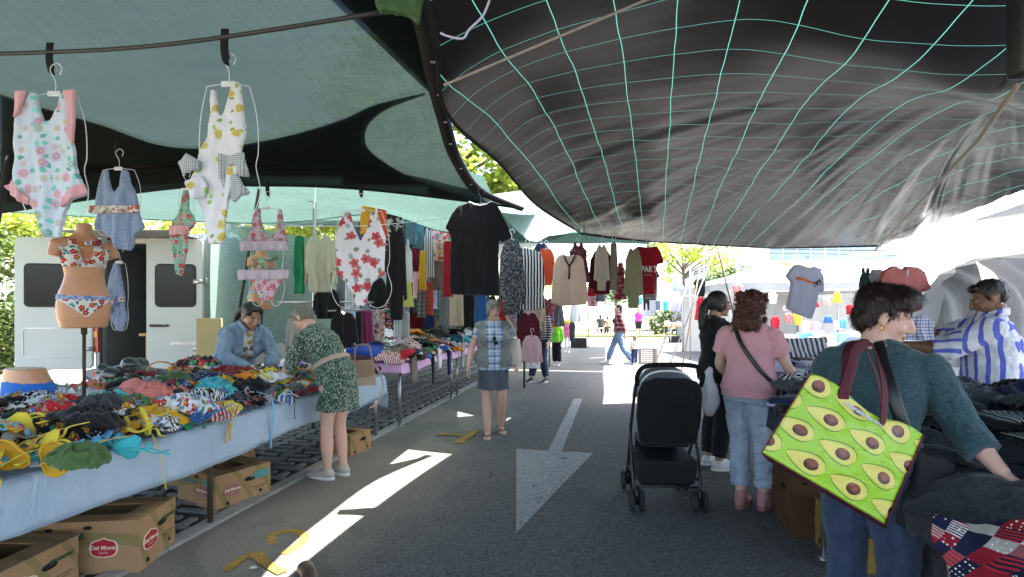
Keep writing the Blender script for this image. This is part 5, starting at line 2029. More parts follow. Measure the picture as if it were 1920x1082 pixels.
def rear_door(hx, ang, w, inside):
    """door hinged at hx; local x runs away from the hinge"""
    M = Matrix.Translation((hx, -.03, 0)) @ Matrix.Rotation(ang, 4, 'Z')
    bm = bmesh.new()
    prism(bm, rrect(0, w, .60, 2.54, .07), -.03, .03, M)
    bmesh.ops.bevel(bm, geom=[e for e in bm.edges if e.calc_face_angle(0) > 1.2], offset=.012, segments=2, affect='EDGES')
    d = obj('rear_door', bm, PAINT, van, False)
    wd = obj('window', prism(bmesh.new(), rrect(.10 * w / .8, w - .12, 1.52, 2.16, .07), -.036, .036, M), RUB, d, False)
    obj('pane', prism(bmesh.new(), rrect(.10 * w / .8 + .025, w - .145, 1.545, 2.135, .06), -.040, .040, M), GLASS, d, False)
    if inside:
        bm = bmesh.new()
        s = 1
        for (x0, x1, z0, z1) in ((.12, w - .1, .78, 1.22), (.20, .42, 1.30, 1.40)):
            o1, o2 = rrect(x0, x1, z0, z1, .04), rrect(x0 + .018, x1 - .018, z0 + .018, z1 - .018, .03)
            loft(bm, [[M @ V((x, s * .034, z)) for x, z in o1], [M @ V((x, s * .042, z)) for x, z in [(x * .5 + a * .5, z * .5 + b_ * .5) for (x, z), (a, b_) in zip(o1, o2)]], [M @ V((x, s * .034, z)) for x, z in o2]], cap=False)
        obj('inner_panel', bm, plain('door_inner', (.50, .51, .50), .5), d)
        bm = bmesh.new()
        prism(bm, rrect(.22, .40, 1.315, 1.385, .02), .033, .037, M)
        obj('latch_opening', bm, RUB, d, False)
    else:
        bm = bmesh.new()
        sweep(bm, [M @ V(p) for p in spline([(w - .06, .032, 1.25), (w - .09, .06, 1.25), (w - .25, .06, 1.25), (w - .30, .034, 1.25)], 4)], .018, 8)
        obj('handle', bm, BLACKPL, d)
        me = text_mesh('SPRINTER', .075, .003, .002, shear=.2)
        me.transform(M @ Matrix.Translation((w * .34, .034, .98)) @ Matrix.Rotation(math.pi, 4, 'Z') @ Matrix.Rotation(math.pi / 2, 4, 'X') @ Matrix.Diagonal((1.2, .9, 1, 1)))
        obj('lettering', me, METAL, d, False)
    for z in (.9, 1.9):
        bm = bmesh.new()
        sweep(bm, [M @ V((-.02, -.03, z - .06)), M @ V((-.02, -.03, z + .06))], .022, 10)
        box(bm, (.07, .034, z), (.14, .012, .06), M=M)
        obj('hinge', bm, METAL, d)
    return d


rear_door(W_, R(180 + 9), .78, 0)
rear_door(.0, R(180 + 14), .98, -1)
# crate of shelving inside the van
bm = bmesh.new()
for x in (.62, 1.0, 1.35):
    box(bm, (x, .25, .86), (.06, .06, .46))
    box(bm, (x, .75, .86), (.06, .06, .46))
for z in (1.10,):
    box(bm, (.98, .5, z), (.95, .62, .04))
setp(obj('wooden_rack', bm, plain('raw_wood', (.42, .24, .10), .7, .3, .2, 6.), None, False, (VX0, VY + .02, 0)), 'rough wooden bench frame standing inside the open van', 'bench')
bm = bmesh.new()
prism(bm, rrect(0, .34, 0, .86, .02), -.02, .02)
setp(obj('board', bm, plain('plywood_board', (.36, .28, .13), .7), None, False, (-4.50, 7.62, .50), .1), 'plywood board leaning at the corner of the van behind the seller', 'board')

NETM = mesh_cloth('pale_green_net', (.30, .42, .37), .45, .10)
net = [[P(396, 412, 7.75), P(470, 425, 8.8), P(545, 440, 10.2), P(640, 452, 12.2)], [P(394, 540, 7.7), P(470, 535, 8.85), P(545, 530, 10.25), P(640, 525, 12.2)], [P(397, 668, 7.75), P(470, 655, 8.8), P(545, 640, 10.2), P(640, 625, 12.2)]]
setp(obj('shade_net', net_surface(net, 24, 50, lambda p, a, b: 0), NETM), 'pale green shade net hanging down along the side of the van behind the seller', 'net')

# ---------------------------------------------------------------- right hand white van with draped tarp
rv = thing('van', 'white van parked behind the man in the striped shirt', 'van', V((4.2, 5.3, 0)), R(0))
bm = bmesh.new()
prof = [(0, .45), (0, .95), (.25, 1.12), (.85, 1.22), (1.45, 1.95), (1.9, 2.15), (4.8, 2.15), (4.95, 1.9), (5.0, .45), (1.35, .42), (1.28, .66), (1.10, .80), (.88, .84), (.66, .78), (.50, .62), (.44, .44)]
bm = bmesh.new()
prism(bm, prof, 0, 1.8)
bmesh.ops.bevel(bm, geom=[e for e in bm.edges if e.calc_face_angle(0) > 1.0 and abs(e.verts[0].co.y - e.verts[1].co.y) < .01], offset=.05, segments=3, affect='EDGES')
obj('body', bm, PAINT, rv, False)
obj('side_moulding', box(bmesh.new(), (2.3, -.012, .80), (1.5, .03, .05), bev=.008), SILL, rv, False)
bm = bmesh.new()
prism(bm, [(1.25, 1.30), (1.62, 1.88), (2.5, 1.9), (2.5, 1.30)], -.006, .01)
obj('window', bm, GLASS, rv, False)
bm = bmesh.new()
for (x0, x1, z0, z1) in ((1.18, 1.19, .6, 2.0), (2.55, 2.56, .55, 2.0), (1.19, 2.55, .555, .563)):
    box(bm, ((x0 + x1) / 2, -.001, (z0 + z1) / 2), (max(.012, x1 - x0), .006, max(.012, z1 - z0)))
obj('door_seam', bm, RUB, rv, False)
obj('handle', box(bmesh.new(), (2.38, -.02, 1.16), (.16, .03, .035), bev=.008), BLACKPL, rv, False)
for x in (.89, 4.1):
    bm = bmesh.new()
    bmesh.ops.create_cone(bm, segments=28, radius1=.33, radius2=.33, depth=.2, cap_ends=True, matrix=Matrix.Translation((x, .12, .33)) @ Matrix.Rotation(math.pi / 2, 4, 'X'))
    wh = obj('wheel', bm, RUB, rv)
    bm = bmesh.new()
    bmesh.ops.create_cone(bm, segments=20, radius1=.20, radius2=.17, depth=.03, cap_ends=True, matrix=Matrix.Translation((x, .015, .33)) @ Matrix.Rotation(math.pi / 2, 4, 'X'))
    obj('rim', bm, METAL, wh, False)
# draped grey tarp over it
m = Mat('grey_canvas', .8, .2)
v = m.coord()
m.color(m.mix(m.noise(v, 4., 5), (.17, .165, .155), (.27, .26, .245)))
m.bump(m.noise(m.coord(scale=(1, 1, .15)), 9., 4), .6, .04)
net = [[P(1790, 505, 5.6), P(1850, 487, 5.75), P(1925, 484, 5.9), P(2050, 478, 6.0)],
       [P(1765, 548, 5.2), P(1840, 545, 5.15), P(1930, 540, 5.2), P(2050, 540, 5.2)],
       [P(1758, 600, 5.0), P(1830, 612, 4.95), P(1930, 620, 4.95), P(2050, 620, 4.95)],
       [P(1752, 640, 4.9), P(1800, 690, 4.85), P(1925, 645, 4.9), P(2050, 680, 4.9)]]


def cdisp(p, a, b):
    return 0


bm = net_surface(net, 50, 90)
for vv in bm.verts:
    c = vv.co
    vv.co.y += .06 * math.sin((c.x * 1.0 - c.z * .35) * 19 + 2 * noise.noise(V((c.x * 1.5, c.z, 0)))) * (.4 + noise.noise(V((c.x * 2, 0, 3))) + .4)
bmesh.ops.recalc_face_normals(bm, faces=bm.faces)
setp(obj('grey_tarp', bm, m.m), 'crumpled grey canvas tarp draped over the white van at the right edge', 'tarp')
# ---------------------------------------------------------------- swimsuits on wire hangers
FL1 = cloth('daisy_print', (.58, .66, .72), ('floral', [(.75, .72, .8), (.78, .45, .58), (.72, .68, .78), (.62, .42, .62), (.42, .60, .56)], 1., 17., (.12, .34, .28), 9))
PKR = cloth('pink_ruffle', (.72, .38, .40))
LEM = cloth('lemon_print', (.72, .70, .72), ('floral', [(.72, .60, .16), (.66, .56, .20)], .36, 20., (.20, .32, .10), 2))
GING = cloth('grey_gingham', (.62, .64, .63), ('plaid', [((.16, .18, .18), .008, .5, 0.)]))
BGING = cloth('blue_gingham', (.42, .50, .62), ('plaid', [((.10, .16, .34), .008, .5, 0.)]))
SMALLF = cloth('small_flower_trim', (.70, .66, .62), ('floral', [(.6, .06, .09), (.65, .3, .3)], .9, 34., (.10, .25, .10)))
GRF = cloth('green_flowered', (.26, .46, .36), ('floral', [(.62, .08, .12), (.7, .35, .4)], .8, 24., (.05, .18, .08)))
PKF = cloth('pink_flowered', (.62, .48, .55), ('floral', [(.72, .14, .26), (.68, .25, .36)], 1., 20., (.10, .24, .16)))
HIB = cloth('hibiscus_print', (.74, .72, .76), ('floral', [(.62, .10, .12), (.66, .16, .16)], .80, 10.5, (.16, .23, .18), 5, (.45, .04, .06)))
LILR = cloth('lilac_ruffle', (.56, .46, .55), ('speck', (.66, .58, .66), 160., .52))


def swim(name, label, pts, d, cx, cy, m, thick=.03, vox=.006, seed=0, fold=.006, extra=(), bulge=-.012, hw=None, hh=None, rot=0, hlabel=None, hang_dy=0):
    o = obj(name, slab(px_outline(pts, cx, cy, d), max(.022, vox * 3.4), vox * .9, 2, fold * 1.8, 34, seed, bulge, .009, name), m, None, True, P(cx, cy, d), rot)
    setp(o, label, 'swimsuit', 'swimwear hanging under the green canopy')
    for (pn, pp, pm, dy, lb) in extra:
        me = slab(px_outline(pp, cx, cy, d), .019, max(.005, vox), 2, .012, 70, seed + 2, 0, .006, pn)
        q = obj(pn, me, pm, o, True, (0, dy, 0))
        if lb:
            q['label'] = lb
    if hw:
        h = obj('wire_hanger', swim_hanger(hw, hh), WIRE, None, True, P(cx, cy, d) + V((0, .012, .012 + hang_dy)), rot)
        setp(h, hlabel, 'hanger', 'wire hangers under the green canopy')
    return o


swim('swimsuit', 'pink and pale blue daisy print swimsuit with pink ruffles, leftmost under the canopy',
     [(42, 176), (70, 175), (76, 208), (88, 233), (100, 228), (111, 200), (116, 177), (135, 176), (137, 210), (139, 262), (147, 292), (150, 325), (158, 350), (164, 366), (140, 378), (122, 402), (113, 446), (82, 444), (78, 420), (68, 390), (45, 374), (26, 358), (34, 335), (35, 290), (33, 240), (40, 210)],
     2.12, 98, 178, FL1, .05, .005, 1, .005,
     [('ruffle', [(128, 174), (150, 173), (152, 240), (146, 276), (139, 262), (137, 205)], PKR, -.022, None), ('ruffle', [(39, 175), (60, 175), (53, 205), (39, 226)], PKR, -.022, None),
      ('ruffle', [(170, 364), (164, 346), (150, 350), (132, 370), (118, 384), (126, 392), (150, 374)], PKR, -.020, None), ('ruffle', [(36, 338), (19, 352), (30, 368), (58, 386), (66, 374), (48, 360)], PKR, -.020, None)],
     hw=.125, hh=.50, hlabel='white wire body hanger inside the daisy print swimsuit')
swim('swimsuit', 'white lemon print swimsuit with grey gingham bows hanging beside the van door',
     [(397, 170), (405, 169), (412, 215), (420, 222), (428, 200), (438, 154), (452, 156), (458, 205), (463, 252), (455, 292), (452, 335), (440, 362), (428, 400), (417, 457), (388, 457), (384, 400), (374, 372), (362, 345), (374, 320), (378, 282), (392, 262), (396, 215)],
     2.06, 425, 160, LEM, .05, .005, 2, .006,
     [('bow', [(343, 309), (362, 293), (384, 306), (384, 322), (352, 334)], GING, -.035, None), ('bow', [(420, 292), (442, 298), (466, 290), (474, 334), (464, 338), (452, 314), (440, 316), (428, 340), (420, 338)], GING, -.035, None),
      ('peplum', [(356, 346), (384, 332), (398, 350), (390, 372), (374, 378)], LEM, -.030, None), ('peplum', [(420, 338), (452, 330), (474, 364), (448, 384), (430, 368)], GING, -.028, None),
      ('back_strap', [(414, 232), (421, 240), (428, 262), (448, 262), (456, 228), (452, 226), (444, 250), (432, 250), (424, 226)], LEM, .03, None)],
     hw=.115, hh=.52, hlabel='white wire body hanger inside the lemon print swimsuit')
swim('swimsuit', 'blue gingham swimsuit with flowered waistband hanging above the mannequin torso',
     [(195, 322), (203, 318), (210, 352), (218, 362), (226, 348), (230, 318), (240, 320), (246, 345), (258, 366), (264, 388), (266, 405), (274, 428), (256, 440), (244, 470), (220, 467), (210, 446), (196, 436), (179, 430), (184, 405), (181, 388), (184, 362)],
     3.3, 220, 318, BGING, .06, .007, 3, .006,
     [('waistband', [(178, 388), (268, 387), (270, 401), (180, 403)], SMALLF, -.035, None)], hw=.135, hh=.42, hlabel='white wire body hanger of the blue gingham swimsuit')
swim('swimsuit', 'narrow blue gingham swimsuit with frilled band seen edge on behind the mannequin',
     [(214, 494), (224, 494), (230, 530), (236, 558), (234, 580), (240, 590), (234, 606), (228, 622), (219, 620), (208, 588), (206, 560), (206, 530)],
     3.9, 222, 494, BGING, .07, .008, 4, .006, [('waistband', [(206, 559), (238, 557), (238, 567), (207, 569)], SMALLF, -.04, None)], hw=.06, hh=.5, hlabel='white wire hanger of the narrow gingham swimsuit')
swim('swimsuit', 'small green flowered swimsuit seen edge on before the van window',
     [(343, 358), (352, 356), (358, 395), (368, 410), (371, 420), (356, 438), (355, 470), (346, 488), (341, 518), (330, 514), (326, 470), (322, 440), (327, 412), (338, 398)],
     3.2, 346, 358, GRF, .06, .007, 5, .006, [('waistband', [(322, 424), (360, 424), (362, 441), (324, 443)], PKR, -.035, None)], hw=.05, hh=.42, hlabel='white wire hanger of the small green swimsuit')
swim('bikini', 'pink flowered bikini top with lilac ruffle hanging before the slanting pole',
     [(479, 392), (488, 390), (491, 420), (500, 440), (507, 452), (514, 440), (520, 424), (522, 392), (529, 394), (534, 430), (541, 455), (454, 456), (470, 440), (476, 416)], 3.9, 499, 392, PKF, .05, .008, 6, .006,
     [('ruffle', [(454, 453), (541, 452), (543, 470), (453, 472)], LILR, -.03, None)], hw=.12, hh=.72, hlabel='white wire body hanger carrying the pink flowered bikini')
swim('bikini_briefs', 'pink flowered bikini bottom with lilac ruffled waist on the same hanger',
     [(456, 512), (540, 512), (528, 530), (516, 548), (511, 563), (490, 563), (485, 545), (474, 530)], 3.9, 499, 512, PKF, .05, .008, 7, .006,
     [('ruffle', [(449, 506), (546, 506), (543, 524), (450, 526)], LILR, -.03, None)])
swim('swimsuit', 'white plunge swimsuit printed with red hibiscus flowers in the middle of the stall',
     [(647, 396), (657, 396), (663, 425), (677, 455), (690, 425), (696, 398), (706, 398), (716, 425), (723, 445), (721, 494), (722, 513), (700, 530), (689, 555), (686, 574), (668, 574), (661, 549), (650, 530), (628, 511), (632, 487), (628, 445), (637, 420)],
     3.8, 677, 396, HIB, .07, .008, 8, .004, (), hw=.20, hh=.70, hlabel='white wire body hanger of the hibiscus swimsuit')

# ---------------------------------------------------------------- shop mannequins
SHELL = Mat('tan_mannequin_plastic', .32, .4, (.50, .24, .125))
SHELL = SHELL.m
GUN = plain('gunmetal_mannequin', (.06, .065, .062), .28, .6, .1, 4., .4)
BIKF = cloth('red_blue_flower_print', (.70, .68, .64), ('floral', [(.50, .02, .03), (.62, .10, .05), (.50, .03, .05)], .85, 17., (.03, .12, .12), 5), ax='XZ')
BIKB = cloth('blue_bikini_trim', (.12, .20, .46), ('speck', (.45, .50, .66), 60., .5))


def torso_bm(lo=-.20, hi=.60, stubs=True):
    bm = bmesh.new()
    prof = [(-.20, .150, .100, -.010), (-.12, .172, .118, -.018), (-.03, .180, .122, -.02), (.06, .166, .108, -.008), (.14, .138, .088, .004), (.20, .126, .080, .006), (.27, .138, .085, .006), (.34, .152, .092, .004), (.41, .155, .088, -.004), (.46, .140, .070, -.012), (.50, .090, .055, -.02), (.53, .058, .054, -.016), (.60, .052, .050, -.004)]
    rings = []
    pr = [p for p in prof if lo - 1e-6 <= p[0] <= hi + 1e-6]
    for z, hw, hd, fo in pr:
        rings.append([V((hw * math.copysign(abs(math.cos(a * math.pi / 14)) ** .85, math.cos(a * math.pi / 14)), fo + hd * math.sin(a * math.pi / 14), z)) for a in range(28)])
    loft(bm, rings)
    if hi > .45:
        for q in (-1, 1):
            ell(bm, (q * .078, .085, .345), (.066, .062, .066))
            if stubs:
                sweep(bm, [(q * .10, -.014, .455), (q * .165, -.012, .425), (q * .185, -.008, .34)], [.052, .058, .050], 14)
    if lo < 0:
        for q in (-1, 1):
            ell(bm, (q * .078, -.085, -.06), (.080, .070, .085))
    return bm


MT = fuse(torso_bm(), .0075, 3, 'mannequin_torso')


def shell(me, fn, off, name):
    b2 = bmesh.new()
    b2.from_mesh(me)
    b2.normal_update()
    nn = {v: v.normal.copy() for v in b2.verts}
    bmesh.ops.delete(b2, geom=[f for f in b2.faces if not fn(f.calc_center_median())], context='FACES')
    for v in b2.verts:
        v.co += nn[v] * off
    for _ in range(6):
        bmesh.ops.smooth_vert(b2, verts=[v for v in b2.verts if v.is_boundary], factor=.5, use_axis_x=True, use_axis_y=True, use_axis_z=True)
    bmesh.ops.solidify(b2, geom=b2.faces[:], thickness=.002)
    return to_mesh(b2, name)


def bra(c):
    if c.y < 0:
        return .275 < c.z < .31
    if abs(c.x) > .165:
        return False
    v = abs(c.x)
    return c.z > .262 and (c.z < .30 + min(v, .10) * 1.15 or (abs(v - (.075 + (c.z - .41) * .15)) < .03 and c.z > .38)) and c.z < .475


def brief(c):
    return c.z < .035 and c.z > -.17 and (c.z > -.125 + abs(c.x) * .82 if c.y > -.03 else c.z > -.15 + abs(c.x) * .5)


def brief_band(c):
    return .012 < c.z - .02 * c.x < .05


BRA, BRI, BND = shell(MT, bra, .004, 'bikini_top'), shell(MT, brief, .004, 'bikini_bottom'), shell(MT, brief_band, .008, 'band')


def mannequin(label, loc, rot, m, with_pole=True, dressed=True, tm=None):
    t = thing('mannequin', label, 'mannequin', loc, rot, 'mannequin torsos')
    t.scale = (.80, .80, .84)
    me = MT if not obj_used else MT.copy()
    obj_used.append(1)
    obj('torso', me, m, t)
    if dressed:
        a = obj('bikini_top', BRA.copy(), tm or BIKF, t)
        b = obj('bikini_bottom', BRI.copy(), tm or BIKF, t)
        obj('waist_tie', BND.copy(), BIKB, b)
        bm = bmesh.new()
        for k in range(5):
            a_ = k * 1.3
            sweep(bm, spline([(-.17, -.02, .03), (-.20 - .01 * k, -.03, .02 + .03 * math.sin(a_)), (-.20 - .02 * math.cos(a_), -.03, -.03 - .02 * k)], 4), [(.016, .003)] * 9, 8)
        obj('bow', bm, BIKB, b)
    if with_pole:
        bm = bmesh.new()
        sweep(bm, [(0, -.01, -.24), (0, -.01, -.75)], .013, 12)
        sweep(bm, [(0, -.01, -.19), (0, -.01, -.25)], .022, 12)
        obj('pole', bm, RUST, t)
    return t


obj_used = []
mannequin('tan mannequin torso in a red flowered bikini on a brown pole before the van', P(158, 566, 3.45), R(226), SHELL)
m2 = mannequin('tan mannequin torso in green flowered bikini half hidden behind the pink bikini', P(492, 552, 5.75), R(250), SHELL, True, True, GRF)
t = thing('mannequin', 'dark grey mannequin torso lying on the table under a flowered garment', 'mannequin', P(330, 700, 4.45), (R(78), R(-6), R(-82)), 'mannequin torsos')
obj('torso', MT.copy(), GUN, t)
t.location.z = .86
bm = bmesh.new()
for k in range(2):
    ring = [V((.19 * math.cos(a), .02 + .13 * math.sin(a), -.02 + .16 * k + .03 * math.sin(a * 2))) for a in [q * 6.283 / 20 for q in range(21)]]
    sweep(bm, ring, .006, 6)
setp(obj('strap', bm, cloth('heap_orange', PALETTE['orange'], ax='XY'), t, True), None)
me = heap_cloth('swimsuit', .17, 77)
setp(obj('swimsuit', me, cloth('dark_flowered', (.02, .02, .025), ('floral', [(.6, .05, .08), (.65, .3, .3), (.1, .3, .2)], 1., 20., (.04, .2, .06)), ax='XY'), None, True, P(372, 690, 4.4), (0, 0, .4)), 'dark flowered garment lying over the grey mannequin torso', 'swimwear')
t = thing('mannequin', 'tan mannequin hip stump with a bright blue band at the left edge of the table', 'mannequin', P(48, 690, 3.55), R(160), 'mannequin torsos')
bm = torso_bm(-.20, .14, False)
me = fuse(bm, .008, 2, 'hip_stump')
me.transform(Matrix.Translation((0, 0, -.14)))
obj('torso', me, SHELL, t)
obj('bikini_bottom', shell(me, lambda c: -.34 < c.z < -.075 - abs(c.x) * .10, .004, 'bikini_bottom'), cloth('heap_royal', (.03, .16, .55), ax='XY'), t)

# ---------------------------------------------------------------- hanging clothes of the far stalls
SHAPES = dict(tee=tee(), longs=longs(), tank=tank(), dress=dress(), skirt=skirtshape(), trousers=trousers(), strip=strip(), slim=longs(.2, .8, arm=.62, flare=.95))


def fit(shape, x0, x1, y0, y1, d):
    s = SHAPES[shape] if isinstance(shape, str) else shape
    xs, zs = [p[0] for p in s], [p[1] for p in s]
    w_, h_ = max(xs) - min(xs), max(zs) - min(zs)
    return [(p[0] / w_ * (x1 - x0) / F * d, (p[1] - max(zs)) / h_ * (y1 - y0) / F * d) for p in s]


def gar(name, label, shape, x0, x1, y0, y1, d, col, pat=None, rot=0., thick=.05, fold=.014, hanger=True, group='clothes hanging on the far stalls', seed=None, mat_=None, flat_=1., cat='clothing', hlabel=None, ax='XZ', vox=None):
    sd = seed if seed is not None else int(x0 * 7 + y0) % 97
    o_ = [(x / max(.35, math.cos(rot)), z) for x, z in fit(shape, x0, x1, y0, y1, d)]
    v_ = vox or max(.008, d * .0016)
    me = slab(o_, thick, v_, 3, fold, 26, sd, -.01, .004, name)
    m = mat_ or cloth('garment_' + str(col) + (pat[0] if pat else ''), PALETTE[col] if isinstance(col, str) else col, pat, ax=ax)
    loc = P((x0 + x1) / 2, y0, d)
    o = obj(name, me, m, None, True, loc, rot)
    setp(o, label, cat, group)
    if hanger:
        hw = (max(p[0] for p in o_)) * .62
        h = obj('clothes_hanger', hanger_mesh(min(.2, hw), .09, wood=hanger == 'wood'), BLACKPL if hanger == 'wood' else WHITEPL, None, True, loc + V((0, 0, -.012)), rot)
        setp(h, hlabel or 'hanger of the ' + ' '.join(label.split()[:9]), 'hanger', 'clothes hangers')
    return o


def trace(name, label, pts, cx, cy, d, m, thick=.07, fold=.012, seed=0, vox=.009, hang_=True, hlabel=None, group='clothes hanging on the far stalls', hw=.18, hm=None, freq=24):
    o = obj(name, slab(px_outline(pts, cx, cy, d), thick, vox, 3, fold, freq, seed, -.03, .005, name), m, None, True, P(cx, cy, d))
    setp(o, label, 'clothing', group)
    if hang_:
        h = obj('clothes_hanger', hanger_mesh(hw, .09), hm or WHITEPL, None, True, P(cx, cy, d) + V((0, 0, .0)))
        setp(h, hlabel or 'hanger of the ' + ' '.join(label.split()[:9]), 'hanger', 'clothes hangers')
    return o


BLK = cloth('black_jersey', (.010, .010, .012))
o = trace('tshirt', 'black t-shirt with white neck trim hanging at the tip of the green canopy', [(882, 381), (892, 386), (902, 388), (912, 386), (920, 380), (930, 383), (938, 398), (952, 425), (959, 447), (942, 456), (936, 445), (934, 480), (936, 520), (936, 555), (846, 552), (846, 500), (848, 450), (844, 436), (836, 428), (850, 400), (860, 388), (872, 384)], 901, 381, 4.05, BLK, .09, .014, 3, .007, hw=.13, hm=plain('navy_plastic', (.02, .03, .09), .4))
bm = bmesh.new()
sweep(bm, [V(((x - 901) / F * 4.05, -.05 + dy, (381 - y) / F * 4.05)) for x, y, dy in ((880, 380, .03), (890, 385.5, .0), (901, 388, -.01), (912, 385.5, .0), (922, 379.5, .03))], [(.006, .006)] * 5, 8)
obj('neck_trim', bm, WHITEPL, o)
STR = cloth('black_white_stripe', (.015, .015, .018), ('stripe', (.72, .72, .72), .036, .48, 'X', .03))
trace('striped_shirt', 'black and white vertically striped shirt hanging left of the peach blouse', [(966, 470), (978, 466), (990, 467), (1002, 470), (1014, 476), (1019, 500), (1021, 530), (1018, 556), (1020, 578), (1008, 581), (985, 582), (962, 578), (958, 570), (946, 566), (950, 540), (953, 510), (955, 478)], 988, 467, 6.4, STR, .14, .02, 4, .011)
PEA = cloth('peach_crepe', (.62, .43, .34))
o = trace('blouse', 'plain peach blouse with black neck tie hanging over the aisle', [(1052, 478), (1060, 481), (1068, 482), (1074, 478), (1086, 480), (1093, 488), (1098, 520), (1102, 560), (1098, 571), (1080, 572), (1050, 574), (1034, 568), (1035, 540), (1038, 500), (1044, 482)], 1066, 480, 6.9, PEA, .12, .016, 5, .011)
bm = bmesh.new()
sweep(bm, [V(((x - 1066) / F * 6.9, -.085 - .012 * (y > 500), (480 - y) / F * 6.9)) for x, y in ((1056, 479), (1061, 492), (1066, 500), (1066, 512), (1065, 524))], .012, 6)
sweep(bm, [V(((x - 1066) / F * 6.9, -.085, (480 - y) / F * 6.9)) for x, y in ((1077, 479), (1072, 491), (1066, 500))], .012, 6)
obj('neck_tie', bm, BLACKPL, o)
REDT = cloth('red_jersey', (.30, .012, .022))
o = trace('tshirt', 'bright red t-shirt with white lettering at the end of the hanging row', [(1196, 462), (1206, 464), (1214, 466), (1222, 463), (1230, 462), (1238, 474), (1243, 493), (1230, 497), (1229, 520), (1228, 552), (1196, 553), (1190, 520), (1178, 492), (1186, 470)], 1214, 462, 7.7, REDT, .10, .012, 6, .011)
for s_, sz, dz, bd in (('PARIS', .125, -.34, .002), ('is always a good idea', .022, -.415, 0)):
    me = text_mesh(s_, sz, .002, bd)
    me.transform(Matrix.Translation((-.0, -.085, dz)) @ Matrix.Rotation(math.pi / 2, 4, 'X') @ Matrix.Diagonal((.72, 1, 1, 1)))
    obj('lettering', me, WHITEPL, o, False)

# the row along the pole at the end of the near stalls
for a in (
    ('sweater', 'cream knitted long top hanging side on between maroon sleeves', 'slim', 1113, 1143, 458, 545, 7.6, 'beige', ('melange', (.50, .46, .40), 60.), .0),
    ('jacket', 'dark maroon top hanging behind the cream knitted top', 'longs', 1103, 1152, 468, 552, 7.9, 'burgundy', None, 0.),
    ('cardigan', 'tan narrow garment hanging edge on beside the cream top', 'strip', 1143, 1158, 455, 545, 7.6, 'taupe', None, 0.),
    ('dress', 'crimson flowered sleeveless dress hanging before the sunlit street', 'dress', 1152, 1175, 490, 562, 7.9, (.40, .03, .08), ('floral', [(.65, .5, .5), (.6, .3, .35)], .9, 16., (.08, .02, .03)), 0.),
    ('shirt', 'olive green long shirt hanging in front of the red t-shirt', 'slim', 1170, 1206, 464, 578, 7.45, (.24, .23, .13), None, 0.),
    ('shirt', 'checked grey shirt tail showing under the red t-shirt', 'tee', 1200, 1238, 500, 563, 7.95, (.5, .5, .52), ('plaid', [((.05, .05, .07), .05, .4, 0.)]), 0.),
    ('blouse', 'dark patterned top hanging behind the black t-shirt', 'longs', 934, 985, 446, 590, 6.2, (.03, .035, .04), ('speck', (.18, .18, .18), 50., .55), 0.),
    ('shirt', 'orange red sleeve garment between the striped shirt and peach blouse', 'longs', 1005, 1042, 465, 535, 7.3, (.55, .07, .03), None, 0.),
    ('shirt', 'dark navy top tucked behind the striped shirt', 'tee', 1000, 1030, 455, 505, 7.6, 'navy', None, 0.),
    ('dress', 'dark plum tunic hanging behind the peach blouse', 'dress', 1060, 1108, 455, 530, 7.7, (.08, .02, .035), ('speck', (.2, .1, .1), 30., .58), 0.),
    ('skirt', 'small bright red skirt hanging below the maroon top', 'skirt', 1101, 1117, 525, 556, 9.5, 'bright red', None, 0.),
    ('skirt', 'denim blue skirt hanging beside the small red skirt', 'skirt', 1117, 1136, 530, 566, 10.5, 'slate grey', None, 0.),
    ('blouse', 'coral pink flowered top beneath the cream knitted top', 'tee', 1098, 1124, 545, 575, 11., 'pale pink', PATTERNS['flowered'], 0.)):
    gar(a[0], a[1], a[2], a[3], a[4], a[5], a[6], a[7], a[8], a[9], a[10], group='clothes hanging at the end of the row')

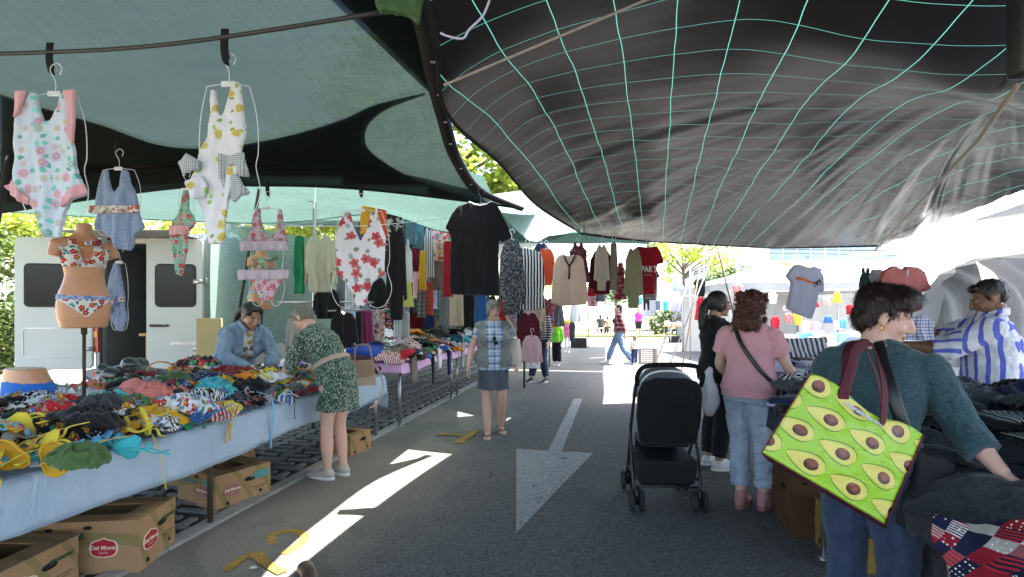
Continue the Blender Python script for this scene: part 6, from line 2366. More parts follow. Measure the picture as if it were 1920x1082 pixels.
# back row of the far stall
for a in (
    ('blouse', 'emerald green silky top seen edge on left of the beige blouse', 'strip', 551, 572, 442, 552, 5.6, (.01, .16, .07), None),
    ('blouse', 'sheer beige blouse hanging between the green top and the hibiscus swimsuit', 'longs', 567, 634, 440, 548, 5.6, (.44, .43, .33), None),
    ('sweatshirt', 'grey beige sweatshirt hanging low behind the woman in the green dress', 'longs', 534, 586, 588, 672, 6.0, (.33, .30, .28), None),
    ('trousers', 'ochre yellow garment hanging high behind the hibiscus swimsuit', 'strip', 676, 706, 378, 440, 6.6, (.60, .30, .03), None),
    ('scarf', 'orange red scarf hanging high beside the ochre garment', 'strip', 706, 726, 386, 450, 6.6, (.62, .09, .03), None),
    ('dress', 'black and white abstract print tunic hanging at the back of the stall', 'strip', 722, 758, 390, 470, 7.0, (.03, .03, .035), ('speck', (.55, .55, .55), 18., .52)),
    ('cardigan', 'long black cardigan hanging to the heaped clothes right of the hibiscus swimsuit', 'slim', 724, 764, 424, 600, 6.5, (.014, .012, .012), None),
    ('shirt', 'steel blue shirt in the upper back row', 'tee', 756, 784, 400, 458, 7.2, (.14, .24, .33), None),
    ('dress', 'dark teal top in the upper back row', 'tee', 768, 800, 404, 468, 7.4, (.05, .15, .17), None),
    ('shirt', 'white ribbed shirt hanging above the yellow skirt', 'tank', 744, 774, 448, 530, 7.1, 'white', None),
    ('skirt', 'pale lemon yellow pleated skirt hanging under the white shirt', 'skirt', 743, 776, 528, 576, 7.0, (.62, .60, .16), None),
    ('trousers', 'wine red trousers hanging behind the white shirt', 'strip', 770, 790, 464, 510, 7.4, 'burgundy', None),
    ('shirt', 'mustard strip of fabric in the middle of the back row', 'strip', 786, 800, 470, 545, 7.3, (.60, .32, .03), None),
    ('shirt', 'striped grey and white shirt in the back row', 'tank', 794, 814, 416, 520, 7.4, (.5, .52, .52), ('stripe', (.12, .15, .16), .03, .5, 'X', .02)),
    ('blouse', 'red and ochre flowered blouse hanging left of the black t-shirt', 'tee', 806, 850, 420, 490, 7.4, (.58, .42, .34), ('floral', [(.55, .05, .04), (.6, .3, .05), (.2, .2, .3)], 1., 12., (.12, .1, .06))),
    ('trousers', 'taupe trousers hanging under the flowered blouse', 'strip', 806, 836, 485, 545, 7.6, 'taupe', None),
    ('shirt', 'deep red long sleeve beside the black t-shirt', 'strip', 830, 850, 452, 558, 7.2, (.32, .015, .03), None),
    ('shirt', 'pink shirt strip behind the yellow skirt', 'strip', 774, 788, 508, 560, 7.6, 'pale pink', None),
    ('dress', 'grey plaid tunic near the heaped clothes', 'strip', 782, 800, 520, 596, 7.5, (.16, .15, .15), ('plaid', [((.02, .02, .02), .06, .3, 0.)])),
    ('shirt', 'rust red garment in the back row under the mustard strip', 'strip', 796, 814, 528, 592, 7.5, (.30, .05, .03), None),
    ('shirt', 'pale lilac shirt at the lower back of the stall', 'strip', 810, 820, 540, 580, 7.8, 'lilac', None),
    ('jacket', 'black jacket on the rail behind the green dress woman', 'longs', 586, 640, 540, 598, 6.3, (.012, .012, .014), None),
    ('jacket', 'dark garment at the right of the rail under the hibiscus swimsuit', 'longs', 690, 726, 520, 580, 6.6, (.02, .02, .022), None),
    ('sweater', 'grey jumper on the rail left of the hibiscus swimsuit', 'strip', 632, 648, 510, 580, 6.4, (.18, .18, .19), None),
    ('shirt', 'pale blue shirt low beside the long black cardigan', 'strip', 704, 726, 510, 560, 6.9, (.45, .52, .64), None)):
    gar(a[0], a[1], a[2], a[3], a[4], a[5], a[6], a[7], a[8], a[9], hanger=a[2] in ('longs', 'tee'), group='clothes hanging at the back of the stall')
# rail with tops
pole('clothes_rail', 'chrome rail of tops running behind the green dress woman', [P(520, 566, 6.2), P(700, 567, 6.4)], .012, METAL, 'rail')
for k, (x0, x1, y0, y1, col, pat, nmk, lab) in enumerate(((618, 672, 585, 652, (.018, .012, .016), None, 'longs', 'black knitted top at the front of the low rail'), (655, 668, 584, 648, (.40, .50, .66), None, 'strip', 'light blue shirt on the low rail'),
                                                (664, 680, 584, 648, (.015, .015, .02), None, 'strip', 'black shirt between light blue and plum tops on the rail'), (672, 690, 582, 646, (.20, .02, .08), None, 'strip', 'plum red top on the low rail'),
                                                (682, 700, 582, 642, (.24, .03, .12), None, 'strip', 'magenta plum top last before the flowered ones on the rail'), (694, 712, 580, 640, (.52, .47, .44), ('speck', (.25, .06, .08), 22., .55), 'strip', 'cream shirt with red sprigs on the low rail'),
                                                (708, 722, 580, 640, (.5, .42, .38), PATTERNS['flowered'], 'strip', 'cream flowered blouse on the low rail by the black cardigan'), (738, 754, 584, 634, (.3, .36, .42), ('stripe', (.6, .62, .64), .03, .5, 'X', .02), 'strip', 'grey blue striped shirt behind the heaped clothes'),
                                                (754, 768, 584, 634, (.36, .37, .36), None, 'strip', 'grey shirt beside the striped one behind the heaped clothes'))):
    gar('shirt', lab, nmk, x0, x1, y0, y1, 6.15 + k * .06, col, pat, hanger=False, group='tops on the low rail')
pole('clothes_rail', 'low chrome rail holding plum and black tops', [P(615, 583, 6.2), P(730, 579, 6.75)], .010, METAL, 'rail')
# behind the second pink table: dense hung clothes
cols2 = [('burgundy', None), ((.35, .03, .06), 'flowered'), ('black', None), ('coral pink', 'flowered'), ('charcoal', 'leafy'), ('bright red', None), ('white', 'flowered'), ('navy', None), ('pale pink', 'spotted'), ('beige', None), ('dark red', 'flowered'), ('slate grey', None)]
for k in range(12):
    c, p_ = cols2[k]
    x0 = 832 + k * 18
    gar('garment', ['wine red', 'red flowered', 'black', 'coral flowered', 'charcoal leaf print', 'plain bright red', 'white flowered', 'navy blue', 'pale pink spotted', 'beige', 'dark red flowered', 'slate grey'][k] + ' garment hanging behind the farther pink table ' + ('left of' if x0 < 905 else 'right of') + ' the gray haired woman',
        ['strip', 'tee', 'dress'][k % 3], x0, x0 + 30, 548 + (k * 7) % 12, 612 + (k * 5) % 18, 10.6 + (k % 4) * .3, c, PATTERNS[p_] if p_ else None, hanger=False, group='clothes hung behind the farther pink table')
bm = bmesh.new()
box(bm, (0, 0, 0), (.5, .4, .22), bev=.03)
setp(obj('folded_blanket', wrinkle(fuse(bm, .02, 2, 'blanket'), .015, 8), cloth('lime_fleece', (.35, .48, .02)), None, True, P(877, 598, 9.8)), 'lime yellow folded cloth on the back of the farther pink table', 'clothing')
bm = bmesh.new()
ell(bm, (0, 0, 0), (.28, .2, .24))
setp(obj('black_bag', wrinkle(fuse(bm, .02, 1, 'sack'), .03, 7), plain('black_sack', (.012, .012, .014), .5), None, True, P(852, 600, 9.4)), 'black sack lying at the back of the farther pink table', 'bag')

# a second, denser layer behind
sh_ = ['strip', 'tee', 'longs', 'strip', 'dress', 'tank']
cl_ = ['black', 'charcoal', 'burgundy', 'navy', 'olive green', 'slate grey', 'taupe', 'dark red', 'emerald green', 'beige', 'mid blue', 'black', 'charcoal', 'pale grey']
for k in range(40):
    c, p_ = cl_[(k * 5 + k // 14) % 14], [None, None, 'leafy', None, 'flowered', None, 'striped'][k % 7]
    x0 = 640 + (k % 20) * 13.5
    low = k >= 20
    y0 = (492 if low else 404) + (k * 11) % 22 + (x0 - 640) * .1
    lab = f'{c} {p_ + " " if p_ else ""}{["narrow garment", "t-shirt", "long sleeved top", "narrow garment", "dress", "sleeveless top"][k % 6]} in the {"lower" if low else "upper"} dense back row ' + ('behind the hibiscus swimsuit' if x0 < 725 else 'behind the long black cardigan' if x0 < 770 else 'behind the flowered blouse' if x0 < 850 else 'behind the black t-shirt')
    if lab in used_labels:
        lab = lab.replace(' dense', ' packed')
    used_labels.add(lab)
    gar('garment', lab, sh_[k % 6], x0, x0 + 22 + (k * 7) % 16, y0, y0 + 84 + (k * 13) % 30, 8.3 + (k % 5) * .22, c, PATTERNS[p_] if p_ else None, hanger=False, group='garments packed in the dense back row', vox=.017)

# low displays at the aisle: maroon jacket, pink sweater, child mannequins
gar('jacket', 'maroon jacket hanging low beside the aisle above the pink sweater', 'longs', 966, 1016, 585, 664, 8.6, (.10, .012, .025), None, hanger=True, group='clothes on the low stand')
o = gar('sweater', 'pale pink sweater with white hem hanging lowest beside the aisle', 'longs', 976, 1018, 628, 688, 8.3, (.66, .40, .42), None, hanger=True, group='clothes on the low stand')
me = slab(fit('skirt', 984, 1010, 680, 692, 8.3), .07, .012, 2, .01, 24, 3, 0, .003, 'hem')
q = obj('white_hem', me, cloth('white_cotton', (.72, .72, .72)), o, True, (.0, 0, -.42))
pole('stand', 'dark upright post of the low stand beside the walking woman', [P(983, 600, 8.7), G(983, 727) + V((0, .0, 0))], .02, DARKPOLE, 'post')
pole('stand', 'grey post beside the small lime green mannequin', [P(1030, 570, 12.0), P(1030, 688, 12.2)], .02, METAL, 'post')
pole('stand', 'dark post of the farther stall beyond the white dress', [P(1073, 560, 17.0), P(1073, 650, 17.2)], .025, DARKPOLE, 'post')
# ---------------------------------------------------------------- the people
H_GREY = hairmat('grey_hair', (.14, .13, .12), (.42, .40, .38))
H_GREYB = hairmat('grey_brown_hair', (.10, .085, .07), (.27, .24, .21))
H_BLACK = hairmat('black_hair', (.006, .005, .005), (.03, .024, .022))
H_DARK = hairmat('dark_brown_hair', (.008, .005, .005), (.030, .013, .012))
H_RED = hairmat('auburn_hair', (.030, .010, .007), (.13, .045, .028))
DEN_L = cloth('light_denim', (.27, .34, .45), ('denim', (.42, .49, .59)))
DEN_D = cloth('dark_denim', (.020, .030, .062), ('denim', (.045, .065, .11)))
DEN_M = cloth('mid_denim', (.045, .07, .12), ('denim', (.10, .14, .20)))
WHT = plain('white_rubber', (.62, .62, .60), .6)

# 1 gray haired woman walking towards the camera
g = G(922, 812)
f1 = Fig('gray haired woman in a blue plaid blouse and grey vest walking down the aisle', (g.x + .02, g.y, 0), R(186), 1.585, 1.22, dict(
    anR=(.085, .02, .085), anL=(-.10, .34 - .30, .085), knR=(.09, .06, .47), knL=(-.10, .05, .47), toeR=(.1, 1, 0), toeL=(-.15, 1, 0),
    elR=(.275, .01, 1.06), wrR=(.315, .09, .84), elL=(-.275, -.05, 1.06), wrL=(-.29, .02, .84)), yaw=.22, pitch=-.12, roll=.05, sk=SK_FAIR, depth=1.2, vox=.0055, hands={'R': dict(curl=.35), 'L': dict(curl=.5)})
f1.j['anR'].y += .16
f1.j['anL'].y -= .12
f1.j['knL'].y += .02
f1.body()
PLD = cloth('blue_plaid', (.30, .42, .62), ('plaid', [((.025, .035, .09), .085, .17, .1), ((.72, .70, .62), .085, .14, .42), ((.55, .50, .36), .085, .06, .75)]))
f1.top(PLD, .55, 5.75, .018, .27, 'blouse', wr=.006, seed=3, flare=.02, hem=[(.07, .05)])
f1.top(cloth('grey_knit', (.16, .165, .155), ('melange', (.26, .265, .25), 90.)), .35, 5.6, .034, .02, 'vest', wr=.006, seed=5, hem=[(.02, .03)],
       cut=lambda c: c.y > .0 and abs(c.x) < .085 + .02 * math.sin(c.z * 6) or abs(c.x) > .225 and c.z > 1.22)
f1.skirt(cloth('grey_denim', (.055, .07, .095), ('denim', (.12, .14, .175))), .535, 'skirt', 1.6, .012, 1.04, 1.14, seed=2)
f1.hair(H_GREY, [('e', (0, -.022, .040), (.084, .098, .086)), ('e', (0, -.055, -.01), (.078, .062, .082)), ('e', (.055, .0, .02), (.034, .06, .07)), ('e', (-.055, .0, .02), (.034, .06, .07)), ('e', (.01, .062, .088), (.058, .034, .026)), ('e', (-.03, .07, .075), (.03, .026, .022))], strands=700, length=.05, amp=.009)
for sd in 'RL':
    a, t_ = f1.j['an' + sd], f1.j['toe' + sd].normalized()
    b = V((a.x, a.y, 0)) + t_ * .055
    sdv = t_.cross(V((0, 0, 1)))
    bm = bmesh.new()
    out = [(b + t_ * (.128 * math.cos(q * .314)) + sdv * (.045 * math.sin(q * .314) * (1 + .12 * math.cos(q * .314)))) for q in range(20)]
    loft(bm, [[V((p.x, p.y, .0)) for p in out], [V((p.x, p.y, .016)) for p in out]])
    so_ = obj('sandal', bm, plain('pale_sole', (.5, .42, .36), .7), f1.root)
    bm = bmesh.new()
    top_ = b + t_ * .085
    for q in (-1, 1):
        sweep(bm, spline([top_ + V((0, 0, .030)), b + t_ * .045 + sdv * (.030 * q) + V((0, 0, .045)), b + t_ * .01 + sdv * (.046 * q) + V((0, 0, .014))], 4), [(.011, .004)] * 9, 8)
    obj('thong_strap', bm, plain('sandal_brown', (.16, .05, .05), .6), so_)
# neck scarf, necklace with glasses, tote bag on her left shoulder
sh = f1.j['neck']
bm = bmesh.new()
sweep(bm, spline([sh + V((.062 * math.cos(a), .058 * math.sin(a) + .012, .012 + .01 * math.sin(a * 3) - .02 * (a > 1 and a < 2.2))) for a in [q * .6283 for q in range(11)]], 3), [(.016, .020)] * 31, 10)
obj('neck_scarf', wrinkle(fuse(bm, .006, 1, 'scarf'), .005, 40), cloth('beige_scarf', (.48, .36, .24)), f1.root)
bm = bmesh.new()
sweep(bm, spline([sh + V((-.05, .05, 0)), sh + V((-.045, .145, -.13)), sh + V((-.01, .168, -.22)), sh + V((.03, .15, -.13)), sh + V((.05, .05, 0))], 6), .003, 6)
nk = obj('cord', bm, BLACKPL, f1.root)
bm = bmesh.new()
for q in (-1, 1):
    bmesh.ops.create_cone(bm, segments=14, radius1=.024, radius2=.022, depth=.004, cap_ends=True, matrix=Matrix.Translation(sh + V((-.01 + .006 * q, .178 + .003 * q, -.245 + .026 * q))) @ Matrix.Rotation(math.pi / 2, 4, 'X'))
obj('sunglasses', bm, GLASS, nk)
tb = thing('tote_bag', 'cream tote bag hanging from the shoulder of the gray haired woman', 'bag', f1.root.location, f1.root.rotation_euler.z)
bm = bmesh.new()
prism(bm, [(-.13, 1.12), (.13, 1.12), (.15, .84), (.10, .78), (-.10, .78), (-.15, .84)], -.05, .05, Matrix.Translation((-.27, -.09, 0)) @ Matrix.Rotation(1.25, 4, 'Z'))
CRM = cloth('cream_canvas', (.52, .48, .40))
obj('bag_body', wrinkle(fuse(bm, .012, 3, 'tote'), .012, 10), CRM, tb)
obj('strap', tube([(-.29, -.02, 1.10), (-.235, .05, 1.25), (-.15, .02, 1.40), (-.20, -.10, 1.30), (-.27, -.14, 1.10)], .013), CRM, tb)

# 2 woman in the green leaf print dress, bending over the table
g = G(612, 893)
f2 = Fig('woman with short grey hair in a green leaf print dress leaning over the swimwear', (g.x + .05, g.y, 0), R(66), 1.62, 1.02, dict(
    pelvis=(0, -.05, .90), waist=(0, .02, 1.035), chest=(0, .13, 1.19), neck=(0, .25, 1.335), head=(0, .345, 1.425), shR=(.16, .19, 1.262), shL=(-.16, .19, 1.262),
    elR=(.21, .27, 1.03), elL=(-.21, .26, 1.03), wrR=(.15, .46, .90), wrL=(-.15, .45, .90), hipR=(.088, -.05, .85), hipL=(-.088, -.05, .85), knR=(.085, -.01, .46), knL=(-.085, -.02, .46),
    anR=(.08, -.06, .085), anL=(-.08, -.02, .085), toeR=(.15, 1, 0), toeL=(-.05, 1, 0)), pitch=-.75, yaw=.1, depth=1.15, vox=.0055, hands={'R': dict(curl=.5, n=(-.3, .2, -1), th=(-1, 0, 0)), 'L': dict(curl=.5, n=(.3, .2, -1), th=(1, 0, 0))})
f2.body()
DRS = cloth('green_leaf_print', (.028, .068, .044), ('speck', (.30, .34, .27), 84., .55, (1, 1, .8)), ax='YZ')
f2.top(DRS, 1.8, 5.8, .022, .60, 'dress_bodice', wr=.010, seed=7, flare=.012)
f2.skirt(DRS, .60, 'dress_skirt', 2.1, .024, 1.12, 1.22, folds=.035, wr=.009)
r_ = f2.rings(1.72, 2.02, .036, step=.1)
bm = bmesh.new()
loft(bm, r_)
obj('belt', bm, plain('rose_beige_belt', (.40, .28, .23), .5), f2.root)
f2.hair(H_GREYB, [('e', (0, -.022, .038), (.081, .095, .085)), ('e', (0, -.06, -.01), (.070, .052, .068)), ('e', (.06, -.01, .02), (.022, .05, .06)), ('e', (-.06, -.01, .02), (.022, .05, .06)), ('e', (0, .055, .085), (.055, .035, .026))], strands=700, length=.03, amp=.006)
f2.shoes(plain('grey_beige_trainer', (.42, .38, .33), .7), WHT)

# 3 seller in denim behind the table
f3 = Fig('dark haired seller in a denim shirt sorting swimwear behind the table', P(436, 585, 5.35) * 1. , R(232), 1.66, 1.1, dict(
    waist=(0, .06, 1.05), chest=(0, .19, 1.18), neck=(0, .30, 1.32), head=(0, .39, 1.405), shR=(.165, .25, 1.25), shL=(-.165, .25, 1.25), elR=(.24, .36, 1.03), elL=(-.24, .33, 1.03),
    wrR=(.10, .55, .89), wrL=(-.12, .54, .89)), pitch=-.55, yaw=.05, sk=SK_TAN, depth=1.2, vox=.0055, hands={'R': dict(curl=.5, n=(-.2, .2, -1), th=(-1, .3, 0)), 'L': dict(curl=.5, n=(.2, .2, -1), th=(1, .3, 0))})
f3.root.location.z = 0
f3.body()
f3.pants(DEN_D)
f3.top(cloth('white_print_tee', (.62, .60, .58), ('floral', [(.5, .3, .05), (.1, .1, .12)], .5, 14., (.3, .3, .3))), 1., 5.6, .014, .1, 'undershirt')
f3.top(cloth('washed_denim', (.15, .22, .32), ('denim', (.27, .35, .46))), .6, 5.85, .026, .93, 'denim_shirt', wr=.016, seed=11, flare=.012, cut=lambda c: c.y > .06 and abs(c.x - .0) < .05 + max(0, .02 * (1.2 - c.z)) and c.z < 1.36 and c.z > .85 and abs(c.x) < .09)
bm = bmesh.new()
for q in (-1, 1):
    sweep(bm, spline([f3.j['neck'] + V((q * .07, -.03, .01)), f3.j['neck'] + V((q * .085, .05, .0)), f3.j['neck'] + V((q * .06, .11, -.06))], 4), [(.006, .028)] * 9, 8)
obj('collar', bm, cloth('washed_denim', (.15, .22, .32), ('denim', (.27, .35, .46))), f3.root)
f3.hair(H_BLACK, [('e', (0, -.030, .042), (.084, .095, .086)), ('e', (.05, .01, .055), (.034, .05, .045)), ('e', (-.05, .01, .055), (.034, .05, .045)), ('e', (0, -.06, -.005), (.068, .05, .066)), ('e', (0, .030, .094), (.056, .042, .022)), ('t', [(0, -.11, .02), (0, -.155, -.02), (.03, -.17, -.10), (.05, -.15, -.19)], [.03, .042, .034, .012])], strands=300, length=.05, amp=.003)

# 4 woman with the avocado bag
f4 = Fig('woman with short dark hair and teal sweater carrying the avocado print bag', (1.40, 2.10, 0), R(-53), 1.575, 1.0, dict(
    pelvis=(0, 0, .91), waist=(.0, .03, 1.05), chest=(.01, .08, 1.225), neck=(.0, .085, 1.385), head=(.022, .128, 1.50), shR=(.178, .12, 1.295), shL=(-.160, .07, 1.305),
    elR=(.276, .12, 1.08), wrR=(.411, .036, .945), elL=(-.25, .08, 1.06), wrL=(-.20, .28, .94), knL=(-.09, .04, .47), knR=(.10, .03, .47)), yaw=-1.18, pitch=-.32, roll=.06, depth=1.12, vox=.0045,
    hands={'R': dict(d=(.80, -.14, -.5), n=(-.3, -.2, -1), th=(-.2, 1, 0), curl=.45), 'L': dict(curl=.6)})
f4.body()
TEALK = cloth('teal_knit', (.013, .038, .046), ('melange', (.065, .12, .13), 130.))
f4.top(TEALK, .75, 5.82, .026, .80, 'sweater', wr=.009, seed=21, flare=.010, vox=.006)
f4.pants(DEN_D, .97, .012, 1.6, 'jeans')
f4.hair(H_DARK, [('e', (0, -.028, .045), (.088, .102, .092)), ('e', (0, -.062, -.012), (.076, .058, .076)), ('e', (0, .030, .102), (.072, .078, .038)), ('e', (.052, .03, .080), (.034, .05, .034)), ('e', (-.052, .03, .080), (.034, .05, .034)), ('e', (0, .070, .092), (.05, .03, .022)),
                 ('e', (.066, -.012, .045), (.022, .034, .036)), ('e', (-.066, -.012, .045), (.022, .034, .036))], vox=.006, strands=2600, length=.038, amp=.008, freq=30, fall=.9)
bm = bmesh.new()
er = f4.HM @ V((.082, .000, -.045))
sweep(bm, [er + V((.0, .010 * math.cos(a), .012 * math.sin(a))) for a in [q * .524 for q in range(13)]], .0022, 6)
obj('earring', bm, plain('gold', (.8, .5, .15), .25, .5, .05, 8., 1.), f4.root)
f4.shoes(plain('dark_shoe', (.03, .03, .035), .6))

# 5 woman in the pink t-shirt
f5 = Fig('woman with curly auburn hair in a pink t-shirt browsing the right stall', (1.76, 3.95, 0), R(-38), 1.60, 1.04, dict(
    head=(.02, .045, 1.53), elR=(.255, .05, 1.08), wrR=(.30, .25, .94), elL=(-.235, .02, 1.08), wrL=(-.20, .20, .96), anL=(-.06, -.02, .085), anR=(.085, .05, .085), knL=(-.08, .03, .475), knR=(.09, .05, .475)), yaw=-.35, pitch=-.2, depth=1.12, vox=.0055,
    hands={'R': dict(curl=.4, n=(0, 0, -1), th=(-1, .1, 0)), 'L': dict(curl=.7)})
f5.body()
PINK = cloth('pink_jersey', (.64, .32, .35))
f5.top(PINK, .75, 5.72, .028, .30, 'tshirt', wr=.008, seed=31, flare=.03, hem=[(.04, .03)])
f5.pants(DEN_L, .90, .011, 1.3, 'jeans', wr=.011, seed=33, flare=.012)
f5.shoes(plain('pink_suede', (.42, .19, .19), .8, bump=.3), plain('pink_sole', (.30, .12, .11), .7), high=.04)
rg = random.Random(5)
cur = [('e', (0, -.030, .035), (.098, .108, .098)), ('e', (0, -.075, -.05), (.098, .068, .11)), ('e', (0, -.085, -.14), (.098, .060, .09))]
for k in range(170):
    a = rg.uniform(math.pi * .92, math.pi * 2.08)
    z = rg.uniform(-.21, .10)
    r_ = .096 + .016 * rg.random()
    cur.append(('e', (math.cos(a) * r_, -.035 + math.sin(a) * r_ * 1.0, z), (rg.uniform(.010, .019),) * 3))
f5.hair(H_RED, cur, vox=.0055, amp=.007, freq=80, stretch=(1, 1, .8), strands=3000, length=.04, fall=.5)
bg_ = thing('shoulder_bag', 'black shoulder bag with a thin strap across the back of the pink t-shirt', 'bag', f5.root.location, f5.root.rotation_euler.z)
s4 = f5.rings(0, 6, .030)
j = f5.j
bm = bmesh.new()
sweep(bm, spline([(-.09, .07, 1.36), (-.095, .0, 1.415), (-.085, -.075, 1.36), (-.02, -.148, 1.22), (.09, -.150, 1.06), (.18, -.10, .95), (.215, -.02, .90)], 6), [(.015, .004)] * 37, 8, ref=(0, -1, 0))
obj('strap', bm, plain('black_leather', (.012, .012, .012), .4, .5), bg_)
bm = bmesh.new()
prism(bm, rrect(-.11, .11, .70, .92, .05), -.04, .04, Matrix.Translation((.235, .06, 0)) @ Matrix.Rotation(1.2, 4, 'Z'))
obj('bag_body', wrinkle(fuse(bm, .01, 3, 'bag'), .006, 12), plain('black_leather', (.012, .012, .012), .4, .5), bg_)
pb = thing('plastic_bag', 'thin whitish plastic bag hanging by the hip of the pink t-shirt woman', 'bag', V((1.50, 4.05, 0)), .2)
bm = bmesh.new()
ell(bm, (0, 0, .80), (.075, .06, .15))
sweep(bm, [(0, 0, .86), (-.01, 0, .98), (.01, 0, 1.03)], [.05, .03, .012], 10)
obj('bag_body', wrinkle(fuse(bm, .01, 1, 'pb'), .018, 14, seed=4), plain('white_film', (.60, .60, .60), .3, .5), pb)

# 6 dark haired woman in black, pointing
f6 = Fig('dark haired woman in black pointing across the right stall', (1.90, 4.98, 0), R(-80), 1.64, 1.0, dict(
    elL=(-.17, .27, 1.20), wrL=(-.13, .54, 1.23), elR=(.22, .02, 1.07), wrR=(.18, .20, .93), head=(0, .04, 1.535)), yaw=-.2, pitch=-.12, sk=SK_TAN, vox=.006, hands={'L': dict(curl=.5, n=(0, 0, -1), th=(1, 0, 0), point=True)})
f6.body()
BLKT = cloth('black_cotton', (.010, .010, .012))
f6.top(BLKT, .7, 5.8, .022, .93, 'black_top', wr=.007, seed=41)
f6.pants(cloth('black_trousers', (.012, .013, .018)), .95)
f6.shoes(plain('white_trainer', (.62, .62, .62), .6), WHT)
f6.hair(H_BLACK, CAP + [('e', (.06, -.01, .0), (.026, .06, .08)), ('e', (-.06, -.01, .0), (.026, .06, .08)), ('t', [(0, -.11, .03), (0, -.14, -.06), (0, -.13, -.2), (0, -.10, -.30)], [.03, .045, .045, .02])], strands=300, length=.06, amp=.003)

# 7 man in the striped shirt
f7 = Fig('man with short black hair in a blue and white striped shirt holding up a cloth', (3.24, 3.60, 0), R(56), 1.66, 1.12, dict(
    elR=(.16, .26, 1.24), wrR=(.05, .43, 1.36), elL=(-.20, .26, 1.19), wrL=(-.15, .49, 1.21), shR=(.185, .02, 1.345), shL=(-.185, .02, 1.345)), yaw=.08, pitch=-.40, sk=SK_BROWN, male=True, depth=1.15, vox=.0055,
    hands={'R': dict(curl=.6, n=(-1, 0, -.3), th=(0, 0, 1)), 'L': dict(curl=.6, n=(0, .2, -1), th=(1, 0, .3))})
f7.body()
STRM = Mat('blue_white_stripes', .85, .15)
v = STRM.coord()
sp = STRM.n('SeparateXYZ', {0: v})
# stripes run up the body and along the sleeves
arm = STRM.math('GREATER_THAN', sp.outputs[1], .185)
body_x = STRM.math('ADD', sp.outputs[0], STRM.math('MULTIPLY', sp.outputs[1], .9))
xx = STRM.n('Mix', data_type='FLOAT')
STRM.set(xx.inputs[0], arm)
STRM.set(xx.inputs[2], STRM.math('ADD', sp.outputs[1], STRM.math('MULTIPLY', sp.outputs[0], .6)))
STRM.set(xx.inputs[3], STRM.math('ADD', sp.outputs[2], STRM.math('MULTIPLY', sp.outputs[0], .4)))
wv_ = STRM.math('MULTIPLY_ADD', STRM.noise(v, 4., 2), .025, xx.outputs[0])
fr = STRM.math('FRACT', STRM.math('DIVIDE', wv_, .072))
STRM.color(STRM.mix(STRM.math('LESS_THAN', fr, .36), (.56, .56, .60), (.10, .12, .46)))
STRM.bump(STRM.noise(v, 40., 3), .2, .004)
f7.top(STRM.m, .55, 5.85, .034, .62, 'striped_shirt', wr=.011, seed=51, flare=.026)
bm = bmesh.new()
for q in (-1, 1):
    sweep(bm, spline([f7.j['neck'] + V((q * .01, -.07, .03)), f7.j['neck'] + V((q * .075, -.02, .025)), f7.j['neck'] + V((q * .05, .075, -.02))], 4), [(.006, .026)] * 9, 8)
obj('collar', bm, STRM.m, f7.root)
f7.pants(DEN_D)
f7.hair(H_BLACK, [('e', (0, -.024, .040), (.080, .094, .084)), ('e', (0, -.062, .0), (.068, .046, .06)), ('e', (0, .045, .088), (.055, .04, .026)), ('e', (.064, -.012, .03), (.016, .04, .045)), ('e', (-.064, -.012, .03), (.016, .04, .045))], strands=400, length=.014, amp=.004)
# the cloth between his hands
PAT = cloth('white_blue_check', (.55, .55, .62), ('plaid', [((.06, .07, .20), .02, .45, 0.)]))
pts = px_outline([(1640, 612), (1690, 600), (1722, 586), (1755, 604), (1744, 640), (1726, 642), (1690, 640), (1640, 642)], 1700, 615, 2.95)
o = obj('held_cloth', slab(pts, .03, .008, 3, .016, 30, 5, .02, .006, 'cloth'), PAT, None, True, P(1712, 615, 3.3), .15)
setp(o, 'small checked cloth held up by the man in the striped shirt', 'clothing')

# far people
def far_person(label, px, pf, H, rot, pose, topc, botc, hairm, sk=SK_FAIR, sl=.95, t1=.95, wide=1., skirt=None, shoe=(.5, .5, .5), yaw=0, lift=0, hairparts=None, pat=None, male=False, tn='shirt', hs=1.):
    g = G(px, pf)
    f = Fig(label, (g.x, g.y, lift), rot, H, wide, pose, yaw=yaw, sk=sk, vox=.011, male=male, hs=hs)
    f.body()
    f.top(cloth('far_' + label[:12], topc, pat), .7, 5.8, .022, sl, tn, vox=.014, seed=7)
    if skirt:
        f.skirt(cloth('farb_' + label[:12], botc), skirt)
    else:
        f.pants(cloth('farb_' + label[:12], botc), t1, vox=.014)
    f.shoes(plain('far_shoe' + str(shoe), shoe))
    f.hair(hairm, hairparts or CAP + [('e', (0, -.08, -.08), (.05, .04, .09))], vox=.012, strands=0, amp=.004)
    return f


far_person('woman in a red plaid shirt and pale jeans striding left in the sunlit aisle', 1160, 683, 1.66, R(78), dict(anR=(.09, .30, .085), anL=(-.09, -.36, .11), knR=(.09, .17, .48), knL=(-.09, -.10, .47), elL=(-.22, -.12, 1.08), wrL=(-.24, -.16, .84)),
           (.20, .03, .04), (.16, .24, .38), H_DARK, pat=('plaid', [((.02, .015, .02), .12, .3, 0.), ((.5, .42, .42), .12, .08, .5)]), wide=1.1, yaw=.1, shoe=(.6, .6, .6), tn='plaid_shirt')
far_person('small child in a cream top and navy leggings holding the plaid woman\'s hand', 1190, 684, .80, R(20), dict(anR=(.13, .10, .085), anL=(-.15, -.10, .085), knR=(.12, .08, .47), knL=(-.11, 0, .47)), (.60, .50, .40), (.02, .03, .08), hairmat('fair_hair', (.25, .12, .05), (.45, .26, .12)), shoe=(.6, .55, .55), wide=1.2, hs=1.45, tn='top')
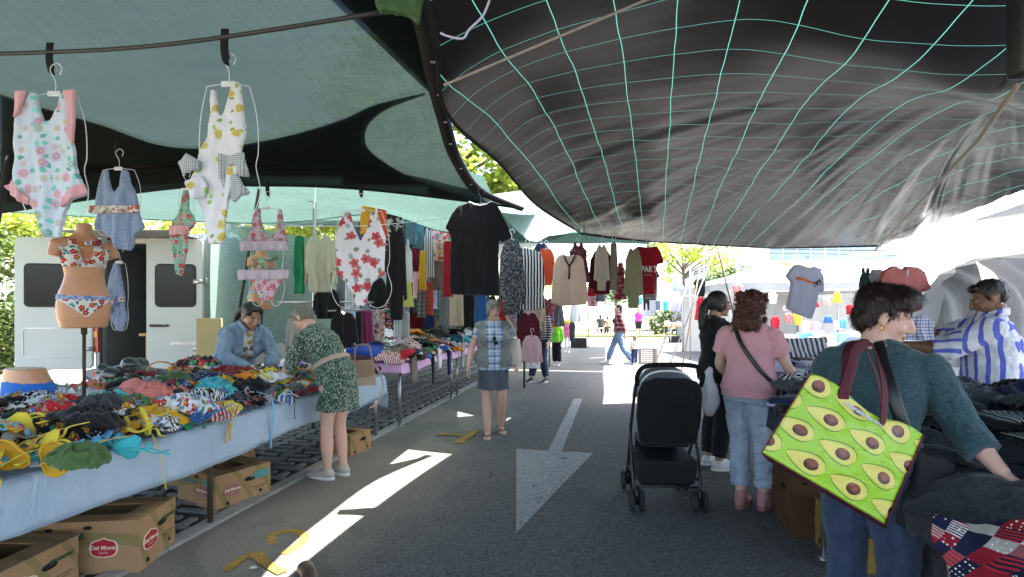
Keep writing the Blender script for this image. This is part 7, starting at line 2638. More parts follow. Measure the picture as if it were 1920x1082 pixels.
far_person('woman in a magenta t-shirt and black shorts seen from behind', 1197, 632, 1.66, R(5), dict(anR=(.09, .08, .085), anL=(-.09, -.1, .085)), (.62, .05, .28), (.015, .015, .018), hairmat('fair_hair', (.25, .12, .05), (.45, .26, .12)), sl=.3, t1=.5, wide=1.3)
far_person('woman in a pale top and shorts standing beside the far stall', 1119, 626, 1.68, R(190), {}, (.55, .50, .55), (.5, .45, .42), H_DARK, sl=.3, t1=.3)
SITP = dict(pelvis=(0, 0, .55), waist=(0, .03, .70), chest=(0, .10, .88), neck=(0, .18, 1.05), head=(0, .24, 1.17), shR=(.17, .14, .98), shL=(-.17, .14, .98), elR=(.22, .28, .78), elL=(-.22, .28, .78), wrR=(.12, .42, .66), wrL=(-.12, .42, .66),
            hipR=(.09, .03, .52), hipL=(-.09, .03, .52), knR=(.10, .44, .50), knL=(-.10, .44, .50), anR=(.10, .42, .085), anL=(-.10, .42, .085))
far_person('woman in a dark top sitting with her back to the aisle at the far stall', 1127, 628, 1.64, R(0), SITP, (.02, .02, .025), (.05, .05, .06), H_BLACK, sl=.3)
far_person('man in black sitting on a chair beside the far clothes table', 1243, 628, 1.70, R(70), SITP, (.015, .015, .018), (.02, .02, .022), H_BLACK, sk=SK_BROWN, sl=.3, male=True, shoe=(.4, .4, .4))
far_person('woman in brown sitting near the far children\'s clothes', 1141, 628, 1.5, R(10), SITP, (.30, .17, .10), (.03, .03, .03), H_BLACK)
far_person('person in dark navy standing behind the red draped table', 1302, 640, 1.66, R(200), {}, (.04, .05, .09), (.03, .03, .05), H_BLACK)
for k, (px, pf, rot, lab) in enumerate(((1127, 628, 0, 'small white stool under the sitting woman in the dark top'), (1248, 628, 1.2, 'black chair under the seated man in black'), (1142, 628, .1, 'low stool under the sitting woman in brown'))):
    st = thing('stool', lab, 'stool', G(px, pf), rot, 'far stools')
    col = WHITEPL if k == 0 else BLACKPL
    obj('seat', box(bmesh.new(), (0, 0, .43), (.34, .34, .03), bev=.008), col, st)
    for x in (-.14, .14):
        for y in (-.14, .14):
            obj('leg', sweep(bmesh.new(), [(x, y, .42), (x * 1.15, y * 1.15, 0)], .014, 8), col, st)
# someone half hidden behind the low stand: dark jeans and trainers
f = Fig('person in dark jeans and black trainers standing behind the pink sweater', G(1012, 716), R(150), 1.66, 1.05, dict(anR=(.15, .1, .085), anL=(-.12, -.05, .085)), vox=.009)
f.body()
f.top(cloth('stripe_top', (.03, .03, .035), ('stripe', (.5, .5, .5), .05, .4, 'Z', .01)), .7, 5.8, .022, .95, 'striped_top', vox=.012)
f.pants(DEN_D)
f.shoes(BLACKPL, WHT)
f.hair(H_BLACK, CAP, vox=.012, strands=0)
# ---------------------------------------------------------------- avocado shopping bag
m = Mat('avocado_print', .38, .4)
uvc = m.n('TexCoord')
sp = m.n('SeparateXYZ', {0: uvc.outputs['UV']})
U, Vv = sp.outputs[0], sp.outputs[1]
rowf = m.math('ADD', m.math('DIVIDE', Vv, .253), .12)
row = m.math('FLOOR', rowf)
xx = m.math('ADD', m.math('MULTIPLY', U, 2.85), m.math('MULTIPLY_ADD', row, .445, .33))
fx = m.math('MULTIPLY', m.math('SUBTRACT', m.math('FRACT', xx), .5), .140)
fy = m.math('MULTIPLY', m.math('SUBTRACT', m.math('FRACT', rowf), .5), .083)
n_ = m.math('DIVIDE', fx, .061)
core = m.math('SQRT', m.math('MAXIMUM', m.math('SUBTRACT', 1., m.math('MULTIPLY', n_, n_)), 0.))
wd = m.math('MULTIPLY', m.math('MULTIPLY', core, m.math('MULTIPLY_ADD', n_, .44, 1.)), .0345)
ay = m.math('ABSOLUTE', fy)
rim = m.math('LESS_THAN', ay, wd)
ins = m.math('LESS_THAN', ay, m.math('SUBTRACT', m.math('MULTIPLY', wd, .95), .0024))
grad = m.math('DIVIDE', ay, m.math('MAXIMUM', wd, .001))
flesh = m.ramp(grad, [(0., (.62, .50, .12)), (.6, (.58, .52, .10)), (1., (.36, .46, .04))])
px_ = m.math('MULTIPLY', m.math('SUBTRACT', fx, .019), .88)
pr_ = m.math('SQRT', m.math('ADD', m.math('MULTIPLY', px_, px_), m.math('MULTIPLY', fy, fy)))
pit = m.math('LESS_THAN', pr_, .0195)
pitc = m.mix(m.n('MapRange', {0: m.math('ADD', pr_, m.math('MULTIPLY', fy, .8)), 1: -.008, 2: .022, 3: 0., 4: 1.}).outputs[0], m.mix(m.noise(m.coord(src='UV'), 60., 4), (.24, .065, .03), (.36, .13, .08)), (.055, .012, .008))
lime = m.mix(m.noise(m.coord(), 7., 3), (.25, .44, .018), (.31, .52, .025))
c = m.mix(rim, lime, (.10, .16, .02))
c = m.mix(ins, c, flesh)
c = m.mix(pit, c, pitc)
m.color(c)
m.bump(m.noise(m.coord(), 12., 4, .6, 1.), .5, .02)
AVO = m.m
TL, TR, BL, BR = P(1520, 700, 1.78), P(1730, 818, 1.74), P(1428, 848, 1.74), P(1658, 982, 1.68)
bagt = thing('shopping_bag', 'bright green shopping bag printed with avocado halves hanging behind the teal sweater', 'bag', TL.lerp(BR, .5))
O_ = bagt.location.copy()
nrm = (TR - TL).cross(BL - TL).normalized()
if nrm.y > 0:
    nrm = -nrm


def bagp(u, v, off=0.):
    p = TL * (1 - u) * (1 - v) + TR * u * (1 - v) + BL * (1 - u) * v + BR * u * v
    e = math.sin(u * math.pi) * math.sin(min(1, v * 1.05) * math.pi * .95)
    dent = .016 * noise.noise(V((u * 3.2, v * 3.2, 3))) * e + .007 * (.5 - abs(noise.noise(V((u * 5 + v * 3, v * 4 - u * 2, 1))))) * e + .004 * noise.noise(V((u * 9, v * 7, 1))) * e
    topw = (.012 * math.sin(u * 9) - .03 * max(0, .3 - abs(u - .62)) ) * max(0, 1 - v * 6)
    vd = (O_ - CAMP).normalized()
    q = p + nrm * (.022 * e + dent) + V((0, 0, topw)) - O_
    return q + (nrm * off if off > 0 else vd * -off + ((BL - TL).normalized() + (TR - TL).normalized()) * (-off * .16))


bm = bmesh.new()
uvl = bm.loops.layers.uv.new('uv')
N_ = 44
g = {(i, j): bm.verts.new(bagp(i / N_, j / N_)) for i in range(N_ + 1) for j in range(N_ + 1)}
for i in range(N_):
    for j in range(N_):
        f = bm.faces.new((g[i, j], g[i, j + 1], g[i + 1, j + 1], g[i + 1, j]))
        for l, (a, b) in zip(f.loops, ((i, j), (i, j + 1), (i + 1, j + 1), (i + 1, j))):
            l[uvl].uv = (a / N_, b / N_)
bmesh.ops.recalc_face_normals(bm, faces=bm.faces)
bmesh.ops.solidify(bm, geom=bm.faces[:], thickness=.002)
obj('front_panel', bm, AVO, bagt)
MAR = plain('maroon_webbing', (.085, .014, .022), .7, .2, .2, 60., bump=.3, bscale=300.)
bm = bmesh.new()
for (u0, v0, u1, v1) in ((0, 1, 1, 1), (1, 0, 1, 1), (0, 0, 0, 1)):
    q = []
    for k in range(17):
        f = k / 16
        u, v_ = u0 + (u1 - u0) * f, v0 + (v1 - v0) * f
        a, b = bagp(u, v_, .004), bagp(u, v_, -.12 if (v0 == v1) else -.10 - .02 * f)
        out_ = (BL - TL).normalized() * .004 if v0 == v1 else ((TR - TL).normalized() * .004 * (1 if u0 else -1))
        q.append([a + out_, b + out_, b + out_ * .2, a + out_ * .2])
    loft(bm, q)
bmesh.ops.recalc_face_normals(bm, faces=bm.faces)
gus = obj('gusset', bm, MAR, bagt, False)
bm = bmesh.new()
q = [[bagp(i / 12, j / 12, -.12) for j in range(13)] for i in range(13)]
loft(bm, q, cap=False, closed=False)
obj('back_panel', bm, MAR, bagt)
# lettering set along the bag's own axes
ex = (TR - TL).normalized()
ez = -(BL - TL).normalized()
ez = (ez - ex * ez.dot(ex)).normalized()
ny = ex.cross(ez)
for s_, sz, u, v_, off in (('continente', .029, .50, .10, .006),):
    me = text_mesh(s_, sz, .0006, .0016)
    for vv in me.vertices:
        a, b = vv.co.x, vv.co.y
        vv.co = bagp(u + a / (TR - TL).length, v_ - b / (BL - TL).length, .003 + abs(vv.co.z))
    obj('lettering', me, WHITEPL, bagt, False)
me = text_mesh('reutilizar', .016, .0006, .0005)
for vv in me.vertices:
    a, b = vv.co.x, vv.co.y
    vv.co = bagp(.42 + a / (TR - TL).length, 1., -.03 + b) + (BL - TL).normalized() * .0065
obj('lettering', me, WHITEPL, bagt, False)
# maroon handles over her shoulder
for dx, dy in ((0, 0), (.0, .05)):
    pa, pb = bagp(.30, .01, .003 - dy * 2), bagp(.66, .02, .003 - dy * 2)
    tp = P(1608, 652, 1.92) - O_ + V((dx, dy, -.2 * dy))
    tp2 = P(1636, 646, 1.97) - O_ + V((dx, dy, -.2 * dy))
    bm = bmesh.new()
    sweep(bm, spline([pa + V((0, 0, -.04)), pa, pa.lerp(tp, .5) + V((-.008, -.01, 0)), tp, tp2, tp2.lerp(pb, .5) + V((.0, -.03, 0)), pb, pb + V((0, 0, -.04))], 5), [(.0015, .019)] * 36, 8, ref=(1, 0, .3))
    obj('handle', bm, MAR, bagt)
bb = thing('shoulder_bag', 'black shoulder bag behind the avocado bag with a wide black strap', 'bag', (0, 0, 0))
bm = bmesh.new()
sweep(bm, spline([P(1652, 640, 2.05), P(1648, 650, 1.96), P(1668, 720, 1.84), P(1694, 800, 1.80), P(1712, 850, 1.82)], 6), [(.004, .021)] * 25, 8, ref=(1, 0, .2))
obj('strap', bm, plain('black_leather', (.012, .012, .012), .4, .5), bb)
bm = bmesh.new()
prism(bm, [(-.07, .02), (.07, -.01), (.10, -.26), (-.06, -.28)], -.06, .06, Matrix.Translation(P(1735, 850, 1.95)) @ Matrix.Rotation(.12, 4, 'Y'))
obj('bag_body', wrinkle(fuse(bm, .01, 4, 'bag'), .016, 14), plain('black_nylon', (.012, .012, .013), .75, .3, bump=.3), bb)

# ---------------------------------------------------------------- pushchair
st = thing('pushchair', 'black folding pushchair parked in the aisle seen from behind', 'pushchair', (1.135, 3.92, 0), -.06)
FR = plain('black_anodised_tube', (.018, .018, .019), .35, .5)
FOAM = plain('black_foam', (.012, .012, .012), .9, .1, bump=.3)
FAB = cloth('black_polyester', (.010, .010, .011))
WF = cloth('pale_hood_lining', (.50, .51, .52))
hw = .225
bm = bmesh.new()
for q in (-1, 1):
    sweep(bm, spline([(q * hw, -.10, 1.00), (q * (hw + .01), .02, .78), (q * (hw + .015), .14, .52), (q * (hw - .005), .42, .14)], 5), .0115, 8)
    sweep(bm, spline([(q * (hw + .012), .16, .60), (q * (hw + .02), .04, .34), (q * (hw + .015), -.04, .14)], 5), .0115, 8)
    sweep(bm, [(q * hw, .0, .22), (q * hw, .40, .22)], .009, 8)
sweep(bm, [(-hw, -.02, .17), (hw, -.02, .17)], .009, 8)
sweep(bm, [(-hw, .30, .33), (hw, .30, .33)], .009, 8)
obj('frame', bm, FR, st)
bm = bmesh.new()
sweep(bm, spline([(-hw, -.08, .92), (-hw - .004, -.115, 1.00), (-hw + .05, -.15, 1.065), (0, -.16, 1.078), (hw - .05, -.15, 1.065), (hw + .004, -.115, 1.00), (hw, -.08, .92)], 6), .017, 10)
obj('handlebar', bm, FOAM, st)
# seat back and hood
bm = bmesh.new()
prism(bm, [(-.205, .50), (.205, .50), (.23, .70), (.228, .88), (.195, .965), (.11, 1.0), (-.11, 1.0), (-.195, .965), (-.228, .88), (-.23, .70)], -.02, .025, Matrix.Translation((0, .05, 0)) @ Matrix.Rotation(.18, 4, 'X'))
sb = fuse(bm, .01, 4, 'seat_back')
for vv in sb.vertices:
    vv.co.y -= .05 * (1 - (vv.co.x / .21) ** 2) * max(0, 1 - abs(vv.co.z - .76) / .28)
obj('seat_back', wrinkle(sb, .004, 8), FAB, st)
bm = bmesh.new()
rings = []
for k in range(9):
    a = -.05 + k / 8 * 1.75
    rings.append([V((.225 * math.cos(t), .10 + (.02 + .30 * math.sin(t)) * math.sin(a) * .9 , .80 + (.02 + .235 * math.sin(t)) * math.cos(a))) for t in [q_ * math.pi / 16 for q_ in range(17)]])
loft(bm, rings, cap=False, closed=False)
bmesh.ops.recalc_face_normals(bm, faces=bm.faces)
bmesh.ops.solidify(bm, geom=bm.faces[:], thickness=.004)
obj('hood', bm, WF, st)
bm = bmesh.new()
sweep(bm, spline([(-.20, .05, .78), (-.19, -.01, .92), (-.12, -.03, 1.0), (0, -.035, 1.02), (.12, -.03, 1.0), (.19, -.01, .92), (.20, .05, .78)], 5), .008, 8)
obj('hood_trim', bm, WHITEPL, st)
bm = bmesh.new()
box(bm, (0, .20, .47), (.36, .34, .05), bev=.02)
box(bm, (0, .37, .40), (.34, .05, .16), bev=.02)
obj('seat', wrinkle(fuse(bm, .012, 2, 'seat'), .004, 9), FAB, st)
bm = bmesh.new()
rings = []
for (z, gx, y0, y1) in ((.17, .17, .02, .36), (.20, .20, -.02, .40), (.33, .21, -.05, .42), (.37, .205, -.05, .42)):
    rings.append([V((gx * a, y0 if b < 0 else y1, z)) for a, b in ((-1, -1), (0, -1.), (1, -1), (1, 1), (0, 1), (-1, 1))])
loft(bm, rings)
bmesh.ops.recalc_face_normals(bm, faces=bm.faces)
obj('basket', bm, plain('black_mesh_fabric', (.012, .012, .013), .8), st, False)
obj('harness_buckle', box(bmesh.new(), (0, -.075, .60), (.06, .02, .045), bev=.006), plain('grey_plastic', (.12, .12, .13), .4), st)
bm = bmesh.new()
sweep(bm, [(-.20, -.03, .62), (0, -.068, .605), (.20, -.03, .62)], [(.003, .012)] * 3, 8)
obj('strap', bm, FAB, st)
for q in (-1, 1):
    for (y, xo) in ((-.05, .0), (.43, .01)):
        for e in (-1, 1):
            x = q * (hw + .0 - xo) + e * .034
            bm = bmesh.new()
            sweep(bm, [(x + .075 * 0, y + .062 * math.cos(a), .078 + .062 * math.sin(a)) for a in [k * math.pi / 10 for k in range(21)]], [.0155] * 21, 8)
            whl = obj('wheel', bm, RUB, st)
            bm = bmesh.new()
            bmesh.ops.create_cone(bm, segments=18, radius1=.052, radius2=.052, depth=.014, cap_ends=True, matrix=Matrix.Translation((x, y, .078)) @ Matrix.Rotation(math.pi / 2, 4, 'Y'))
            obj('rim', bm, plain('dark_grey_plastic', (.05, .05, .052), .5), whl, False)
        bm = bmesh.new()
        sweep(bm, [(q * (hw - xo), y, .05), (q * (hw - xo), y, .17)], .020, 10)
        sweep(bm, [(q * (hw - xo) - .04, y, .078), (q * (hw - xo) + .04, y, .078)], .008, 8)
        obj('wheel_fork', bm, FR, st)

# ---------------------------------------------------------------- right hand clothes table
RV0, RV1 = 1.13, 2.35
t, cl = table('trestle_table', 'long table of dark folded clothes on the right behind the avocado bag', .8, 6.3, RV0, RV1, .78, plain('dark_blue_sheet', (.03, .035, .05), .8), METAL, (.15, .2, .3, .2), [(5.9, RV0 + .1), (5.9, RV1 - .1), (3.4, RV0 + .1), (3.4, RV1 - .1)], 11)
setp(cl, 'dark cloth covering the right hand clothes table', 'tablecloth')
fl = lambda u, v, z: A(u, -v, z)
nm2 = nm
heap(fl, ['crumpled garment', 'folded garment', 'folded garment'], ['black', 'charcoal', 'slate grey', 'black', 'charcoal', 'navy'], [None, 'flecked', 'flecked', None] , lambda u, v: .80 + .10 * min(1, max(0, (-v - RV0)) * 5 + .2) + .03 * noise.noise(V((u * 2, v * 2, 2))), 40, .25, 'dark clothes on the right table', 'the right table', 'clothing', nm2, (2.05, 3.7), (-2.25, -1.18), 21, avoid=lambda u, v: u < 2.4 and v > -1.65)
heap(fl, ['folded garment', 'folded garment', 'crumpled garment'], ['lilac', 'navy', 'charcoal', 'lilac', 'pale grey', 'slate grey', 'black', 'black'], [None, None, 'striped'], lambda u, v: .80 + .08 * min(1, max(0, (-v - RV0)) * 4 + .2) + .04 * noise.noise(V((u * 2, v * 2, 7))), 44, .21, 'folded clothes on the far part of the right table', 'the far part of the right table', 'clothing', nm2, (3.8, 6.1), (-2.25, -1.18), 22)
# stacks of folded lilac and grey shirts
sn = 0
for (u, v_, n, colr, cn) in ((4.55, 1.32, 7, 'lilac', 'lilac'), (4.75, 1.68, 8, 'lilac', 'lilac'), (4.35, 1.75, 6, 'pale grey', 'grey'), (2.75, 1.9, 6, 'charcoal', 'charcoal'), (3.1, 2.1, 7, 'slate grey', 'slate'), (2.45, 1.75, 5, 'black', 'black')):
    z = .84
    for k in range(n):
        me = heap_cloth('folded garment', .17, 900 + sn)
        for vv in me.vertices:
            vv.co.z *= .75
        pat_ = PATTERNS['striped'] if sn % 4 == 2 else None
        o = obj('folded_shirt', me, cloth('heap_' + colr + ('striped' if pat_ else ''), sc3(PALETTE[colr], .85 + .1 * (k % 3)), pat_, ax='XY'), None, True, A(u, v_, z) + V((rng.uniform(-.012, .012), rng.uniform(-.012, .012), 0)), (0, 0, AROT + rng.uniform(-.12, .12)))
        nth = 'bottom' if k == 0 else 'topmost' if k == n - 1 else ['', 'second', 'third', 'fourth', 'fifth', 'sixth', 'seventh'][k] + ' from below'
        where = {0: 'the lilac stack by the pink t-shirt woman', 1: 'the taller lilac stack', 2: 'the pale grey stack behind the lilac one', 3: 'the charcoal stack near the striped shirt man', 4: 'the slate grey stack before the striped shirt man', 5: 'the black stack near the teal sleeve'}[[4.55, 4.75, 4.35, 2.75, 3.1, 2.45].index(u)]
        setp(o, f'folded {cn} shirt, {nth} in {where}', 'clothing', 'stacks of folded shirts')
        z += .026
        sn += 1
# plastic wrapped dark jackets
FILM = Mat('clear_plastic_film', .12, .6, (.05, .052, .056))
v = FILM.coord()
FILM.color(FILM.mix(FILM.noise(v, 14., 5), (.012, .012, .014), (.055, .057, .062)))
FILM.bump(FILM.noise(v, 22., 6, .7), .9, .03)
FILM.b.inputs['Coat Weight'].default_value = .7
FILM.b.inputs['Coat Roughness'].default_value = .08
for k, (u, v_, z, r_, lab) in enumerate(((2.05, 1.62, .86, .22, 'dark jacket in clear plastic under the reaching hand'), (2.45, 2.0, 1.0, .24, 'grey jacket in shiny plastic in front of the striped shirt man'), (2.15, 1.75, .98, .24, 'charcoal jacket in plastic at the right edge of the table'), (1.85, 1.75, .95, .2, 'black garment in crackly plastic at the lower right'), (2.85, 1.45, .90, .22, 'black folded coat in plastic beside the teal sleeve'))):
    me = heap_cloth('crumpled garment', r_, 300 + k)
    setp(obj('wrapped_jacket', me, FILM.m, None, True, A(u, v_, z), (.1, -.1, k * 1.3)), lab, 'clothing', 'plastic wrapped jackets')


def drape(label, pts, m, seed, name='draped_garment', amp=.02, nu=40, nv=40, cat='clothing', group=None, freq=9):
    net = [[P(*q) for q in r] for r in pts]
    o_ = net[0][0].copy()
    net = [[q - o_ for q in r] for r in net]
    bm = net_surface(net, nu, nv)
    bm.normal_update()
    for vv in bm.verts:
        c = vv.co
        vv.co = c + vv.normal * amp * (noise.noise(V((c.x * freq + seed, c.y * freq, c.z * freq * .5))) + .5 * noise.noise(c * freq * 2.2 + V((seed, 0, 0))))
    bmesh.ops.recalc_face_normals(bm, faces=bm.faces)
    bmesh.ops.solidify(bm, geom=bm.faces[:], thickness=.006)
    return setp(obj(name, bm, m, None, True, o_), label, cat, group)


CHA = cloth('charcoal_wool', (.016, .017, .019), ('melange', (.045, .047, .052), 60.))
drape('black garments hanging down the front of the right table under the avocado bag', [[(1660, 800, 2.25), (1740, 800, 2.2), (1830, 830, 2.1)], [(1672, 900, 2.12), (1740, 900, 2.02), (1800, 930, 1.95)], [(1668, 1000, 2.1), (1740, 1020, 2.0), (1775, 1040, 1.92)], [(1660, 1150, 2.1), (1730, 1160, 2.0), (1780, 1160, 1.92)]], CHA, 1, amp=.035)
drape('dark grey jacket spread on the table beneath the woman\'s sleeve', [[(1700, 810, 2.5), (1800, 820, 2.4), (1960, 840, 2.3)], [(1700, 880, 2.15), (1790, 880, 2.05), (1960, 905, 1.95)], [(1710, 945, 1.95), (1800, 945, 1.85), (1960, 945, 1.75)]], cloth('slate_wool', (.04, .045, .055), ('melange', (.09, .095, .11), 60.)), 5, amp=.03)
drape('black coat lying over the front edge above the patchwork garment', [[(1700, 900, 1.95), (1800, 890, 1.85), (1960, 900, 1.7)], [(1690, 960, 1.88), (1790, 955, 1.75), (1960, 960, 1.58)], [(1700, 1005, 1.86), (1790, 1000, 1.72), (1960, 985, 1.55)]], CHA, 9, amp=.03)
# patchwork of stars and stripes in red, white and navy
m = Mat('patchwork_print', .85, .15)
vec = m.coord(rot=(.7, .75, .3), scale=(1, 1, 1))
s3 = m.n('SeparateXYZ', {0: vec})
a_, b_ = m.math('DIVIDE', s3.outputs[0], .034), m.math('DIVIDE', s3.outputs[2], .034)
wn = m.n('TexWhiteNoise', noise_dimensions='2D')
cv = m.n('CombineXYZ', {0: m.math('FLOOR', a_), 1: m.math('FLOOR', b_)})
m.set(wn.inputs['Vector'], cv.outputs[0])
r1 = wn.outputs['Value']
base = m.ramp(r1, [(0., (.20, .010, .02)), (.36, (.010, .012, .034)), (.64, (.32, .30, .28)), (.80, (.24, .07, .08))], 'CONSTANT')
st1 = m.math('LESS_THAN', m.math('FRACT', m.math('MULTIPLY', m.math('FRACT', a_), 4.)), .5)
strip_on = m.math('MULTIPLY', st1, m.math('GREATER_THAN', m.math('FRACT', m.math('MULTIPLY', r1, 7.3)), .6))
base = m.mix(strip_on, base, m.ramp(m.math('FRACT', m.math('MULTIPLY', r1, 3.1)), [(0., (.55, .5, .48)), (.5, (.34, .02, .03))], 'CONSTANT'))
vo = m.n('TexVoronoi', {'Vector': vec, 'Scale': 90., 'Randomness': .15})
dd = m.math('MULTIPLY', m.math('LESS_THAN', vo.outputs['Distance'], .28), m.math('LESS_THAN', m.math('FRACT', m.math('MULTIPLY', r1, 5.7)), .45))
base = m.mix(dd, base, (.6, .58, .55))
m.color(base)
m.bump(m.noise(m.coord(), 30., 4), .2, .01)
drape('red white and navy patchwork garment of stars and stripes at the lower right corner', [[(1752, 966, 1.64), (1830, 985, 1.56), (1960, 968, 1.40)], [(1748, 1010, 1.60), (1830, 1030, 1.52), (1960, 1040, 1.36)], [(1780, 1060, 1.59), (1850, 1075, 1.51), (1960, 1090, 1.35)], [(1800, 1150, 1.60), (1860, 1160, 1.52), (1960, 1160, 1.36)]], m.m, 13, amp=.016)
drape('grey knitted jumper at the back of the table by the striped shirt man', [[(1700, 752, 2.95), (1760, 742, 2.9), (1830, 770, 2.85)], [(1705, 780, 2.7), (1780, 775, 2.6), (1880, 790, 2.5)], [(1730, 800, 2.5), (1800, 805, 2.4), (1930, 812, 2.3)]], cloth('grey_knit2', (.14, .145, .155), ('melange', (.24, .245, .26), 90.)), 17, amp=.03)
drape('striped white and navy cloth hanging behind the pointing hand', [[(1456, 634, 5.6), (1500, 634, 5.6), (1550, 632, 5.6)], [(1456, 652, 5.55), (1500, 654, 5.55), (1550, 652, 5.55)], [(1458, 668, 5.5), (1502, 670, 5.5), (1552, 668, 5.5)]], cloth('navy_stripe_towel', (.60, .58, .54), ('stripe', (.04, .05, .10), .05, .45, 'X', .01)), 19, amp=.015)

# garments hanging over the right stall
LILT = cloth('lilac_white_jersey', (.64, .64, .78), trans=.4)
o = trace('tshirt', 'pale lilac t-shirt with an orange chest stripe hanging over the right stall', [(1494, 496), (1504, 500), (1514, 503), (1524, 501), (1534, 505), (1541, 520), (1540, 548), (1530, 548), (1526, 570), (1519, 598), (1498, 590), (1474, 578), (1480, 555), (1484, 530), (1474, 517), (1484, 503)], 1514, 498, 6.4, LILT, .10, .018, 14, .011, hm=METAL)
bm = bmesh.new()
sweep(bm, [V(((x - 1514) / F * 6.4, -.085, (498 - y) / F * 6.4)) for x, y in ((1486, 522), (1500, 524), (1512, 530), (1520, 532))], [(.003, .016)] * 4, 8, ref=(0, 0, 1))
obj('chest_stripe', bm, plain('orange_print', (.62, .16, .05), .7), o)
bm = bmesh.new()
for (x, y, r_) in ((1521, 534, .022), (1528, 531, .022)):
    c = V(((x - 1514) / F * 6.4, -.09, (498 - y) / F * 6.4))
    sweep(bm, [c + V((r_ * math.cos(a), 0, r_ * math.sin(a))) for a in [k * .5236 for k in range(13)]], .005, 6)
sweep(bm, [V(((x - 1514) / F * 6.4, -.09, (498 - y) / F * 6.4)) for x, y in ((1521, 534), (1524, 529), (1529, 525), (1528, 531))], .007, 6)
obj('motorbike_print', bm, BLACKPL, o)
o = trace('blouse', 'salmon pink short sleeved top hanging above the dark haired woman', [(1674, 499), (1684, 506), (1691, 508), (1700, 500), (1716, 502), (1730, 510), (1743, 541), (1729, 548), (1721, 534), (1724, 580), (1700, 588), (1664, 585), (1662, 534), (1656, 542), (1645, 536), (1656, 508)], 1688, 499, 5.6, cloth('salmon_linen', (.62, .22, .20), trans=.4), .07, .012, 15, .008, hm=plain('grey_plastic', (.12, .12, .13), .4))
obj('neck_slit', sweep(bmesh.new(), [V(((x - 1688) / F * 5.6, -.085, (499 - y) / F * 5.6)) for x, y in ((1691, 507), (1690, 520))], [(.010, .004)] * 2, 8, ref=(0, 1, 0)), plain('pale_placket', (.5, .42, .45), .8), o)
gar('shirt', 'dark green narrow top hanging left of the salmon top', 'tank', 1612, 1634, 502, 560, 5.9, (.03, .09, .075), None, group='tops over the right stall')
gar('shirt', 'grey blue top hanging between the dark green and salmon tops', 'tee', 1628, 1660, 504, 560, 5.8, (.36, .38, .46), None, group='tops over the right stall')
# white awning right, and an added one out of view for shade
WHS = mesh_cloth('white_awning', (.62, .61, .59), .12, .0, dark=.92)
CW = thing('awning_sheet', 'white awning sheet stretched beyond the black tarp at the right', 'canopy')
net = [[P(1540, 487, 10), P(1690, 476, 8.8), P(2150, 400, 7.4)], [P(1560, 484, 9.0), P(1740, 455, 7.8), P(2250, 330, 6.0)], [P(1650, 468, 8.0), P(1800, 420, 6.6), P(2400, 220, 4.4)]]
obj('cloth', net_surface(net, 20, 30, lambda p, a, b: .02 * noise.noise(p * 1.5)), WHS, CW)
net = [[V((5.0, 4.2, 2.9)), V((7, 4, 3.0)), V((9.5, 4, 3.0))], [V((5.3, 5.4, 3.1)), V((7, 5.4, 3.2)), V((9.5, 5.4, 3.2))], [V((5.7, 6.6, 3.25)), V((7.5, 6.8, 3.4)), V((9.5, 7, 3.4))]]
setp(obj('awning_sheet', net_surface(net, 12, 16), WHS), 'added white awning out of view that shades the draped van at the right edge', 'canopy')  # unseen sheet, added to keep the sun off the draped tarp
pole('guy_rope', 'thin guy rope slanting to the grey draped tarp', [P(1730, 520, 6.5), P(1800, 497, 6.3), P(1950, 440, 6.0)], .004, DARKPOLE, 'rope', 3)
# ---------------------------------------------------------------- the sunlit stalls beyond
WC2 = mesh_cloth('white_tent_cloth', (.46, .455, .44), .25, .0, dark=.93)
for k, (px, d, wd, zt, lab) in enumerate(((1440, 17.5, 4.4, 3.1, 'white market tent behind the children clothes left of the lilac t-shirt'), (1600, 19, 5.0, 3.3, 'white market tent behind the lilac t-shirt'), (1790, 22, 6, 3.6, 'white market tent behind the grey draped tarp'), (1385, 30, 5, 3.2, 'low white market tent far behind the leaning poles'))):
    t = thing('market_tent', lab, 'tent', P(px, 585, d) * 1., .1 * k, 'white market tents')
    t.location.z = 0
    bm = bmesh.new()
    h = wd / 2
    rings = [[V((x * h, y * h, 2.05)) for x, y in ((-1, -1), (0, -1), (1, -1), (1, 0), (1, 1), (0, 1), (-1, 1), (-1, 0))], [V((x * h * 1.01, y * h * 1.01, 2.3)) for x, y in ((-1, -1), (0, -1), (1, -1), (1, 0), (1, 1), (0, 1), (-1, 1), (-1, 0))],
             [V((x * h * .45, y * h * .45, 2.3 + (zt - 2.3) * .45)) for x, y in ((-1, -1), (0, -1), (1, -1), (1, 0), (1, 1), (0, 1), (-1, 1), (-1, 0))], [V((x * .03, y * .03, zt)) for x, y in ((-1, -1), (0, -1), (1, -1), (1, 0), (1, 1), (0, 1), (-1, 1), (-1, 0))]]
    loft(bm, rings, cap=False)
    obj('roof', bm, WC2, t, False)
    bm = bmesh.new()
    loft(bm, [[V((-h * .98, h * .98, 0)), V((h * .98, h * .98, 0))], [V((-h * .98, h * .98, 2.04)), V((h * .98, h * .98, 2.04))]], cap=False, closed=False)
    obj('back_wall', bm, WC2, t, False)
    for x in (-1, 1):
        for y in (-1, 1):
            obj('pole', sweep(bmesh.new(), [(x * h * .96, y * h * .96, 0), (x * h * .96, y * h * .96, 2.3)], .025, 8), METAL, t)
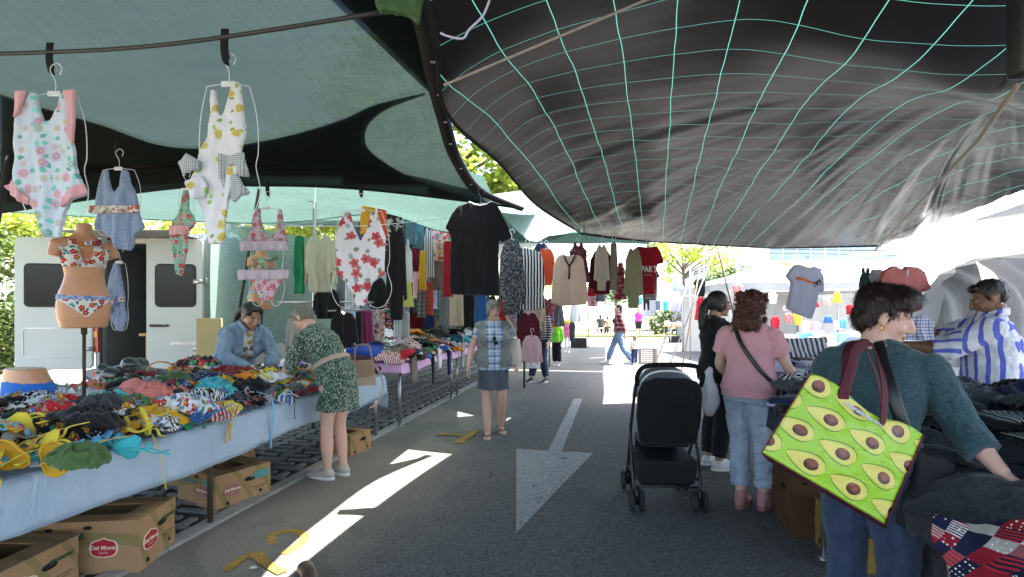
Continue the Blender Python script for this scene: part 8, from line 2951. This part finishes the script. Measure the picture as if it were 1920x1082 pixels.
# children's clothes
kid = [(1372, 532, 1392, 552, 'coral pink', 'tee', 'orange and pink'), (1443, 592, 1463, 622, 'bright red', 'tee', 'red'), (1487, 584, 1504, 610, 'lemon yellow', 'tee', 'yellow'), (1466, 574, 1482, 583, 'pale pink', 'skirt', 'hot pink'), (1560, 546, 1578, 568, 'lemon yellow', 'dress', 'pale yellow'),
       (1543, 592, 1562, 606, 'mid blue', 'skirt', 'blue'), (1438, 548, 1458, 570, 'white', 'tee', 'white print'), (1520, 552, 1534, 566, 'white', 'tee', 'white red print'), (1516, 566, 1536, 576, 'bright red', 'skirt', 'bright red'), (1500, 600, 1520, 626, 'cream', 'tee', 'cream'),
       (1516, 602, 1540, 628, 'pale pink', 'tee', 'peach'), (1560, 600, 1580, 618, 'white', 'tee', 'white'), (1572, 596, 1588, 616, 'sky blue', 'tee', 'pale blue'), (1470, 586, 1486, 606, 'coral pink', 'tee', 'salmon'), (1585, 570, 1600, 590, 'bright red', 'tee', 'small red'), (1540, 556, 1556, 576, 'beige', 'tank', 'beige')]
for k, (x0, y0, x1, y1, c, s, cn) in enumerate(kid):
    gar('child_garment', f'{cn} child garment hanging in the sunlit stall ' + ('left of' if x1 < 1480 else 'behind' if x0 < 1535 else 'right of') + ' the lilac t-shirt', s, x0, x1, y0, y1, 12.5 + (k % 3) * .5, c, None, hanger=False, group='children clothes in the sunlit stall')
pole('clothes_line', 'line of children clothes strung across the sunlit stall', [P(1365, 545, 12.5), P(1480, 546, 12.7), P(1620, 540, 12.9)], .006, WIRE, 'line', 3)
for k, (px, d) in enumerate(((1500, 11.5), (1570, 11.2))):
    t = thing('display_table', ['display table of boxed children things behind the pointing hand', 'display table at the foot of the white tent right of the pointing hand'][k], 'table', V(((px - 960) / F * d, d, 0)), .1, 'display tables of the sunlit stall')
    obj('tabletop', box(bmesh.new(), (0, 0, .78), (1.1, .8, .04)), WHITEPL, t, False)
    obj('front_cloth', box(bmesh.new(), (0, -.39, .42), (1.08, .02, .66)), cloth('stall_front', (.50, .44, .36)), t, False)
    for x in (-.5, .5):
        for y in (-.34, .34):
            obj('leg', sweep(bmesh.new(), [(x, y, 0), (x, y, .77)], .018, 8), METAL, t)
    for q in range(4):
        c = ['beige', 'pale pink', 'sky blue', 'cream'][q]
        setp(obj('display_box', box(bmesh.new(), (0, 0, .06 + .02 * q), (.22, .2, .12 + .04 * q), bev=.01), cloth('heap_' + c, PALETTE[c], ax='XY'), None, False, t.location + V((-.4 + q * .27, .1, .80)), .1), f'{["beige", "pale pink", "sky blue", "cream"][q]} box on the display table ' + ['behind the pointing hand', 'at the foot of the white tent'][k], 'box', 'boxes on the display tables')

# far clothes tables in the sun
for k, (px, pf, wd, lab) in enumerate(((1288, 642, 2.0, 'far table heaped with grey and black clothes beside the orange stained pole'), (1262, 614, 2.2, 'farthest table of clothes beyond the seated man'), (1225, 611, 2.2, 'farthest table near the magenta woman'))):
    g = G(px, pf)
    t = thing('market_table', lab, 'table', g, .05, 'far sunlit tables')
    obj('tabletop', box(bmesh.new(), (0, 0, .76), (wd, 1.1, .04)), plain('raw_wood', (.42, .24, .10), .7, .3, .2, 6.), t, False)
    for x in (-1, 1):
        for y in (-.45, .45):
            obj('leg', sweep(bmesh.new(), [(x * (wd / 2 - .06), y, 0), (x * (wd / 2 - .06), y, .75)], .022, 8), METAL, t)
    r3 = random.Random(k)
    for q in range(7):
        c = r3.choice(['slate grey', 'black', 'pale grey', 'orange', 'white', 'navy', 'lilac', 'turquoise'])
        o = obj('crumpled_garment', heap_cloth('crumpled garment', .32, 700 + k * 10 + q), cloth('heap_' + c, PALETTE[c], ax='XY'), None, True, g + V((-wd / 2 + .2 + q * wd / 7.5, r3.uniform(-.3, .1), .80)), (0, 0, q))
        setp(o, f'{c} garment, {["first", "second", "third", "fourth", "fifth", "sixth", "last"][q]} from the left on the ' + lab.split(' ')[0] + ' table ' + ['by the orange stained pole', 'beyond the seated man', 'near the magenta woman'][k], 'clothing', 'clothes on the far sunlit tables')
    if k == 0:
        for q, c in enumerate(('black', 'lemon yellow', 'lime')):
            setp(obj('storage_crate', box(bmesh.new(), (0, 0, .15), (.5, .4, .3), bev=.02), plain('crate_' + c, dict(black=(.02, .02, .02), lime=(.35, .4, .05)).get(c, (.6, .45, .05)), .5), None, False, g + V((-.55 + q * .55, .1, .0)), .1), f'{c} crate on the ground under the far table by the orange stained pole', 'crate')
# red draped figure and far hanging garments
for (nm_, lab, s, x0, x1, y0, y1, d, c, p_) in (
    ('tshirt', 'black t-shirt hanging far off above the red dress', 'tee', 1299, 1325, 522, 556, 17, 'black', None),
    ('dress', 'red dress hanging far off over the red draped table', 'dress', 1302, 1326, 555, 600, 17, 'bright red', None),
    ('shirt', 'pale blue shirt hanging far off left of the black t-shirt', 'tee', 1258, 1278, 512, 546, 20, (.42, .48, .58), None),
    ('sheet', 'white sheet hanging far off under the pale blue shirt', 'skirt', 1262, 1286, 536, 568, 20.5, 'white', None),
    ('cloth', 'lilac cloth hanging at the farthest stall', 'skirt', 1258, 1276, 566, 584, 22, 'lilac', None),
    ('cloth', 'royal blue cloth hanging at the farthest stall', 'strip', 1276, 1284, 566, 586, 22, 'royal blue', None),
    ('shirt', 'pale blue garment far off left of the magenta woman', 'tee', 1192, 1206, 555, 572, 22, 'sky blue', None),
    ('trousers', 'black trousers hanging far off right of the magenta woman', 'trousers', 1206, 1218, 556, 582, 20, 'black', None),
    ('shirt', 'grey garment far off in the net stall', 'tee', 1228, 1240, 562, 582, 24, 'slate grey', None),
    ('shirt', 'turquoise garment far off in the net stall', 'tee', 1242, 1254, 564, 582, 24, 'turquoise', None),
    ('dress', 'white fluffy dress hanging on the stand past the small mannequins', 'dress', 1067, 1090, 566, 604, 15, 'white', None),
    ('dress', 'pink spotted dress on the stand before the small mannequins', 'dress', 1024, 1042, 566, 602, 12.2, (.5, .06, .12), PATTERNS['spotted']),
    ('shirt', 'dark bag like garment on the rail past the white dress', 'tee', 1066, 1080, 602, 640, 16, 'charcoal', None)):
    gar(nm_, lab, s, x0, x1, y0, y1, d, c, p_, hanger=False, group='garments hung far off', vox=.02)
g = G(1322, 638)
t = thing('draped_table', 'small table draped to the ground in bright red cloth', 'table', g, .1)
bm = bmesh.new()
loft(bm, [[V(((.42 + .08 * (1 - z) + .03 * math.sin(a * 7) * (1 - z)) * math.cos(a), (.42 + .08 * (1 - z) + .03 * math.sin(a * 7) * (1 - z)) * math.sin(a), z * .95 + .01)) for a in [q * 6.283 / 40 for q in range(40)]] for z in (0, .3, .7, .97, 1.)])
obj('red_cloth', bm, cloth('red_drape', (.52, .02, .04)), t)
# child mannequins
for k, (px, pf, H, c, leg, lab) in enumerate(((1044, 686, 1.22, (.22, .62, .05), (.012, .012, .014), 'small white mannequin in a lime green hooded top and black leggings'), (1064, 661, 1.25, (.62, .12, .28), (.62, .58, .60), 'small white mannequin in a pink spotted dress'))):
    f = Fig(lab, G(px, pf), R(150), H, 1.0, {}, sk=(.62, .61, .60), vox=.011, hs=1.1)
    f.root.name = 'mannequin'
    f.root['category'] = 'mannequin'
    f.root['group'] = 'small mannequins by the aisle'
    f.body()
    f.top(cloth('kid_' + str(k), c, PATTERNS['spotted'] if k else None), .5, 5.8, .024, .9 if k == 0 else .2, 'top', vox=.013)
    if k == 0:
        f.pants(cloth('kidp_' + str(k), leg), .9, vox=.013)
    else:
        f.skirt(cloth('kid_' + str(k), c, PATTERNS['spotted']), .55)
    bm = bmesh.new()
    ell(bm, f.j['neck'] + V((0, .0, .02)), (.12, .12, .10))
    obj('hood', wrinkle(fuse(bm, .02, 1, 'hood'), .02, 9), cloth('kidh', (.55, .62, .04)), f.root)
# folding crate beside the child
t = thing('crate', 'grey slatted plastic crate standing on edge in the sun beside the child', 'crate', G(1213, 682), .05)
bm = bmesh.new()
W2 = .42
for x in (-W2 / 2, W2 / 2):
    box(bm, (x, 0, .22), (.03, .12, .42))
for z in (.015, .425):
    box(bm, (0, 0, z), (W2 - .032, .12, .03))
for k in range(9):
    box(bm, (-W2 / 2 + .045 + k * .041, .03, .22), (.012, .02, .378))
for k in range(7):
    box(bm, (0, .045, .06 + k * .055), (W2 - .034, .008, .012))
obj('crate_body', bm, plain('grey_brown_plastic', (.20, .18, .16), .6), t, False)
obj('side_panel', box(bmesh.new(), (W2 / 2 + .05, 0, .22), (.06, .11, .42)), plain('tan_plastic', (.34, .26, .18), .6), t, False)
# rail with dark stock past the white dress
t = thing('clothes_rack', 'black clothes rack past the white fluffy dress', 'rack', G(1085, 652), .1)
for x in (-.4, .4):
    obj('upright', sweep(bmesh.new(), [(x, 0, 0), (x, 0, 1.5)], .02, 8), DARKPOLE, t)
for z in (1.1, 1.3, 1.5):
    obj('rail', sweep(bmesh.new(), [(-.4, 0, z), (.4, 0, z)], .014, 8), DARKPOLE, t)
obj('basket', box(bmesh.new(), (0, 0, .2), (.6, .4, .4), bev=.02), plain('black_mesh_fabric', (.012, .012, .013), .8), t, False)
# shoe tip of a passer-by and litter
g = G(582, 1078)
bm = bmesh.new()
sweep(bm, spline([(0, -.20, .045), (0, -.10, .06), (0, .0, .05), (0, .07, .035), (0, .10, .02)], 3), [(.034, .04)] * 3 + [(.042, .045)] * 3 + [(.046, .040)] * 3 + [(.042, .03)] * 3 + [(.02, .015)], 12, ref=(0, 0, 1))
setp(obj('shoe', wrinkle(fuse(bm, .006, 2, 'shoe'), .003, 20), plain('brown_leather', (.055, .028, .020), .4, .5), None, True, (g.x, g.y - .05, 0), .5), 'brown leather shoe standing at the bottom edge of the sun patch', 'shoe')
for k, (px, py, r_, lab) in enumerate(((345, 1012, .02, 'scrap of white paper beside the banana box'), (475, 1066, .02, 'pale scrap near the yellow road marking'), (720, 934, .012, 'tiny white scrap in the sun patch'), (888, 818, .03, 'dark drain scrap on the yellow cross mark'))):
    me = heap_cloth('crumpled garment', r_, 500 + k)
    for vv in me.vertices:
        vv.co.z *= .35
    setp(obj('litter', me, plain('paper_scrap' if k != 3 else 'dark_scrap', (.55, .54, .5) if k != 3 else (.03, .03, .03), .8), None, True, G(px, py) + V((0, 0, .005))), lab, 'litter')
bpy.data.scenes.remove(TMP)
